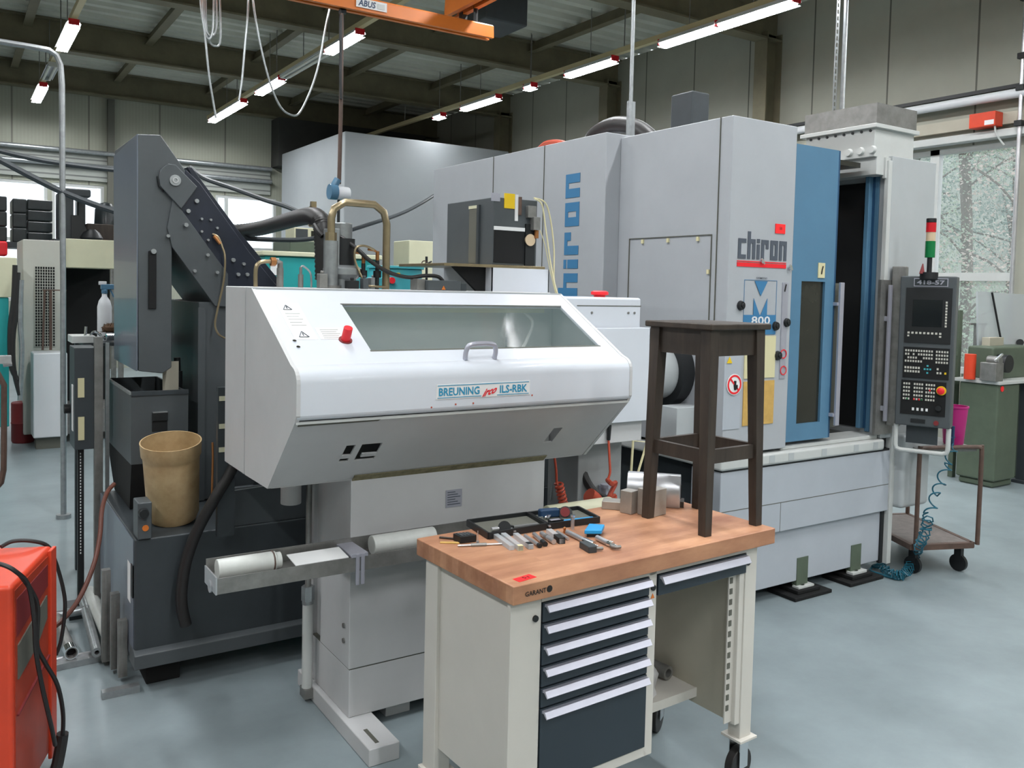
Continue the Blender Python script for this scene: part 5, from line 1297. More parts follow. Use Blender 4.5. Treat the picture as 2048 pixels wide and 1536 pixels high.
t = stick('scriber', 'long steel scriber with knurled middle lying before the small black box', 'scriber', (1.356, 2.376, 0.920), (1.497, 2.324, 0.920), 0.0035, 'steel', extra=[('knurled_grip', 0.28, 0.62, 0.006, 'steel_d')])
c = Vector((1.425, 2.369, 0.920)); MB().cyl(c + Vector((0, 0, .004)), c + Vector((0, 0, .045)), 0.0012, n=8).cyl(c, c + Vector((0, 0, .012)), 0.005).build('upright_pin', 'steel', t)
stick('plastic_sleeve', 'clear plastic gauge box, first of the row after the scriber', 'gauge box', (1.513, 2.404, 0.920), (1.488, 2.262, 0.920), 0.009, 'clearplastic', flat=0.016)
stick('plastic_sleeve', 'cloudy plastic gauge box with a brownish end, second of the row', 'gauge box', (1.540, 2.396, 0.920), (1.510, 2.244, 0.920), 0.009, 'clearplastic', flat=0.016, extra=[('end_cap', 0.9, 1.0, 0.0085, 'cream_lbl')])
stick('plastic_sleeve', 'clear plastic gauge box with a black plug at the near end, third of the row', 'gauge box', (1.576, 2.376, 0.920), (1.547, 2.241, 0.920), 0.009, 'clearplastic', flat=0.016, extra=[('end_plug', 0.8, 0.97, 0.0088, 'black')])
for p, q_, r, l, ex in (((1.601, 2.356, 0.920), (1.581, 2.241, 0.920), 0.0065, 'bright steel pin gauge with a black tip beside the third clear box', [('tip', 0.9, 1.02, 0.007, 'black')]),
                       ((1.637, 2.356, 0.920), (1.605, 2.246, 0.920), 0.0075, 'short bright pin gauge with a broad black end in the middle of the row', [('tip', 0.75, 1.02, 0.009, 'black')]),
                       ((1.663, 2.349, 0.920), (1.643, 2.250, 0.920), 0.0085, 'thicker steel pin gauge before the standing pin', [('collar', 0.35, 0.5, 0.0095, 'steel_d')]),
                       ((1.727, 2.348, 0.920), (1.711, 2.264, 0.920), 0.0055, 'slim steel pin gauge next to the long micrometer barrel', None)):
    stick('pin_gauge', l, 'gauge', p, q_, r, 'steel', extra=ex)
stick('plastic_sleeve', 'clear plastic gauge box with a large black cap, last of the row', 'gauge box', (1.698, 2.357, 0.920), (1.670, 2.242, 0.920), 0.010, 'clearplastic', flat=0.018, extra=[('end_cap', 0.6, 1.0, 0.011, 'black')])
c = Vector((1.803, 2.363, 0.920))
t = thing('steel_pin', 'steel pin with a flat head standing upright between the gauges and the blue box', 'pin', tuple(c))
MB().cyl(c, c + Vector((0, 0, 0.046)), 0.0065).build('shank', 'steel', t); MB().cyl(c + Vector((0, 0, 0.046)), c + Vector((0, 0, 0.051)), 0.009).build('head', 'chrome', t)
c = Vector((1.753, 2.341, 0.920)); tag(MB().lathe(tuple(c), [(0.003, 0), (0.005, 0.004), (0.004, 0.012), (0.006, 0.018), (0.001, 0.022)], 14).build('brass_nipple', 'brass'), 'tiny brass nipple standing before the steel pin', 'fitting')
def micrometer(label, p, mid, e, R, r, m='steel'):
    t = thing('micrometer', label, 'micrometer', (p[0], p[1], ZW))
    p, mid, e = Vector(p), Vector(mid), Vector(e); z = ZW + r
    for v in (p, mid, e): v.z = z
    MB().cyl(p, mid, r).build('thimble', m, t)
    MB().cyl(mid, mid.lerp(e, 0.35), r * 1.15).build('barrel', 'chrome', t)
    d = (e - mid).normalized(); n_ = Vector((-d.y, d.x, 0)) * -1
    s = mid.lerp(e, 0.3)
    pts = [s + n_ * (-0.004)]
    for i in range(9):
        a = PI * i / 8
        pts.append(s + d * (R * (1 - math.cos(a)) * 1.0) + n_ * (R * 1.1 * math.sin(a)) + d * 0.0)
    MB().tube(pts, 0.006, 10, sm=3).build('frame', 'steel_d', t)
    MB().cyl(s + d * 0.002, s + d * R * 1.2, 0.003).build('spindle', 'chrome', t)
    return t
t = micrometer('long micrometer with a dark grip on its bow, nearest the front edge of the worktop', (1.750, 2.322, 0.920), (1.740, 2.216, 0.920), (1.739, 2.066, 0.920), 0.026, 0.0085)
MB().bar(Vector((1.710, 2.182, 0.930)), Vector((1.698, 2.116, 0.930)), 0.03, 0.022).build('grip', 'dark2', t, bev=0.003)
MB().bar(Vector((1.763, 2.323, 0.925)), Vector((1.761, 2.270, 0.925)), 0.008, 0.008).build('extension', 'chrome', t)
micrometer('smaller bright micrometer beside the blue box', (1.796, 2.218, 0.920), (1.789, 2.152, 0.920), (1.800, 2.091, 0.920), 0.016, 0.009)
a = [Vector(p) for p in ((1.776, 2.262, 0.930), (1.828, 2.234, 0.930), (1.883, 2.286, 0.930), (1.843, 2.322, 0.930))]
t = thing('blue_case', 'small bright blue case on a dark foot lying on the worktop', 'case', (a[0].x, a[0].y, ZW))
for v in a: v.z = ZW + 0.012
MB().add(a + [up(v, 0.014) for v in a], [(3, 2, 1, 0), (4, 5, 6, 7), (0, 1, 5, 4), (1, 2, 6, 5), (2, 3, 7, 6), (3, 0, 4, 7)]).build('case', 'cyan', t, bev=0.003)
c = sum(a, Vector()) / 4; bb = [c + (v - c) * 0.75 for v in a]
for v in bb: v.z = ZW
MB().add(bb + [up(v, 0.013) for v in bb], [(3, 2, 1, 0), (4, 5, 6, 7), (0, 1, 5, 4), (1, 2, 6, 5), (2, 3, 7, 6), (3, 0, 4, 7)]).build('foot', 'black', t)
# steel blocks near the stool
def block(name, label, p, rz, dx, dy, dz, m, chamfer=0.002):
    t = MB().box((0, 0, 0), (dx, dy, dz))
    R_ = Matrix.Translation((p[0], p[1], ZW)) @ Matrix.Rotation(rz, 4, 'Z')
    t.v = [R_ @ v for v in t.v]
    return tag(t.build(name, m, bev=chamfer), label, 'steel block')
block('flat_steel_block', 'flat grey steel block at the back edge of the worktop beside the upright blocks', (2.128, 2.472, 0.920), 0.75, 0.065, 0.085, 0.030, 'block')
block('upright_steel_block', 'upright machined steel block close behind the stool leg, with a dark side', (2.113, 2.414, 0.920), 0.30, 0.05, 0.05, 0.085, 'block')
block('machined_steel_block', 'larger machined steel block with two round holes between the stool legs', (2.154, 2.345, 0.920), 0.18, 0.085, 0.07, 0.098, 'block')
# rounded stainless cover
p = Vector((2.224, 2.567, 0.920)); q_ = Vector((2.367, 2.421, 0.920))
t = thing('roller_guard', 'shiny half-round stainless cover lying behind the steel blocks under the stool', 'cover', (p.x, p.y, ZW))
d = (q_ - p).normalized(); n_ = Vector((-d.y, d.x, 0))
sec = [(-0.035, 0.0), (-0.048, 0.04), (-0.038, 0.095), (-0.012, 0.122), (0.02, 0.122), (0.045, 0.095), (0.05, 0.04), (0.045, 0.0)]
b = MB(); Lg = (q_ - p).length
vs = [p + n_ * a + Vector((0, 0, z)) for a, z in sec] + [q_ + n_ * a + Vector((0, 0, z)) for a, z in sec]
b.add(vs, [(i, i + 1, i + 9, i + 8) for i in range(7)] + [tuple(range(8)), tuple(range(15, 7, -1)), (0, 8, 15, 7)]); b.build('cover', 'steel', t, bev=0.003)
b = MB(); b.bar(q_ + n_ * 0.0 + Vector((0, 0, 0.03)) + d * 0.002, q_ + Vector((0, 0, 0.085)) + d * 0.002, 0.006, 0.003, up=d); b.build('slot', 'black', t)
MB().bar(q_ + d * 0.004 - n_ * 0.02 + Vector((0, 0, 0.012)), q_ + d * 0.004 + n_ * 0.045 + Vector((0, 0, 0.012)), 0.02, 0.022).build('foot_strip', M['stool'], t)
# rag and bottle on the lower shelf
t = thing('white_rag', 'crumpled white rag lying on the lower shelf of the workbench', 'rag', tuple(BM @ Vector((0.80, 0.31, 0.296))))
b = MB(); rnd = random.Random(5); c = BM @ Vector((0.80, 0.315, 0.295)); n = 16; vs = []; 
for i in range(7):
    for j in range(n):
        a = 2 * PI * j / n; rr = (0.075 * math.cos(i / 6 * PI / 2) + 0.004) * (1 + 0.28 * math.sin(3 * a + i) * (1 - i / 8)); vs.append(c + Vector((rr * math.cos(a) * 1.1, rr * math.sin(a) * 0.8, 0.001 + 0.115 * math.sin(i / 6 * PI / 2) * (1 + 0.12 * math.sin(5 * a)))))
b.add(vs, [(i * n + j, i * n + (j + 1) % n, (i + 1) * n + (j + 1) % n, (i + 1) * n + j) for i in range(6) for j in range(n)] + [tuple(range(6 * n, 7 * n)), tuple(range(n - 1, -1, -1))])
b.build('cloth', 'rag', t, smooth=80)
t = thing('steel_bottle', 'dark steel tube lying on the lower shelf beyond the white rag', 'tube', tuple(BM @ Vector((0.95, 0.36, 0.296))))
MB().ring(BM @ Vector((0.955, 0.31, 0.322)), BM @ Vector((0.945, 0.46, 0.322)), 0.026, 0.016).build('tube', 'steel_d', t)

# ================================================================== DARK COOLANT TANK WITH CHIP CONVEYOR
TX0, TX1, TYF, TYB = 0.645, 3.15, 3.87, 4.85
T = thing('coolant_tank', 'large anthracite coolant tank behind the feeder column with a ledge along its foot', 'coolant tank', (TX0, TYF, 0))
MB().box((TX0, TYF, 0.12), (TX1, TYB, 0.655)).build('tank', 'dark2', T, bev=0.008)
MB().box((1.15, TYF + 0.03, 0.655), (TX1, TYB, 1.02)).build('upper_housing', 'dark2', T, bev=0.006)
MB().box((1.05, TYF + 0.01, 0.655), (TX1, TYF + 0.04, 0.83)).build('front_sheet', 'dark', T, bev=0.003)
MB().prism([(TYF - 0.03, 0.105), (TYF - 0.03, 0.165), (TYF + 0.002, 0.18), (TYF + 0.1, 0.18), (TYF + 0.1, 0.105)], 'X', TX0 - 0.005, TX1).build('foot_ledge', 'dark', T, bev=0.004)
for x in (0.70, 1.9, 2.8):
    MB().box((x, TYF + 0.05, 0.0), (x + 0.14, TYF + 0.6, 0.115)).build('skid_foot', 'black_matt', T, bev=0.004)
MB().box((0.655, TYF - 0.012, 0.655), (0.711, TYF + 0.1, 0.813)).build('switch_box', 'dark', T, bev=0.005)
c = Vector((0.677, 3.858, 0.769)); MB().cyl(c, c + Vector((0, -0.022, 0)), 0.022, 0.019, 22).build('black_knob', 'black', T)
c = Vector((0.685, 3.858, 0.704)); MB().cyl(c, c + Vector((0, -0.004, 0)), 0.013, n=20).build('orange_mark', 'crane', T)
MB().box((TX0 - 0.003, TYF + 0.02, 0.13), (TX0 + 0.001, TYB - 0.01, 0.65)).build('lit_side_sheet', 'lit_side', T, smooth=0)  # lighter sheet painting the light on this side of the tank
MB().box((TX0 - 0.004, TYF + 0.08, 0.53), (TX0, TYF + 0.15, 0.36)).build('side_label', 'paper', T, smooth=0)
MB().box((TX0 - 0.006, TYF + 0.02, 0.54), (TX0, TYF + 0.06, 0.40)).build('side_hinge', 'black', T, smooth=0)
b = MB()
for px, py in ((457, 1062),):
    pass
for p in ((1.033, 3.870, 0.641), (1.106, 3.900, 0.891), (1.309, 3.900, 0.855)):
    p = Vector(p); b.cyl(p, p + Vector((0, -0.006, 0)), 0.006, n=10)
b.build('tank_screw', 'galv', T)
MB().bar((1.05, TYF + 0.006, 0.82), (1.45, TYF + 0.006, 0.835), 0.004, 0.004).build('sheet_edge', 'galv', T)
# support profiles below the container
for i, (px, y0, y1) in enumerate(((213, 1125, 1290), (231, 1145, 1300), (247, 1175, 1305))):
    x = [0.582, 0.605, 0.620][i]; y = (4.2, 4.1, 4.0)[i]
    t = MB().box((x - 0.018, y, 0.02), (x + 0.018, y + 0.035, (0.44, 0.36, 0.27)[i])).box((x - 0.008, y - 0.003, 0.02), (x + 0.002, y, (0.44, 0.36, 0.27)[i])).build('profile_leg', M['steel_d'], T, smooth=0)
MB().box((0.52, 3.86, 0.0), (TX0 + 0.02, 3.9, 0.03)).build('base_profile', 'galv', T, smooth=0)
# chip container
X0, X1, Yf, Yb = 0.708, 0.965, 4.35, 5.10
t = thing('chip_container', 'anthracite tipping chip container with a pocket handle below the conveyor discharge', 'container', (X0, Yf, 0.66))
zr = 1.215
def shell(b, x0, x1, y0, y1, z0, z1, th):
    b.box((x0, y0, z0), (x1, y0 + th, z1)).box((x0, y1 - th, z0), (x1, y1, z1)).box((x0, y0 + th, z0), (x0 + th, y1 - th, z1)).box((x1 - th, y0 + th, z0), (x1, y1 - th, z1)).box((x0 + th, y0 + th, z0), (x1 - th, y1 - th, z0 + th))
b = MB(); shell(b, X0, X1, Yf, Yb, 0.88, zr, 0.01); b.build('upper_shell', 'dark', t, smooth=0)
MB().prism([(Yf, 0.88), (Yb, 0.88), (Yb - 0.25, 0.66), (Yf + 0.05, 0.66)], 'X', X0 + 0.002, X1 - 0.002).build('hopper_bottom', 'black_matt', t, smooth=0)  # coloured black for the shaded void under the container
b = MB(); b.bar((X0, Yf, zr), (X0, Yb, zr), 0.012, 0.012).build('side_rim', 'galv', t)
MB().bar((X0, Yf, zr), (X1, Yf, zr), 0.014, 0.02).build('front_rim', 'dark2', t)
MB().box((0.80, Yf - 0.012, 1.08), (0.87, Yf, 1.12)).box((0.80, Yf - 0.003, 1.03), (0.87, Yf + 0.002, 1.08)).build('pocket_handle', 'black', t, bev=0.003)
MB().box((0.802, Yf - 0.014, 1.12), (0.868, Yf - 0.0, 1.125)).build('handle_lip', 'galv', t, smooth=0)
# chip conveyor with discharge hood
C = thing('chip_conveyor', 'dark chip conveyor rising from the tank to a tall discharge hood, studded with bolts', 'conveyor', (0.74, 4.4, 0.66))
YC0, YC1 = 4.40, 5.05
def poly_xz(pts): return [(p[0], p[2]) for p in pts]
MB().prism(poly_xz([(0.740, 4.400, 2.430), (0.844, 4.400, 2.438), (1.008, 4.400, 2.211), (1.032, 4.400, 2.096), (0.898, 4.400, 1.944), (0.898, 4.400, 1.329), (0.857, 4.400, 1.301), (0.749, 4.400, 1.316)]), 'Y', YC0, YC1).build('discharge_hood', 'dark', C, bev=0.004)
x_ = 0.743
MB().prism([(YC0, 2.430), (YC1 + 0.04, 2.405), (YC1 + 0.02, 1.32), (YC0, 1.316)], 'X', x_ - 0.003, x_ + 0.002).build('lit_side', 'lit_side', C, smooth=0)  # bluish glow on the hood's side painted as a lighter sheet
MB().prism(poly_xz([(0.873, 4.390, 2.002), (0.897, 4.390, 2.139), (0.922, 4.390, 2.112), (1.161, 4.390, 1.788), (1.162, 4.390, 1.624), (1.099, 4.390, 1.628), (0.896, 4.390, 1.910)]), 'Y', YC0 - 0.012, YC1).build('lower_side_plate', 'dark', C, bev=0.003)
MB().prism(poly_xz([(0.958, 4.390, 2.287), (1.024, 4.390, 2.226), (1.269, 4.390, 1.899), (1.411, 4.390, 1.733), (1.271, 4.390, 1.685), (1.159, 4.390, 1.683), (1.158, 4.390, 1.768), (0.925, 4.390, 2.088)]), 'Y', YC0 - 0.005, YC1 + 0.02).build('upper_side_plate', 'darknavy', C, bev=0.003)
MB().prism(poly_xz([(0.970, 4.420, 2.301), (0.993, 4.420, 2.301), (1.216, 4.420, 2.010), (1.455, 4.420, 1.734), (1.381, 4.420, 1.712), (1.165, 4.420, 1.957)]), 'Y', YC0 + 0.02, YC1 + 0.05).build('cover_sheet', M['darknavy'], C, bev=0.002)
hp = poly_xz([(0.843, 4.380, 2.275), (0.874, 4.380, 2.304), (0.910, 4.380, 2.301), (1.010, 4.380, 2.204), (0.936, 4.380, 2.093), (0.839, 4.380, 2.195), (0.832, 4.380, 2.241)])
MB().prism(hp, 'Y', YC0 - 0.022, YC0 + 0.01).build('head_plate', 'dark', C, bev=0.004)
MB().prism(poly_xz([(0.827, 4.380, 2.241), (0.836, 4.380, 2.242), (0.852, 4.380, 2.172), (0.857, 4.380, 2.168), (0.834, 4.380, 2.195)]), 'Y', YC0 - 0.015, YC0).build('head_slot', 'black', C, smooth=0)
c = Vector((0.906, 4.376, 2.227))
MB().cyl(c, c + Vector((0, -0.006, 0)), 0.026, n=30).build('bearing_cap', 'galv', C)
MB().ring(c + Vector((0, -0.006, 0)), c + Vector((0, -0.010, 0)), 0.014, 0.009, 20).build('bearing_bolt', 'steel', C)
for i, (p, r) in enumerate((((1.008, 4.390, 2.137), .010), ((0.969, 4.390, 2.086), .010), ((0.957, 4.380, 2.018), .010), ((1.032, 4.390, 2.052), .006), ((1.075, 4.390, 2.050), .006), ((1.032, 4.390, 1.991), .006), ((1.106, 4.390, 2.012), .006), ((1.063, 4.390, 1.951), .006), ((0.875, 4.380, 1.961), .008), ((1.059, 4.380, 1.878), .008), ((0.998, 4.380, 1.798), .008), ((1.105, 4.380, 1.794), .008), ((1.185, 4.390, 1.858), .010), ((1.237, 4.390, 1.840), .008), ((1.210, 4.390, 1.787), .009), ((1.255, 4.390, 1.788), .009), ((0.812, 4.390, 1.885), .012), ((1.074, 4.400, 1.301), .001))):
    if r < .005: continue
    p = Vector(p); MB().cyl(p + Vector((0, 0.01, 0)), p + Vector((0, -0.012, 0)), r, n=12).build('bolt', 'galv', C)
MB().box((0.791, YC0 - 0.012, 1.612), (0.826, YC0, 1.887)).build('adjusting_slot', 'black_matt', C, bev=0.003)
x0, x1 = 1.026, 1.206
MB().box((x0, YC0 + 0.01, 0.66), (x1, YC1, 1.647)).build('riser', 'dark', C, bev=0.006)
MB().box((x0 - 0.004, YC0, 0.66), (x0 + 0.03, YC0 + 0.02, 1.62)).build('riser_edge', 'dark', C, smooth=0)
MB().tube([(1.082, 4.380, 1.981), (1.106, 4.370, 1.968), (1.123, 4.360, 1.924), (1.135, 4.350, 1.868), (1.128, 4.340, 1.757), (1.098, 4.340, 1.610), (1.087, 4.340, 1.537), (1.104, 4.340, 1.492), (1.135, 4.340, 1.472)], 0.005, 8, sm=5).build('sensor_cable', 'pipe', C)
MB().cyl((1.088, 4.375, 1.972), (1.117, 4.365, 1.934), 0.009).build('sensor', 'brass', C)
MB().plate((0.876, 4.5, 1.1), (0.075, 0, 0), (0, 0, 0.25), 0.004).build('hanging_flap', 'bench_in', C, smooth=0)
tag(MB().cyl((0.968, 4.600, 1.130), (0.967, 4.600, 1.291), 0.024).cyl((0.967, 4.600, 1.291), (0.965, 4.600, 1.360), 0.016).build('dark_cylinder', 'black'), 'dark cylinder with a narrow neck standing behind the chip container', 'cylinder')
# bucket
c = Vector((0.846, 4.090, 0.662)); bt = 0.656
t = thing('plastic_bucket', 'stained tan plastic bucket standing on the edge of the dark tank', 'bucket', (c.x, c.y, bt))
H_ = 0.37
BK = MB().lathe((c.x, c.y, bt), [(0.098, 0), (0.110, 0.03), (0.119, H_ - 0.09), (0.121, H_ - 0.07), (0.127, H_ - 0.06), (0.129, H_ - 0.01), (0.130, H_), (0.125, H_), (0.121, H_ - 0.06), (0.115, H_ - 0.09), (0.105, 0.04), (0.092, 0.012)], 40)
bq = Matrix.Translation((c.x - 0.03, c.y - 0.09, bt)) @ Matrix.Rotation(math.radians(11), 4, Vector((0.93, -0.37, 0))) @ Matrix.Translation((-c.x + 0.03, -c.y + 0.09, -bt))
BK.v = [bq @ v for v in BK.v]
BK.build('bucket', 'bucket', t, smooth=50)
# hoses
t = thing('drain_hose', 'thick black rubber hose curving from the feeder down to the foot of the tank', 'hose', (0.844, 3.800, 0.254))
MB().tube([(1.027, 3.750, 0.971), (0.995, 3.750, 0.909), (0.933, 3.750, 0.808), (0.877, 3.770, 0.692), (0.837, 3.790, 0.563), (0.821, 3.800, 0.444), (0.822, 3.800, 0.357), (0.838, 3.800, 0.277)], 0.024, 14, sm=6).build('hose', 'hose', t)
tag(MB().tube([(0.577, 3.950, 0.884), (0.543, 3.900, 0.862), (0.510, 3.800, 0.816), (0.492, 3.720, 0.736), (0.467, 3.660, 0.656), (0.430, 3.620, 0.576), (0.388, 3.580, 0.518), (0.338, 3.550, 0.475), (0.289, 3.500, 0.466)], 0.009, 10, sm=6).build('brown_hose', 'brownhose'), 'long brown hose sagging from the tank to the orange cabinet', 'hose')
tag(MB().tube([(0.969, 3.900, 1.039), (0.971, 3.900, 0.971), (0.968, 3.900, 0.804), (0.969, 3.900, 0.737)], 0.005, 8).build('thin_pipe', 'brass'), 'thin coppery pipe running down between the bucket and the feeder', 'pipe')
t = thing('terminal_strip', 'dark upright terminal plate with three white tags beside the feeder edge', 'terminal strip', (0.977, 3.75, 0.655))
MB().box((0.954, 3.75, 0.655), (1.026, 3.78, 1.299)).build('plate', 'dark2', t, smooth=0)
for z in (1.252, 1.133, 1.032):
    MB().box((0.958, 3.745, z - 0.010), (1.026, 3.75, z + 0.010)).build('white_tag', 'cream', t, smooth=0)
# tall switch cabinet with post
t = thing('switch_cabinet', 'slim dark switch cabinet with two beige labels standing left behind the tank', 'cabinet', (0.52, 4.9, 0.0))
t['label'] = 'slim dark switch cabinet with two beige labels at the far end of the tank'
MB().box((0.53, 4.9, 0.87), (0.635, 5.12, 1.395)).build('casing', 'dark2', t, bev=0.004)
MB().box((0.545, 4.896, 1.14), (0.575, 4.901, 1.24)).box((0.546, 4.896, 0.92), (0.575, 4.901, 1.04)).build('beige_label', 'cream_lbl', t, smooth=0)
MB().box((0.527, 4.95, 0.96), (0.531, 5.0, 1.2)).build('side_label', 'paper', t, smooth=0)
MB().cyl((0.53, 5.09, 1.06), (0.50, 5.09, 1.06), 0.025).build('side_knob', 'black', t)
MB().box((0.62, 4.88, 0.02), (0.66, 4.92, 1.45)).build('post', 'steel_d', t, smooth=0)
MB().box((0.672, 4.88, 0.02), (0.690, 4.90, 1.42)).build('side_channel', 'galv', t, smooth=0)
MB().box((0.555, 5.0, 0.02), (0.585, 5.03, 0.87)).build('perforated_post', 'black', t, smooth=0)
b = MB()
for i in range(34): b.box((0.566, 4.997, 0.3 + i * 0.016), (0.571, 5.0, 0.308 + i * 0.016))
b.build('post_hole', 'paper', t, smooth=0)
MB().box((0.50, 4.86, 0.0), (0.70, 5.1, 0.025)).build('foot_plate', 'dark2', t, smooth=0)
# tool shelf above it with rails, brush and spray bottle
t = thing('tool_shelf', 'low steel shelf with two bright rods behind the discharge hood', 'shelf', (0.66, 5.25, 1.40))
MB().box((0.60, 5.15, 1.385), (1.35, 5.75, 1.40)).box((0.62, 5.7, 0.0), (0.66, 5.74, 1.385)).box((1.3, 5.7, 0.0), (1.34, 5.74, 1.385)).box((1.3, 5.16, 0.0), (1.34, 5.20, 1.385)).build('shelf_board', M['dark2'], t, smooth=0)
MB().cyl((0.72, 5.2, 1.43), (1.36, 5.2, 1.43), 0.02).cyl((0.72, 5.3, 1.42), (1.3, 5.3, 1.42), 0.012).build('bright_rod', 'chrome', t)
MB().box((0.545, 5.16, 1.401), (0.66, 5.35, 1.44)).build('light_block', 'rim', t, bev=0.003)
p = Vector((0.738, 5.400, 1.436))
t = thing('spray_bottle', 'white spray bottle with a blue trigger head standing by the discharge hood', 'spray bottle', (p.x, p.y, 1.40))
MB().lathe((p.x, p.y, 1.40), [(0.036, 0), (0.038, 0.01), (0.038, 0.19), (0.030, 0.225), (0.014, 0.25), (0.013, 0.27)], 28).build('bottle', 'white', t)
MB().cyl((p.x, p.y, 1.665), (p.x, p.y, 1.69), 0.016).box((p.x - 0.02, p.y - 0.012, 1.69), (p.x + 0.065, p.y + 0.012, 1.72)).bar((p.x + 0.03, p.y, 1.69), (p.x + 0.05, p.y, 1.645), 0.012, 0.01).build('trigger_head', 'blue', t, bev=0.004)
MB().box((p.x - 0.03, p.y - 0.011, 1.715), (p.x + 0.01, p.y + 0.011, 1.735)).build('head_cap', 'white', t, bev=0.003)
p = Vector((0.758, 5.300, 1.458)); rnd = random.Random(3)
t = thing('brush', 'brown bristle brush lying beside the spray bottle', 'brush', (p.x, p.y, 1.45))
b = MB()
for i in range(160):
    a = rnd.uniform(0, 2 * PI); e = rnd.uniform(-0.2, 1.2); d = Vector((math.cos(a) * math.cos(e), math.sin(a) * math.cos(e), math.sin(e))) * rnd.uniform(0.045, 0.06)
    b.bar((p.x, p.y, 1.455), Vector((p.x, p.y, 1.455)) + d, 0.002, 0.002)
b.lathe((p.x, p.y, 1.45), [(0.02, 0), (0.045, 0.01), (0.048, 0.03), (0.02, 0.05)], 16); b.build('bristles', 'bristle', t)
p = Vector((0.634, 5.200, 1.429))
tag(MB().tube([p + Vector((-0.06, 0, 0.0)), p + Vector((0.0, 0, 0.0)), p + Vector((0.02, 0, 0.03)), p + Vector((0.05, 0, 0.02)), p + Vector((0.07, 0, -0.01))], 0.008, 8, sm=3).cyl(p + Vector((-0.02, 0, 0)), p + Vector((-0.015, 0, 0.06)), 0.007).build('clamp_lever', 'chrome'), 'bright clamp lever on the light block beside the spray bottle', 'clamp')
t = thing('mesh_basket', 'dark perforated basket with cables behind the conveyor riser', 'basket', (1.190, 5.500, 1.496))
x0, x1, z0, z1 = 1.202, 1.355, 1.389, 1.565
b = MB()
for i in range(13): b.box((x0 + (x1 - x0) * i / 12 - .002, 5.9, z0), (x0 + (x1 - x0) * i / 12 + .002, 5.903, z1))
for i in range(9): b.box((x0, 5.899, z0 + (z1 - z0) * i / 8 - .003), (x1, 5.902, z0 + (z1 - z0) * i / 8 + .003))
b.build('mesh_front', 'seam', t, smooth=0)
MB().box((x0, 5.92, z0), (x1, 6.15, z1)).build('contents', 'black', t, smooth=0)
MB().box((x0, 5.9, z0 - 0.05), (x1 + 0.02, 6.2, z0)).box((x0 + 0.02, 6.0, 0.03), (x0 + 0.06, 6.04, z0)).box((x1 - 0.06, 6.0, 0.03), (x1 - 0.02, 6.04, z0)).box((x0, 5.9, 0), (x1, 6.2, 0.03)).build('stand', 'steel_d', t, smooth=0)
# floor rail and tubes lying beside the tank
t = thing('floor_rail', 'bright flat rail lying on the floor from the orange cabinet to the tank', 'rail', (0.644, 4.380, 0.000))
a, c = Vector((0.362, 4.273, 0.015)), Vector((0.700, 4.294, 0.015))
MB().bar(a, c, 0.05, 0.028).build('flat_bar', 'galv', t)
MB().bar(a + Vector((0, 0.02, 0.02)), c + Vector((0, 0.02, 0.02)), 0.02, 0.012).build('upper_strip', 'steel', t)
for p, q_, r, m, l, inn in (((0.616, 4.244, 0.075), (0.617, 5.036, 0.075), 0.032, 'whitepipe', 'thick pale tube with a white end lying on the floor rail next to the tank', 0.008),
                         ((0.547, 4.229, 0.060), (0.579, 5.053, 0.060), 0.022, 'galv', 'dull steel tube with a small dark bore, middle one of the three on the rail', 0.010),
                         ((0.449, 4.279, 0.060), (0.431, 4.766, 0.060), 0.026, 'steel_d', 'steel tube with a wide black open end next to the orange cabinet', 0.021)):
    t = thing('steel_tube', l, 'tube', (p[0], p[1], 0.03))
    a, c = Vector(p), Vector(q_); d = (c - a).normalized()
    MB().ring(a, c, r, inn, 28).build('tube', m, t)
    MB().cyl(a + d * 0.03, a + d * 0.035, inn * 1.02).build('bore', 'black_matt', t)
    if inn > 0.02: MB().ring(a - d * 0.002, a + d * 0.06, r * 1.12, r, 28).build('end_sleeve', 'chrome', t)
tag(MB().cyl((0.408, 4.809, 0.060), (0.590, 4.815, 0.060), 0.022).build('cross_tube', 'galv'), 'short tube lying across, behind the wide open steel tube', 'tube')
# ------------------------------------------------------------------ orange cabinet in the near corner
ox, oy = 0.300, 3.43
t = thing('welding_cabinet', 'orange-red metal cabinet with black cables hanging over its dark front panel', 'cabinet', (ox, oy, 0), -0.345)
def O_(b, name, m, **k): return b.build(name, m, t, local=True, **k)
W_o, D_o, H_o = 0.42, 0.435, 0.80
O_(MB().box((-W_o, -D_o, 0.07), (0, 0, H_o)), 'housing', 'orange', bev=0.014, seg=3)
O_(MB().box((0, -D_o + 0.02, 0.08), (0.003, -0.065, H_o - 0.02)), 'front_panel', 'orange_d', smooth=0)
O_(MB().box((-0.001, -0.06, 0.05), (0.012, 0.004, H_o - 0.004)), 'corner_flange', 'orange', bev=0.003)
O_(MB().prism([(-D_o + 0.03, H_o - 0.17), (-0.08, H_o - 0.12), (-0.08, H_o - 0.045), (-D_o + 0.03, H_o - 0.05)], 'X', 0.003, 0.006), 'dark_window', M['redfloor'], smooth=0)
O_(MB().prism([(-D_o + 0.04, H_o - 0.31), (-0.20, H_o - 0.28), (-0.09, H_o - 0.23), (-0.09, H_o - 0.15), (-D_o + 0.04, H_o - 0.20)], 'X', 0.003, 0.007), 'control_panel', 'seam', smooth=0)
O_(MB().tube([(-0.10, -D_o - 0.002, H_o - 0.07), (-0.10, -D_o - 0.02, H_o - 0.065), (-0.05, -D_o - 0.02, H_o - 0.06), (-0.05, -D_o - 0.002, H_o - 0.06)], 0.006, 8), 'carry_handle', 'black')
O_(MB().bar((0.006, -D_o + 0.03, 0.38), (0.006, -0.07, 0.43), 0.008, 0.006), 'panel_seam', 'redfloor')
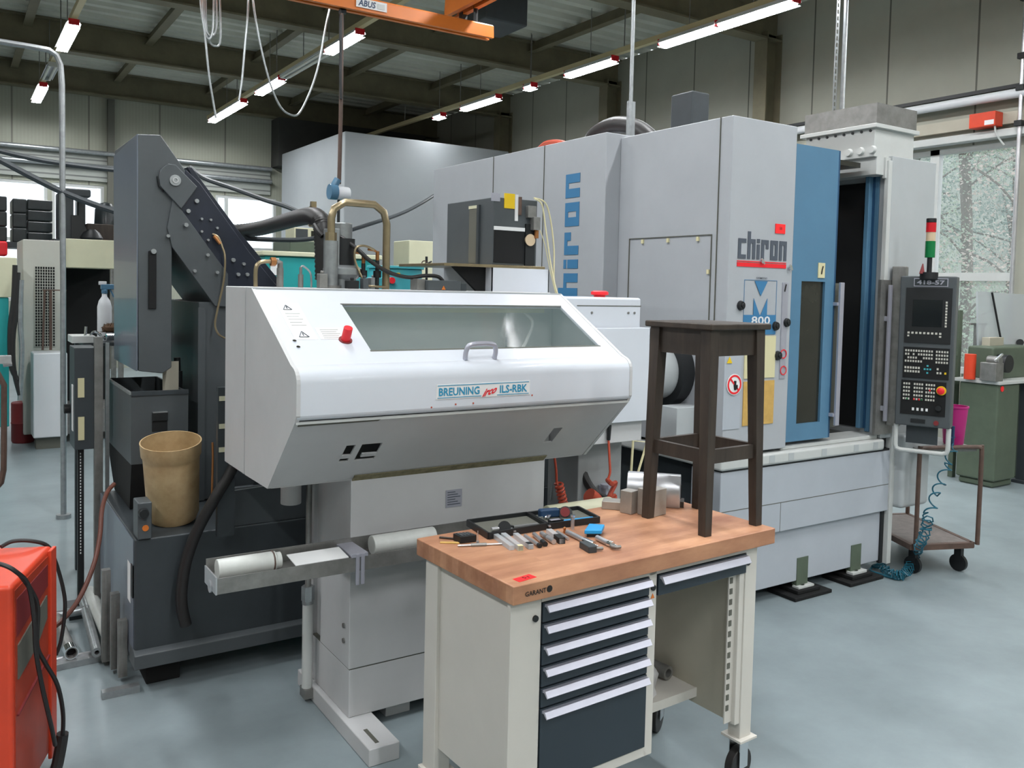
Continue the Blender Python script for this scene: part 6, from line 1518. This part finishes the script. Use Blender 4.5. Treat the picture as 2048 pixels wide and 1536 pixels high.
for x, y in ((-0.36, -0.38), (-0.05, -0.38), (-0.36, -0.05), (-0.05, -0.05)):
    O_(MB().cyl((x - 0.012, y, 0.035), (x + 0.012, y, 0.035), 0.035), 'castor_wheel', 'black')
for i, (pts, l) in enumerate((([(0.082, 2.980, 0.890), (0.121, 3.000, 0.881), (0.160, 2.980, 0.859), (0.200, 3.050, 0.785), (0.215, 3.050, 0.674), (0.220, 3.060, 0.573), (0.238, 3.080, 0.447), (0.267, 3.120, 0.291), (0.286, 3.200, 0.182)], 'black cable looping over the front of the orange cabinet, inner strand'),
                             ([(0.175, 3.020, 0.833), (0.207, 3.060, 0.768), (0.227, 3.080, 0.702), (0.225, 3.080, 0.581), (0.250, 3.120, 0.503), (0.293, 3.200, 0.386), (0.315, 3.250, 0.256), (0.314, 3.280, 0.137)], 'black cable over the orange cabinet swinging out past its edge'),
                             ([(0.142, 3.420, 0.819), (0.177, 3.440, 0.828), (0.231, 3.440, 0.822), (0.286, 3.450, 0.793), (0.315, 3.480, 0.720), (0.341, 3.500, 0.609), (0.346, 3.500, 0.533), (0.333, 3.500, 0.424), (0.316, 3.500, 0.371)], 'black cable arching from the top of the orange cabinet down beside it'))):
    tag(MB().tube(pts, 0.007, 8, sm=6).build('power_cable', 'hose'), l, 'cable')
c = Vector((0.311, 3.280, 0.137))
tag(MB().tube([c + Vector((0.005, 0, 0.04)), c, c + Vector((-0.02, -0.02, -0.08)), c + Vector((-0.06, -0.05, -0.13))], 0.02, 10, sm=3).build('cable_plug', 'hose'), 'dark rubber plug lying against the foot of the orange cabinet', 'plug')

# ================================================================== BACKGROUND, FAR SIDE
t = thing('milling_machine', 'cream machine cabinet with a dark square mesh grille in the far aisle', 'milling machine', (0.634, 10.3, 0))
Yc = 10.3
MB().box((0.634, Yc, 0.10), (1.03, Yc + 0.9, 2.14)).build('cabinet', 'mill', t, bev=0.012)
gx0, gx1, gz0, gz1 = 0.744, 0.930, 1.025, 1.864
MB().box((gx0, Yc - 0.006, gz0), (gx1, Yc + 0.001, gz1)).build('grille_back', 'black_matt', t, smooth=0)
b = MB()
for i in range(9): x = gx0 + (gx1 - gx0) * i / 8; b.box((x - 0.003, Yc - 0.012, gz0), (x + 0.003, Yc - 0.008, gz1))
for i in range(29): z = gz0 + (gz1 - gz0) * i / 28; b.box((gx0, Yc - 0.012, z - 0.003), (gx1, Yc - 0.008, z + 0.003))
b.build('grille', 'mill', t, smooth=0)
MB().box((1.03, Yc + 0.05, 1.86), (1.56, Yc + 1.2, 2.17)).build('head_beam', 'cream', t, bev=0.01)
MB().box((1.03, Yc + 0.7, 0.1), (1.56, Yc + 1.0, 1.86)).build('inner_wall', 'black_matt', t, smooth=0)
MB().box((0.75, Yc - 0.05, 0.09), (1.62, Yc + 1.2, 0.35)).build('base', 'steel_d', t, smooth=0)
t = thing('steel_locker', 'low white cabinet with rounded top edge standing before the grille machine', 'cabinet', (0.691, 9.9, 0))
x0, x1 = 0.695, 1.006
MB().box((x0, 9.9, 0.12), (x1, 10.2, 0.986)).build('body', 'white', t, bev=0.015)
MB().box((x0 + 0.03, 9.95, 0.0), (x1 - 0.02, 10.15, 0.12)).build('plinth', 'seam', t, smooth=0)
t = thing('wire_frame', 'dark upright wire frame on top of the low white cabinet', 'frame', (x0 + 0.05, 9.95, 1.0))
zt_, zb_ = 1.623, 1.013
xa, xb, xc = 0.786, 0.858, 1.004
MB().bar((xa, 9.95, zb_), (xa + 0.02, 9.95, zt_), 0.02, 0.02).bar((xb, 9.95, zb_), (xb, 9.95, zt_), 0.025, 0.02).bar((xa, 9.95, zt_), (xc, 9.95, zt_), 0.015, 0.012).build('frame', 'rust', t)
t = thing('waste_drum', 'dark red round drum standing in the far aisle beside the low white cabinet', 'drum', (0.55, 9.9, 0))
c = Vector((0.640, 10.465, -0.000))
MB().lathe((c.x, c.y, 0), [(0.10, 0), (0.11, 0.02), (0.11, 0.2), (0.115, 0.21), (0.11, 0.22), (0.11, 0.42), (0.10, 0.43)], 28).build('drum', 'redfloor', t)
t = thing('machine_enclosure', 'pale yellowish machine housing at the very edge behind the steel conduit', 'machine', (0.403, 9.6, 0))
MB().box((-0.3, 9.6, 1.55), (0.544, 10.3, 1.933)).build('housing', 'cream', t, bev=0.01)
MB().box((-0.3, 9.62, 0.3), (0.474, 10.3, 1.55)).box((-0.25, 9.7, 0.0), (0.35, 10.2, 0.3)).build('lower_housing', 'teal', t, bev=0.01)
for i, pts in enumerate(([(0.516, 9.400, 1.860), (0.502, 9.400, 1.531), (0.472, 9.400, 1.248), (0.479, 9.400, 0.918), (0.532, 9.400, 0.774)], [(0.540, 9.400, 1.791), (0.522, 9.400, 1.437), (0.496, 9.400, 1.154), (0.503, 9.400, 0.870), (0.552, 9.400, 0.630)], [(0.568, 9.400, 1.721), (0.555, 9.400, 1.343), (0.570, 9.400, 1.058), (0.552, 9.400, 0.582)])):
    tag(MB().tube(pts, 0.022, 8, sm=5).build('coolant_hose', 'hose' if i < 2 else 'galv'), ['outermost dark hose hanging on the pale housing beside the grille machine', 'second dark hose hanging between the pale housing and the grille machine', 'grey metal hose hanging close to the edge of the grille machine'][i], 'hose')
t = thing('tube_trestle', 'dark bent tube leg of a trestle at the very edge above the orange cabinet', 'trestle', (0.215, 5.000, 0.690))
MB().tube([(0.144, 5.000, 1.385), (0.224, 5.000, 1.208), (0.222, 5.000, 0.880), (0.220, 5.000, 0.779), (0.209, 5.000, 0.716), (0.172, 5.000, 0.670), (0.076, 5.000, 0.643)], 0.014, 8).bar((0.081, 5.000, 1.386), (0.073, 5.000, 0.166), 0.04, 0.04).build('bent_tube', M['rust'], t)
MB().box((0.207, 5.000, 1.314), up((0.257, 5.050, 1.333), 0.02)).cyl((0.221, 5.020, 1.307), (0.260, 5.020, 1.313), 0.012).build('clamp', 'steel', t)
# film-wrapped crates stacked by the windows
def crate_stack(px0, px1, ytop, zs, label, n, Y_=13.5, m='film'):
    for i in range(n):
        z0 = zs[0] + (zs[1] - zs[0]) * i / n; z1 = zs[0] + (zs[1] - zs[0]) * (i + 1) / n - 0.01
        o = MB().box((px0, Y_, z0), (px1, Y_ + 0.6, z1)).build('storage_crate', m, bev=0.015)
        tag(o, label % ['bottom one', 'second from below', 'third from below', 'fourth from below', 'topmost'][i if i < n - 1 else 4], 'crate')
zt_ = lambda a: a
z2 = 1.9
def plat(x0, x1, y, z, label):
    t = thing('storage_rack', label, 'rack', (x0, y, 0))
    MB().box((x0, y, z - 0.08), (x1, y + 0.7, z)).build('deck', 'dark2', t, smooth=0)
    for x in (x0 + 0.02, x1 - 0.08):
        for yy in (y + 0.02, y + 0.62): MB().box((x, yy, 0), (x + 0.06, yy + 0.06, z - 0.08)).build('leg', 'steel_d', t, smooth=0)
xa, xb, xc = 0.714, 0.891, 1.192
z0 = 2.220
plat(-0.3, xc + 0.05, 13.5, z0, 'steel rack carrying the dark wrapped crates before the first window')
crate_stack(xa, xb - 0.01, 0, (z0, 2.813), 'plain dark crate in the stack before the first far window, %s', 3)
crate_stack(xb, xc, 0, (z0, 2.817), 'film-wrapped dark crate in the stack right by the window post, %s', 4)
crate_stack(-0.3, 0.650, 0, (z0, 2.831), 'dark reddish crate cut by the photo edge, %s', 3)
tag(MB().box((-0.3, 13.3, 2.020), (0.645, 13.49, 2.218)).build('red_canister', 'red', bev=0.03), 'bright red canister at the photo edge below the wrapped crates', 'canister')
xa, xb, xc, xd = 1.138, 1.339, 1.499, 1.820
z0 = 2.235
plat(xa - 0.05, xd + 0.1, 12.2, z0, 'steel rack carrying the tall column and brown cases behind the cream beam')
t = thing('drill_column', 'tall dark drilling column with cables standing before the second window', 'drill press', (xb, 12.2, z0))
MB().box((xa, 12.25, z0), (xb - 0.02, 12.5, 2.816)).build('column', M['dark2'], t, bev=0.02)
MB().prism([(xb - 0.05, z0), (xc + 0.02, z0), (xb + 0.05, 2.543), (xb - 0.05, 2.543)], 'Y', 12.22, 12.45).build('slanted_arm', 'black', t)
MB().box((xa + 0.02, 12.2, 2.777), (1.511, 12.5, 2.875)).build('head', 'dark2', t, bev=0.02)
MB().lathe((xc + 0.02, 12.25, z0), [(0.12, 0), (0.14, 0.03), (0.10, 0.10), (0.05, 0.14)], 20).build('foot', 'black', t)
tag(MB().box((xb + 0.06, 12.62, z0), (1.499, 12.85, 2.850)).build('storage_crate', 'film', bev=0.02), 'upright dark wrapped crate behind the drilling column, before the second window', 'crate')
tag(MB().box((xc, 12.5, z0), (xd, 12.85, 2.465)).build('wooden_case', M['stool'], bev=0.01), 'long brown wooden case behind the hood, with a dark lump on it', 'case')
tag(MB().lathe((1.746, 12.68, 2.465), [(0.14, 0), (0.13, 0.2), (0.08, 0.28), (0.02, 0.3)], 14).build('black_bag', 'film'), 'dark bag-like lump standing on the long brown case', 'bag')
# long cables crossing the far bay
tag(MB().tube([(0.206, 8.000, 2.790), (0.340, 8.000, 2.739), (0.618, 8.000, 2.696), (0.909, 8.000, 2.675), (1.213, 8.000, 2.666), (1.572, 8.000, 2.669)], 0.02, 8, sm=6).build('overhead_cable', 'dark2'), 'upper dark cable crossing the far windows behind the hood', 'cable')
tag(MB().tube([(0.209, 7.000, 2.596), (0.297, 7.000, 2.553), (0.478, 7.000, 2.460), (0.666, 7.000, 2.370), (0.860, 7.000, 2.298), (1.061, 7.000, 2.239), (1.270, 7.000, 2.182)], 0.022, 8, sm=6).build('overhead_cable', 'dark2'), 'thick cable slanting down across the far windows in front of the crates', 'cable')
tag(MB().tube([(1.446, 6.500, 2.558), (1.527, 6.400, 2.478), (1.683, 6.200, 2.400), (1.835, 6.000, 2.320), (1.910, 5.800, 2.271), (1.946, 5.600, 2.217)], 0.017, 8, sm=6).build('overhead_cable', 'dark2'), 'dark cable running down from the conveyor to the suction hose', 'cable')
tag(MB().tube([(1.443, 5.200, 2.009), (1.684, 5.200, 2.010), (1.872, 5.200, 2.025), (2.107, 5.300, 2.079), (2.445, 5.600, 2.171), (2.863, 6.000, 2.291), (3.181, 6.300, 2.409), (3.483, 6.600, 2.536)], 0.014, 8, sm=6).build('overhead_cable', 'dark2'), 'dark cable hanging in a long arc behind the bent pipe up to the logo cabinet', 'cable')
# teal machine and neighbours in front of the partition
t = thing('turning_machine', 'teal machine housing with a beige lid edge behind the bar feeder', 'lathe', (2.43, 8.0, 0))
MB().box((2.45, 8.0, 0.2), (3.6, 8.9, 2.0)).box((2.5, 8.05, 0.0), (3.5, 8.85, 0.2)).build('housing', 'teal', t, bev=0.02)
MB().box((2.42, 7.97, 2.0), (3.62, 8.95, 2.045)).build('lid_edge', 'cream', t, bev=0.01)
MB().plate((2.501, 7.995, 1.821), (0.08, 0, 0), (0, 0, 0.16), 0.003).build('label', 'paper', t, smooth=0)
x0, x1 = 3.123, 3.523
t = thing('desk_cabinet', 'grey-green cabinet carrying the small monitor behind the teal housing', 'cabinet', (x0, 9.3, 0))
MB().box((x0, 9.3, 0), (x1 + 0.2, 9.9, 2.214)).build('body', 'green', t, bev=0.01)
zt_ = 2.214
t = thing('monitor', 'small white-framed monitor standing on the grey-green cabinet', 'monitor', (x0 + 0.1, 9.4, zt_))
xa, xb, za, zb_ = 3.200, 3.366, 2.225, 2.368
MB().box((xa, 9.4, zt_), (xb + 0.16, 9.7, zb_)).build('casing', 'cream', t, bev=0.01)
MB().box((xa + 0.02, 9.393, zt_ + 0.02), (xb - 0.01, 9.402, zb_ - 0.015)).build('screen', M['dark2'], t, smooth=0)
MB().box((xb + 0.03, 9.393, zt_ + 0.02), (xb + 0.12, 9.402, zb_ - 0.03)).build('side_window', 'darkglass', t, smooth=0)
c = Vector((3.399, 7.000, 1.800))
t = thing('teal_drum', 'light teal round machine head with red and yellow buttons behind the pipe leg', 'machine head', (c.x, 7.0, 0))
ztop = 1.898
MB().cyl((c.x, 7.2, 0.0), (c.x, 7.2, ztop), 0.24, n=40).box((c.x - 0.42, 7.02, 1.2), (c.x, 7.4, ztop - 0.08)).build('drum', 'tealb', t, bev=0.01)
MB().cyl((c.x, 7.2, ztop), (c.x, 7.2, ztop + 0.025), 0.26, n=40).build('lid', 'tealb', t, bev=0.006)
p = Vector((3.249, 6.950, 1.793)); MB().cyl((p.x, 6.94, p.z), (p.x, 7.02, p.z), 0.028).build('red_button', 'red', t)
p = Vector((3.311, 6.950, 1.847)); MB().cyl((p.x, 6.94, p.z), (p.x, 7.0, p.z), 0.015).build('yellow_button', 'yellow', t)
x0, x1 = 4.219, 4.490
t = thing('wall_cabinet', 'tall cream cabinet beyond the teal machine head, next to the logo cabinet', 'cabinet', (x0, 8.6, 0))
MB().box((x0, 8.6, 0), (x1 + 0.3, 9.0, 2.249)).build('body', 'cream', t, bev=0.01)
x0, x1 = 3.703, 3.923
tag(MB().box((x0, 7.8, 0), (x1, 8.2, 1.945)).build('white_cabinet', 'white', bev=0.01), 'lower white cabinet between the teal head and the cream cabinet', 'cabinet')
t = thing('pipe_valve', 'small black valve with a ring handle standing before the cream cabinet', 'valve', (3.818, 7.400, 1.904))
MB().cyl((3.826, 7.400, 1.522), (3.816, 7.400, 2.032), 0.012).cyl((3.785, 7.400, 1.950), (3.870, 7.400, 1.987), 0.008).build('stem', 'black', t)
MB().ring((3.790, 7.390, 1.965), (3.801, 7.410, 1.965), 0.03, 0.02).build('ring_handle', 'rust', t)
p = Vector((3.826, 7.400, 1.522)); MB().box((p.x - 0.05, 7.36, 0), (p.x + 0.05, 7.46, p.z + 0.05)).build('stand', 'steel_d', t, smooth=0)
# ================================================================== BACKGROUND, WINDOW SIDE
# trolley
R_, B_, F_ = Vector((5.449, 2.954, 0.2)), Vector((5.752, 3.594, 0.2)), Vector((5.049, 3.111, 0.2))
Lc = R_ + 0 * R_ + (F_ - R_) + (B_ - R_)
t = thing('push_trolley', 'tube-framed trolley with a brown deck parked behind the operator panel', 'trolley', tuple(R_ * 1.0)[:2] + (0,))
def quadbox(b, pts, z0, z1):
    vs = [(p.x, p.y, z0) for p in pts] + [(p.x, p.y, z1) for p in pts]
    return b.add(vs, [(3, 2, 1, 0), (4, 5, 6, 7), (0, 1, 5, 4), (1, 2, 6, 5), (2, 3, 7, 6), (3, 0, 4, 7)])
quadbox(MB(), [R_, B_, Lc, F_], 0.175, 0.2).build('deck', 'grating', t, bev=0.004)
b = MB()
for p, q_ in ((R_, B_), (B_, Lc), (Lc, F_), (F_, R_)): b.bar((p.x, p.y, 0.185), (q_.x, q_.y, 0.185), 0.03, 0.035)
b.build('deck_frame', M['rust'], t)
zt_ = 0.815
def uframe(p, q_):
    d = (q_ - p).normalized()
    pts = [Vector((p.x, p.y, 0.19)), Vector((p.x, p.y, zt_ - 0.04)), Vector((p.x, p.y, zt_ - 0.012)) + d * 0.012, Vector((p.x, p.y, zt_)) + d * 0.04, Vector((q_.x, q_.y, zt_)) - d * 0.04, Vector((q_.x, q_.y, zt_ - 0.012)) - d * 0.012, Vector((q_.x, q_.y, zt_ - 0.04)), Vector((q_.x, q_.y, 0.19))]
    MB().tube(pts, 0.014, 10, sm=3).build('push_frame', 'rust', t)
uframe(R_ + Vector((0.02, -0.02, 0)), F_ + Vector((-0.0, -0.02, 0))); uframe(B_, Lc)
e = (B_ - R_).normalized()
quadbox(MB(), [R_, R_ + e * 0.40, F_ + e * 0.40, F_], zt_ - 0.03, zt_ - 0.005).build('upper_tray', 'steel_d', t, bev=0.003)
for p, s in ((R_, 0.06), (B_, -0.06), (Lc, -0.06), (F_, 0.06)):
    c = p + e * s + ((F_ - R_).normalized() * (0.05 if p in (R_, B_) else -0.05))
    w = MB().cyl((c.x - 0.012, c.y, 0.055), (c.x + 0.012, c.y, 0.055), 0.055).bar((c.x, c.y, 0.06), (c.x, c.y, 0.176), 0.035, 0.045)
    w.build('castor', 'black', t)
c = (R_ * 0.80 + F_ * 0.20) + e * 0.12
t = thing('waste_bin', 'magenta plastic bin standing on the trolley beside the operator panel', 'bin', (c.x, c.y, zt_))
MB().lathe((c.x, c.y, zt_ - 0.005), [(0.055, 0), (0.06, 0.01), (0.078, 0.235), (0.083, 0.24), (0.083, 0.25), (0.075, 0.25), (0.055, 0.02)], 32).build('bin', 'magenta', t)
p = Vector((5.158, 2.950, 0.896))
t = thing('air_gun', 'blue air gun hanging on the coil hose before the magenta bin', 'air gun', tuple(p))
MB().tube([p + Vector((0, 0, -0.05)), p, p + Vector((0.0, 0, 0.07))], 0.011, 8).cyl(p + Vector((-0.025, 0, 0.0)), p + Vector((0.025, 0, 0)), 0.005).build('gun_body', M['navy'], t)
t = thing('spiral_hose', 'teal spiral air hose trailing from the air gun to the floor', 'hose', (4.983, 3.179, 0.000))
path = smooth_path([Vector(p) for p in ((5.149, 2.940, 0.858), (5.094, 2.920, 0.783), (4.984, 2.900, 0.675), (4.890, 2.880, 0.584), (4.793, 2.860, 0.481), (4.719, 2.840, 0.378))] + [Vector(p) for p in ((5.180, 3.172, 0.100), (4.975, 3.101, 0.040), (4.898, 3.124, 0.030), (4.962, 3.253, 0.030))], 30)
pts = []
for i, p in enumerate(path):
    f = i / (len(path) - 1); d = (path[min(i + 1, len(path) - 1)] - path[max(i - 1, 0)]).normalized(); u = d.orthogonal().normalized(); v = d.cross(u)
    ph = 2 * PI * (f * 12 + max(0, f - 0.45) ** 1.2 * 60); R__ = 0.030 if f > 0.05 else 0.004
    q_ = p + (u * math.cos(ph) + v * math.sin(ph)) * R__; q_.z = max(q_.z, 0.008); pts.append(q_)
MB().tube(pts, 0.0045, 6).build('coil', 'tealcoil', t)
tag(MB().tube([(5.056, 3.351, 0.010), (4.902, 3.300, 0.010), (4.884, 3.200, 0.010), (4.912, 3.099, 0.010), (4.974, 3.225, 0.020), (4.960, 3.323, 0.020), (5.071, 3.308, 0.020)], 0.008, 8, sm=6).build('hose_tangle', 'tealcoil'), 'flat tangle of dark teal hose on the floor by the machine foot', 'hose')
# green lathe cabinet with chip guard
gx, gy = 8.06, 4.2
t = thing('green_lathe', 'olive green lathe with cabinet base and black chuck by the window', 'lathe', (gx, gy, 0))
MB().box((gx, gy, 0.06), (gx + 0.38, gy + 0.37, 0.965)).box((gx + 0.02, gy + 0.02, 0), (gx + 0.36, gy + 0.35, 0.06)).build('base_cabinet', 'green', t, bev=0.02)
MB().box((gx - 0.02, gy - 0.02, 0.965), (gx + 1.2, gy + 0.42, 0.995)).build('drip_tray', 'rim', t, bev=0.004)
MB().box((gx + 0.7, gy, 0), (gx + 1.15, gy + 0.37, 0.965)).build('second_cabinet', 'green', t, bev=0.02)
hx = 8.127
MB().box((hx + 0.1, 4.35, 0.99), (hx + 0.9, 4.6, 1.298)).build('headstock', 'green', t, bev=0.02)
c = Vector((8.327, 4.300, 1.146)); MB().cyl((c.x, 4.25, c.z), (c.x, 4.36, c.z), 0.085, n=32).build('chuck', 'black', t, bev=0.006)
c = Vector((8.079, 4.300, 1.186)); MB().box((c.x - 0.08, 4.2, 0.995), (c.x + 0.06, 4.35, c.z - 0.02)).cyl((c.x, 4.2, c.z), (c.x, 4.32, c.z), 0.04).build('tool_post', 'steel_d', t, bev=0.008)
MB().tube([(c.x - 0.06, 4.22, c.z), (c.x + 0.02, 4.2, c.z + 0.06)], 0.012, 8).build('lever', 'chrome', t)
c = Vector((8.119, 4.190, 0.926)); MB().cyl((c.x, 4.199, c.z), (c.x, 4.194, c.z), 0.026).build('red_mark', 'redtag', t)
MB().prism([(8.459, 1.282), (9.447, 1.227), (9.394, 1.803), (8.397, 1.822)], 'Y', 4.62, 4.64).build('chip_guard', M['clearplastic'], t, smooth=0)
MB().bar((8.618, 4.600, 1.815), (8.817, 4.600, 1.368), 0.014, 0.014).cyl((9.158, 4.580, 1.314), (9.258, 4.630, 1.309), 0.035).build('guard_stay', 'black', t)
MB().box((8.437, 4.5, 1.294), (8.692, 4.58, 1.377)).build('display_box', 'bench_in', t, bev=0.004)
gx2 = gx + 1.3
t = thing('green_post', 'dark green upright post at the photo edge beside the lathe cabinet', 'post', (8.714, 4.292, 0.000))
p = Vector((8.599, 4.230, 0.000)); MB().box((p.x - 0.02, p.y - 0.04, 0), (p.x + 0.02, p.y + 0.04, 0.949)).box((p.x - 0.06, p.y - 0.06, 0), (p.x + 0.06, p.y + 0.06, 0.03)).build('post', M['dark2'], t, bev=0.004)
# panel screen and things between
t = thing('splash_screen', 'tall framed splash screen with pale pane behind the operator panel', 'screen', (7.948, 4.600, 1.544))
x0, x1 = 8.052, 8.207
MB().box((x0 - 0.1, 4.7, 0.9), (x1, 4.71, 1.626)).build('pane', 'clearplastic', t, smooth=0)
MB().box((x1, 4.68, 0.0), (x1 + 0.06, 4.73, 1.636)).box((x0 - 0.1, 4.68, 0.7), (x1, 4.72, 1.2)).build('frame', 'green', t, bev=0.004)
t = thing('tin_can', 'orange-red tin standing at the far end of the lathe tray', 'tin', (8.1, 4.45, 0.995))
c = Vector((8.018, 4.450, 1.011))
t.location = (c.x, c.y, 0.995); INV[t.name] = Matrix.Translation((c.x, c.y, 0.995)).inverted()
MB().cyl((c.x, c.y, 0.995), (c.x, c.y, 1.232), 0.05, n=28).build('tin', 'orange', t, bev=0.004)
tag(MB().cyl((c.x + 0.10, c.y - 0.1, 0.995), (c.x + 0.10, c.y - 0.1, 1.15), 0.035).build('green_jar', 'greenl', bev=0.004), 'small greenish jar beside the orange-red tin on the lathe tray', 'jar')
t = thing('coat_stand', 'thin dark tube frame rising behind the tins by the window', 'frame', (8.935, 4.900, 0.906))
MB().bar((8.921, 4.900, 0.854), (8.902, 4.900, 1.489), 0.03, 0.03).bar((9.055, 4.900, 0.848), (9.035, 4.900, 1.488), 0.025, 0.03).bar((8.790, 4.900, 1.489), (9.093, 4.900, 1.488), 0.02, 0.02).build('tube_frame', M['steel_d'], t)
p = Vector((8.987, 4.900, 0.851)); MB().box((p.x - 0.1, 4.85, 0), (p.x + 0.1, 4.95, p.z)).build('foot_box', 'green', t)
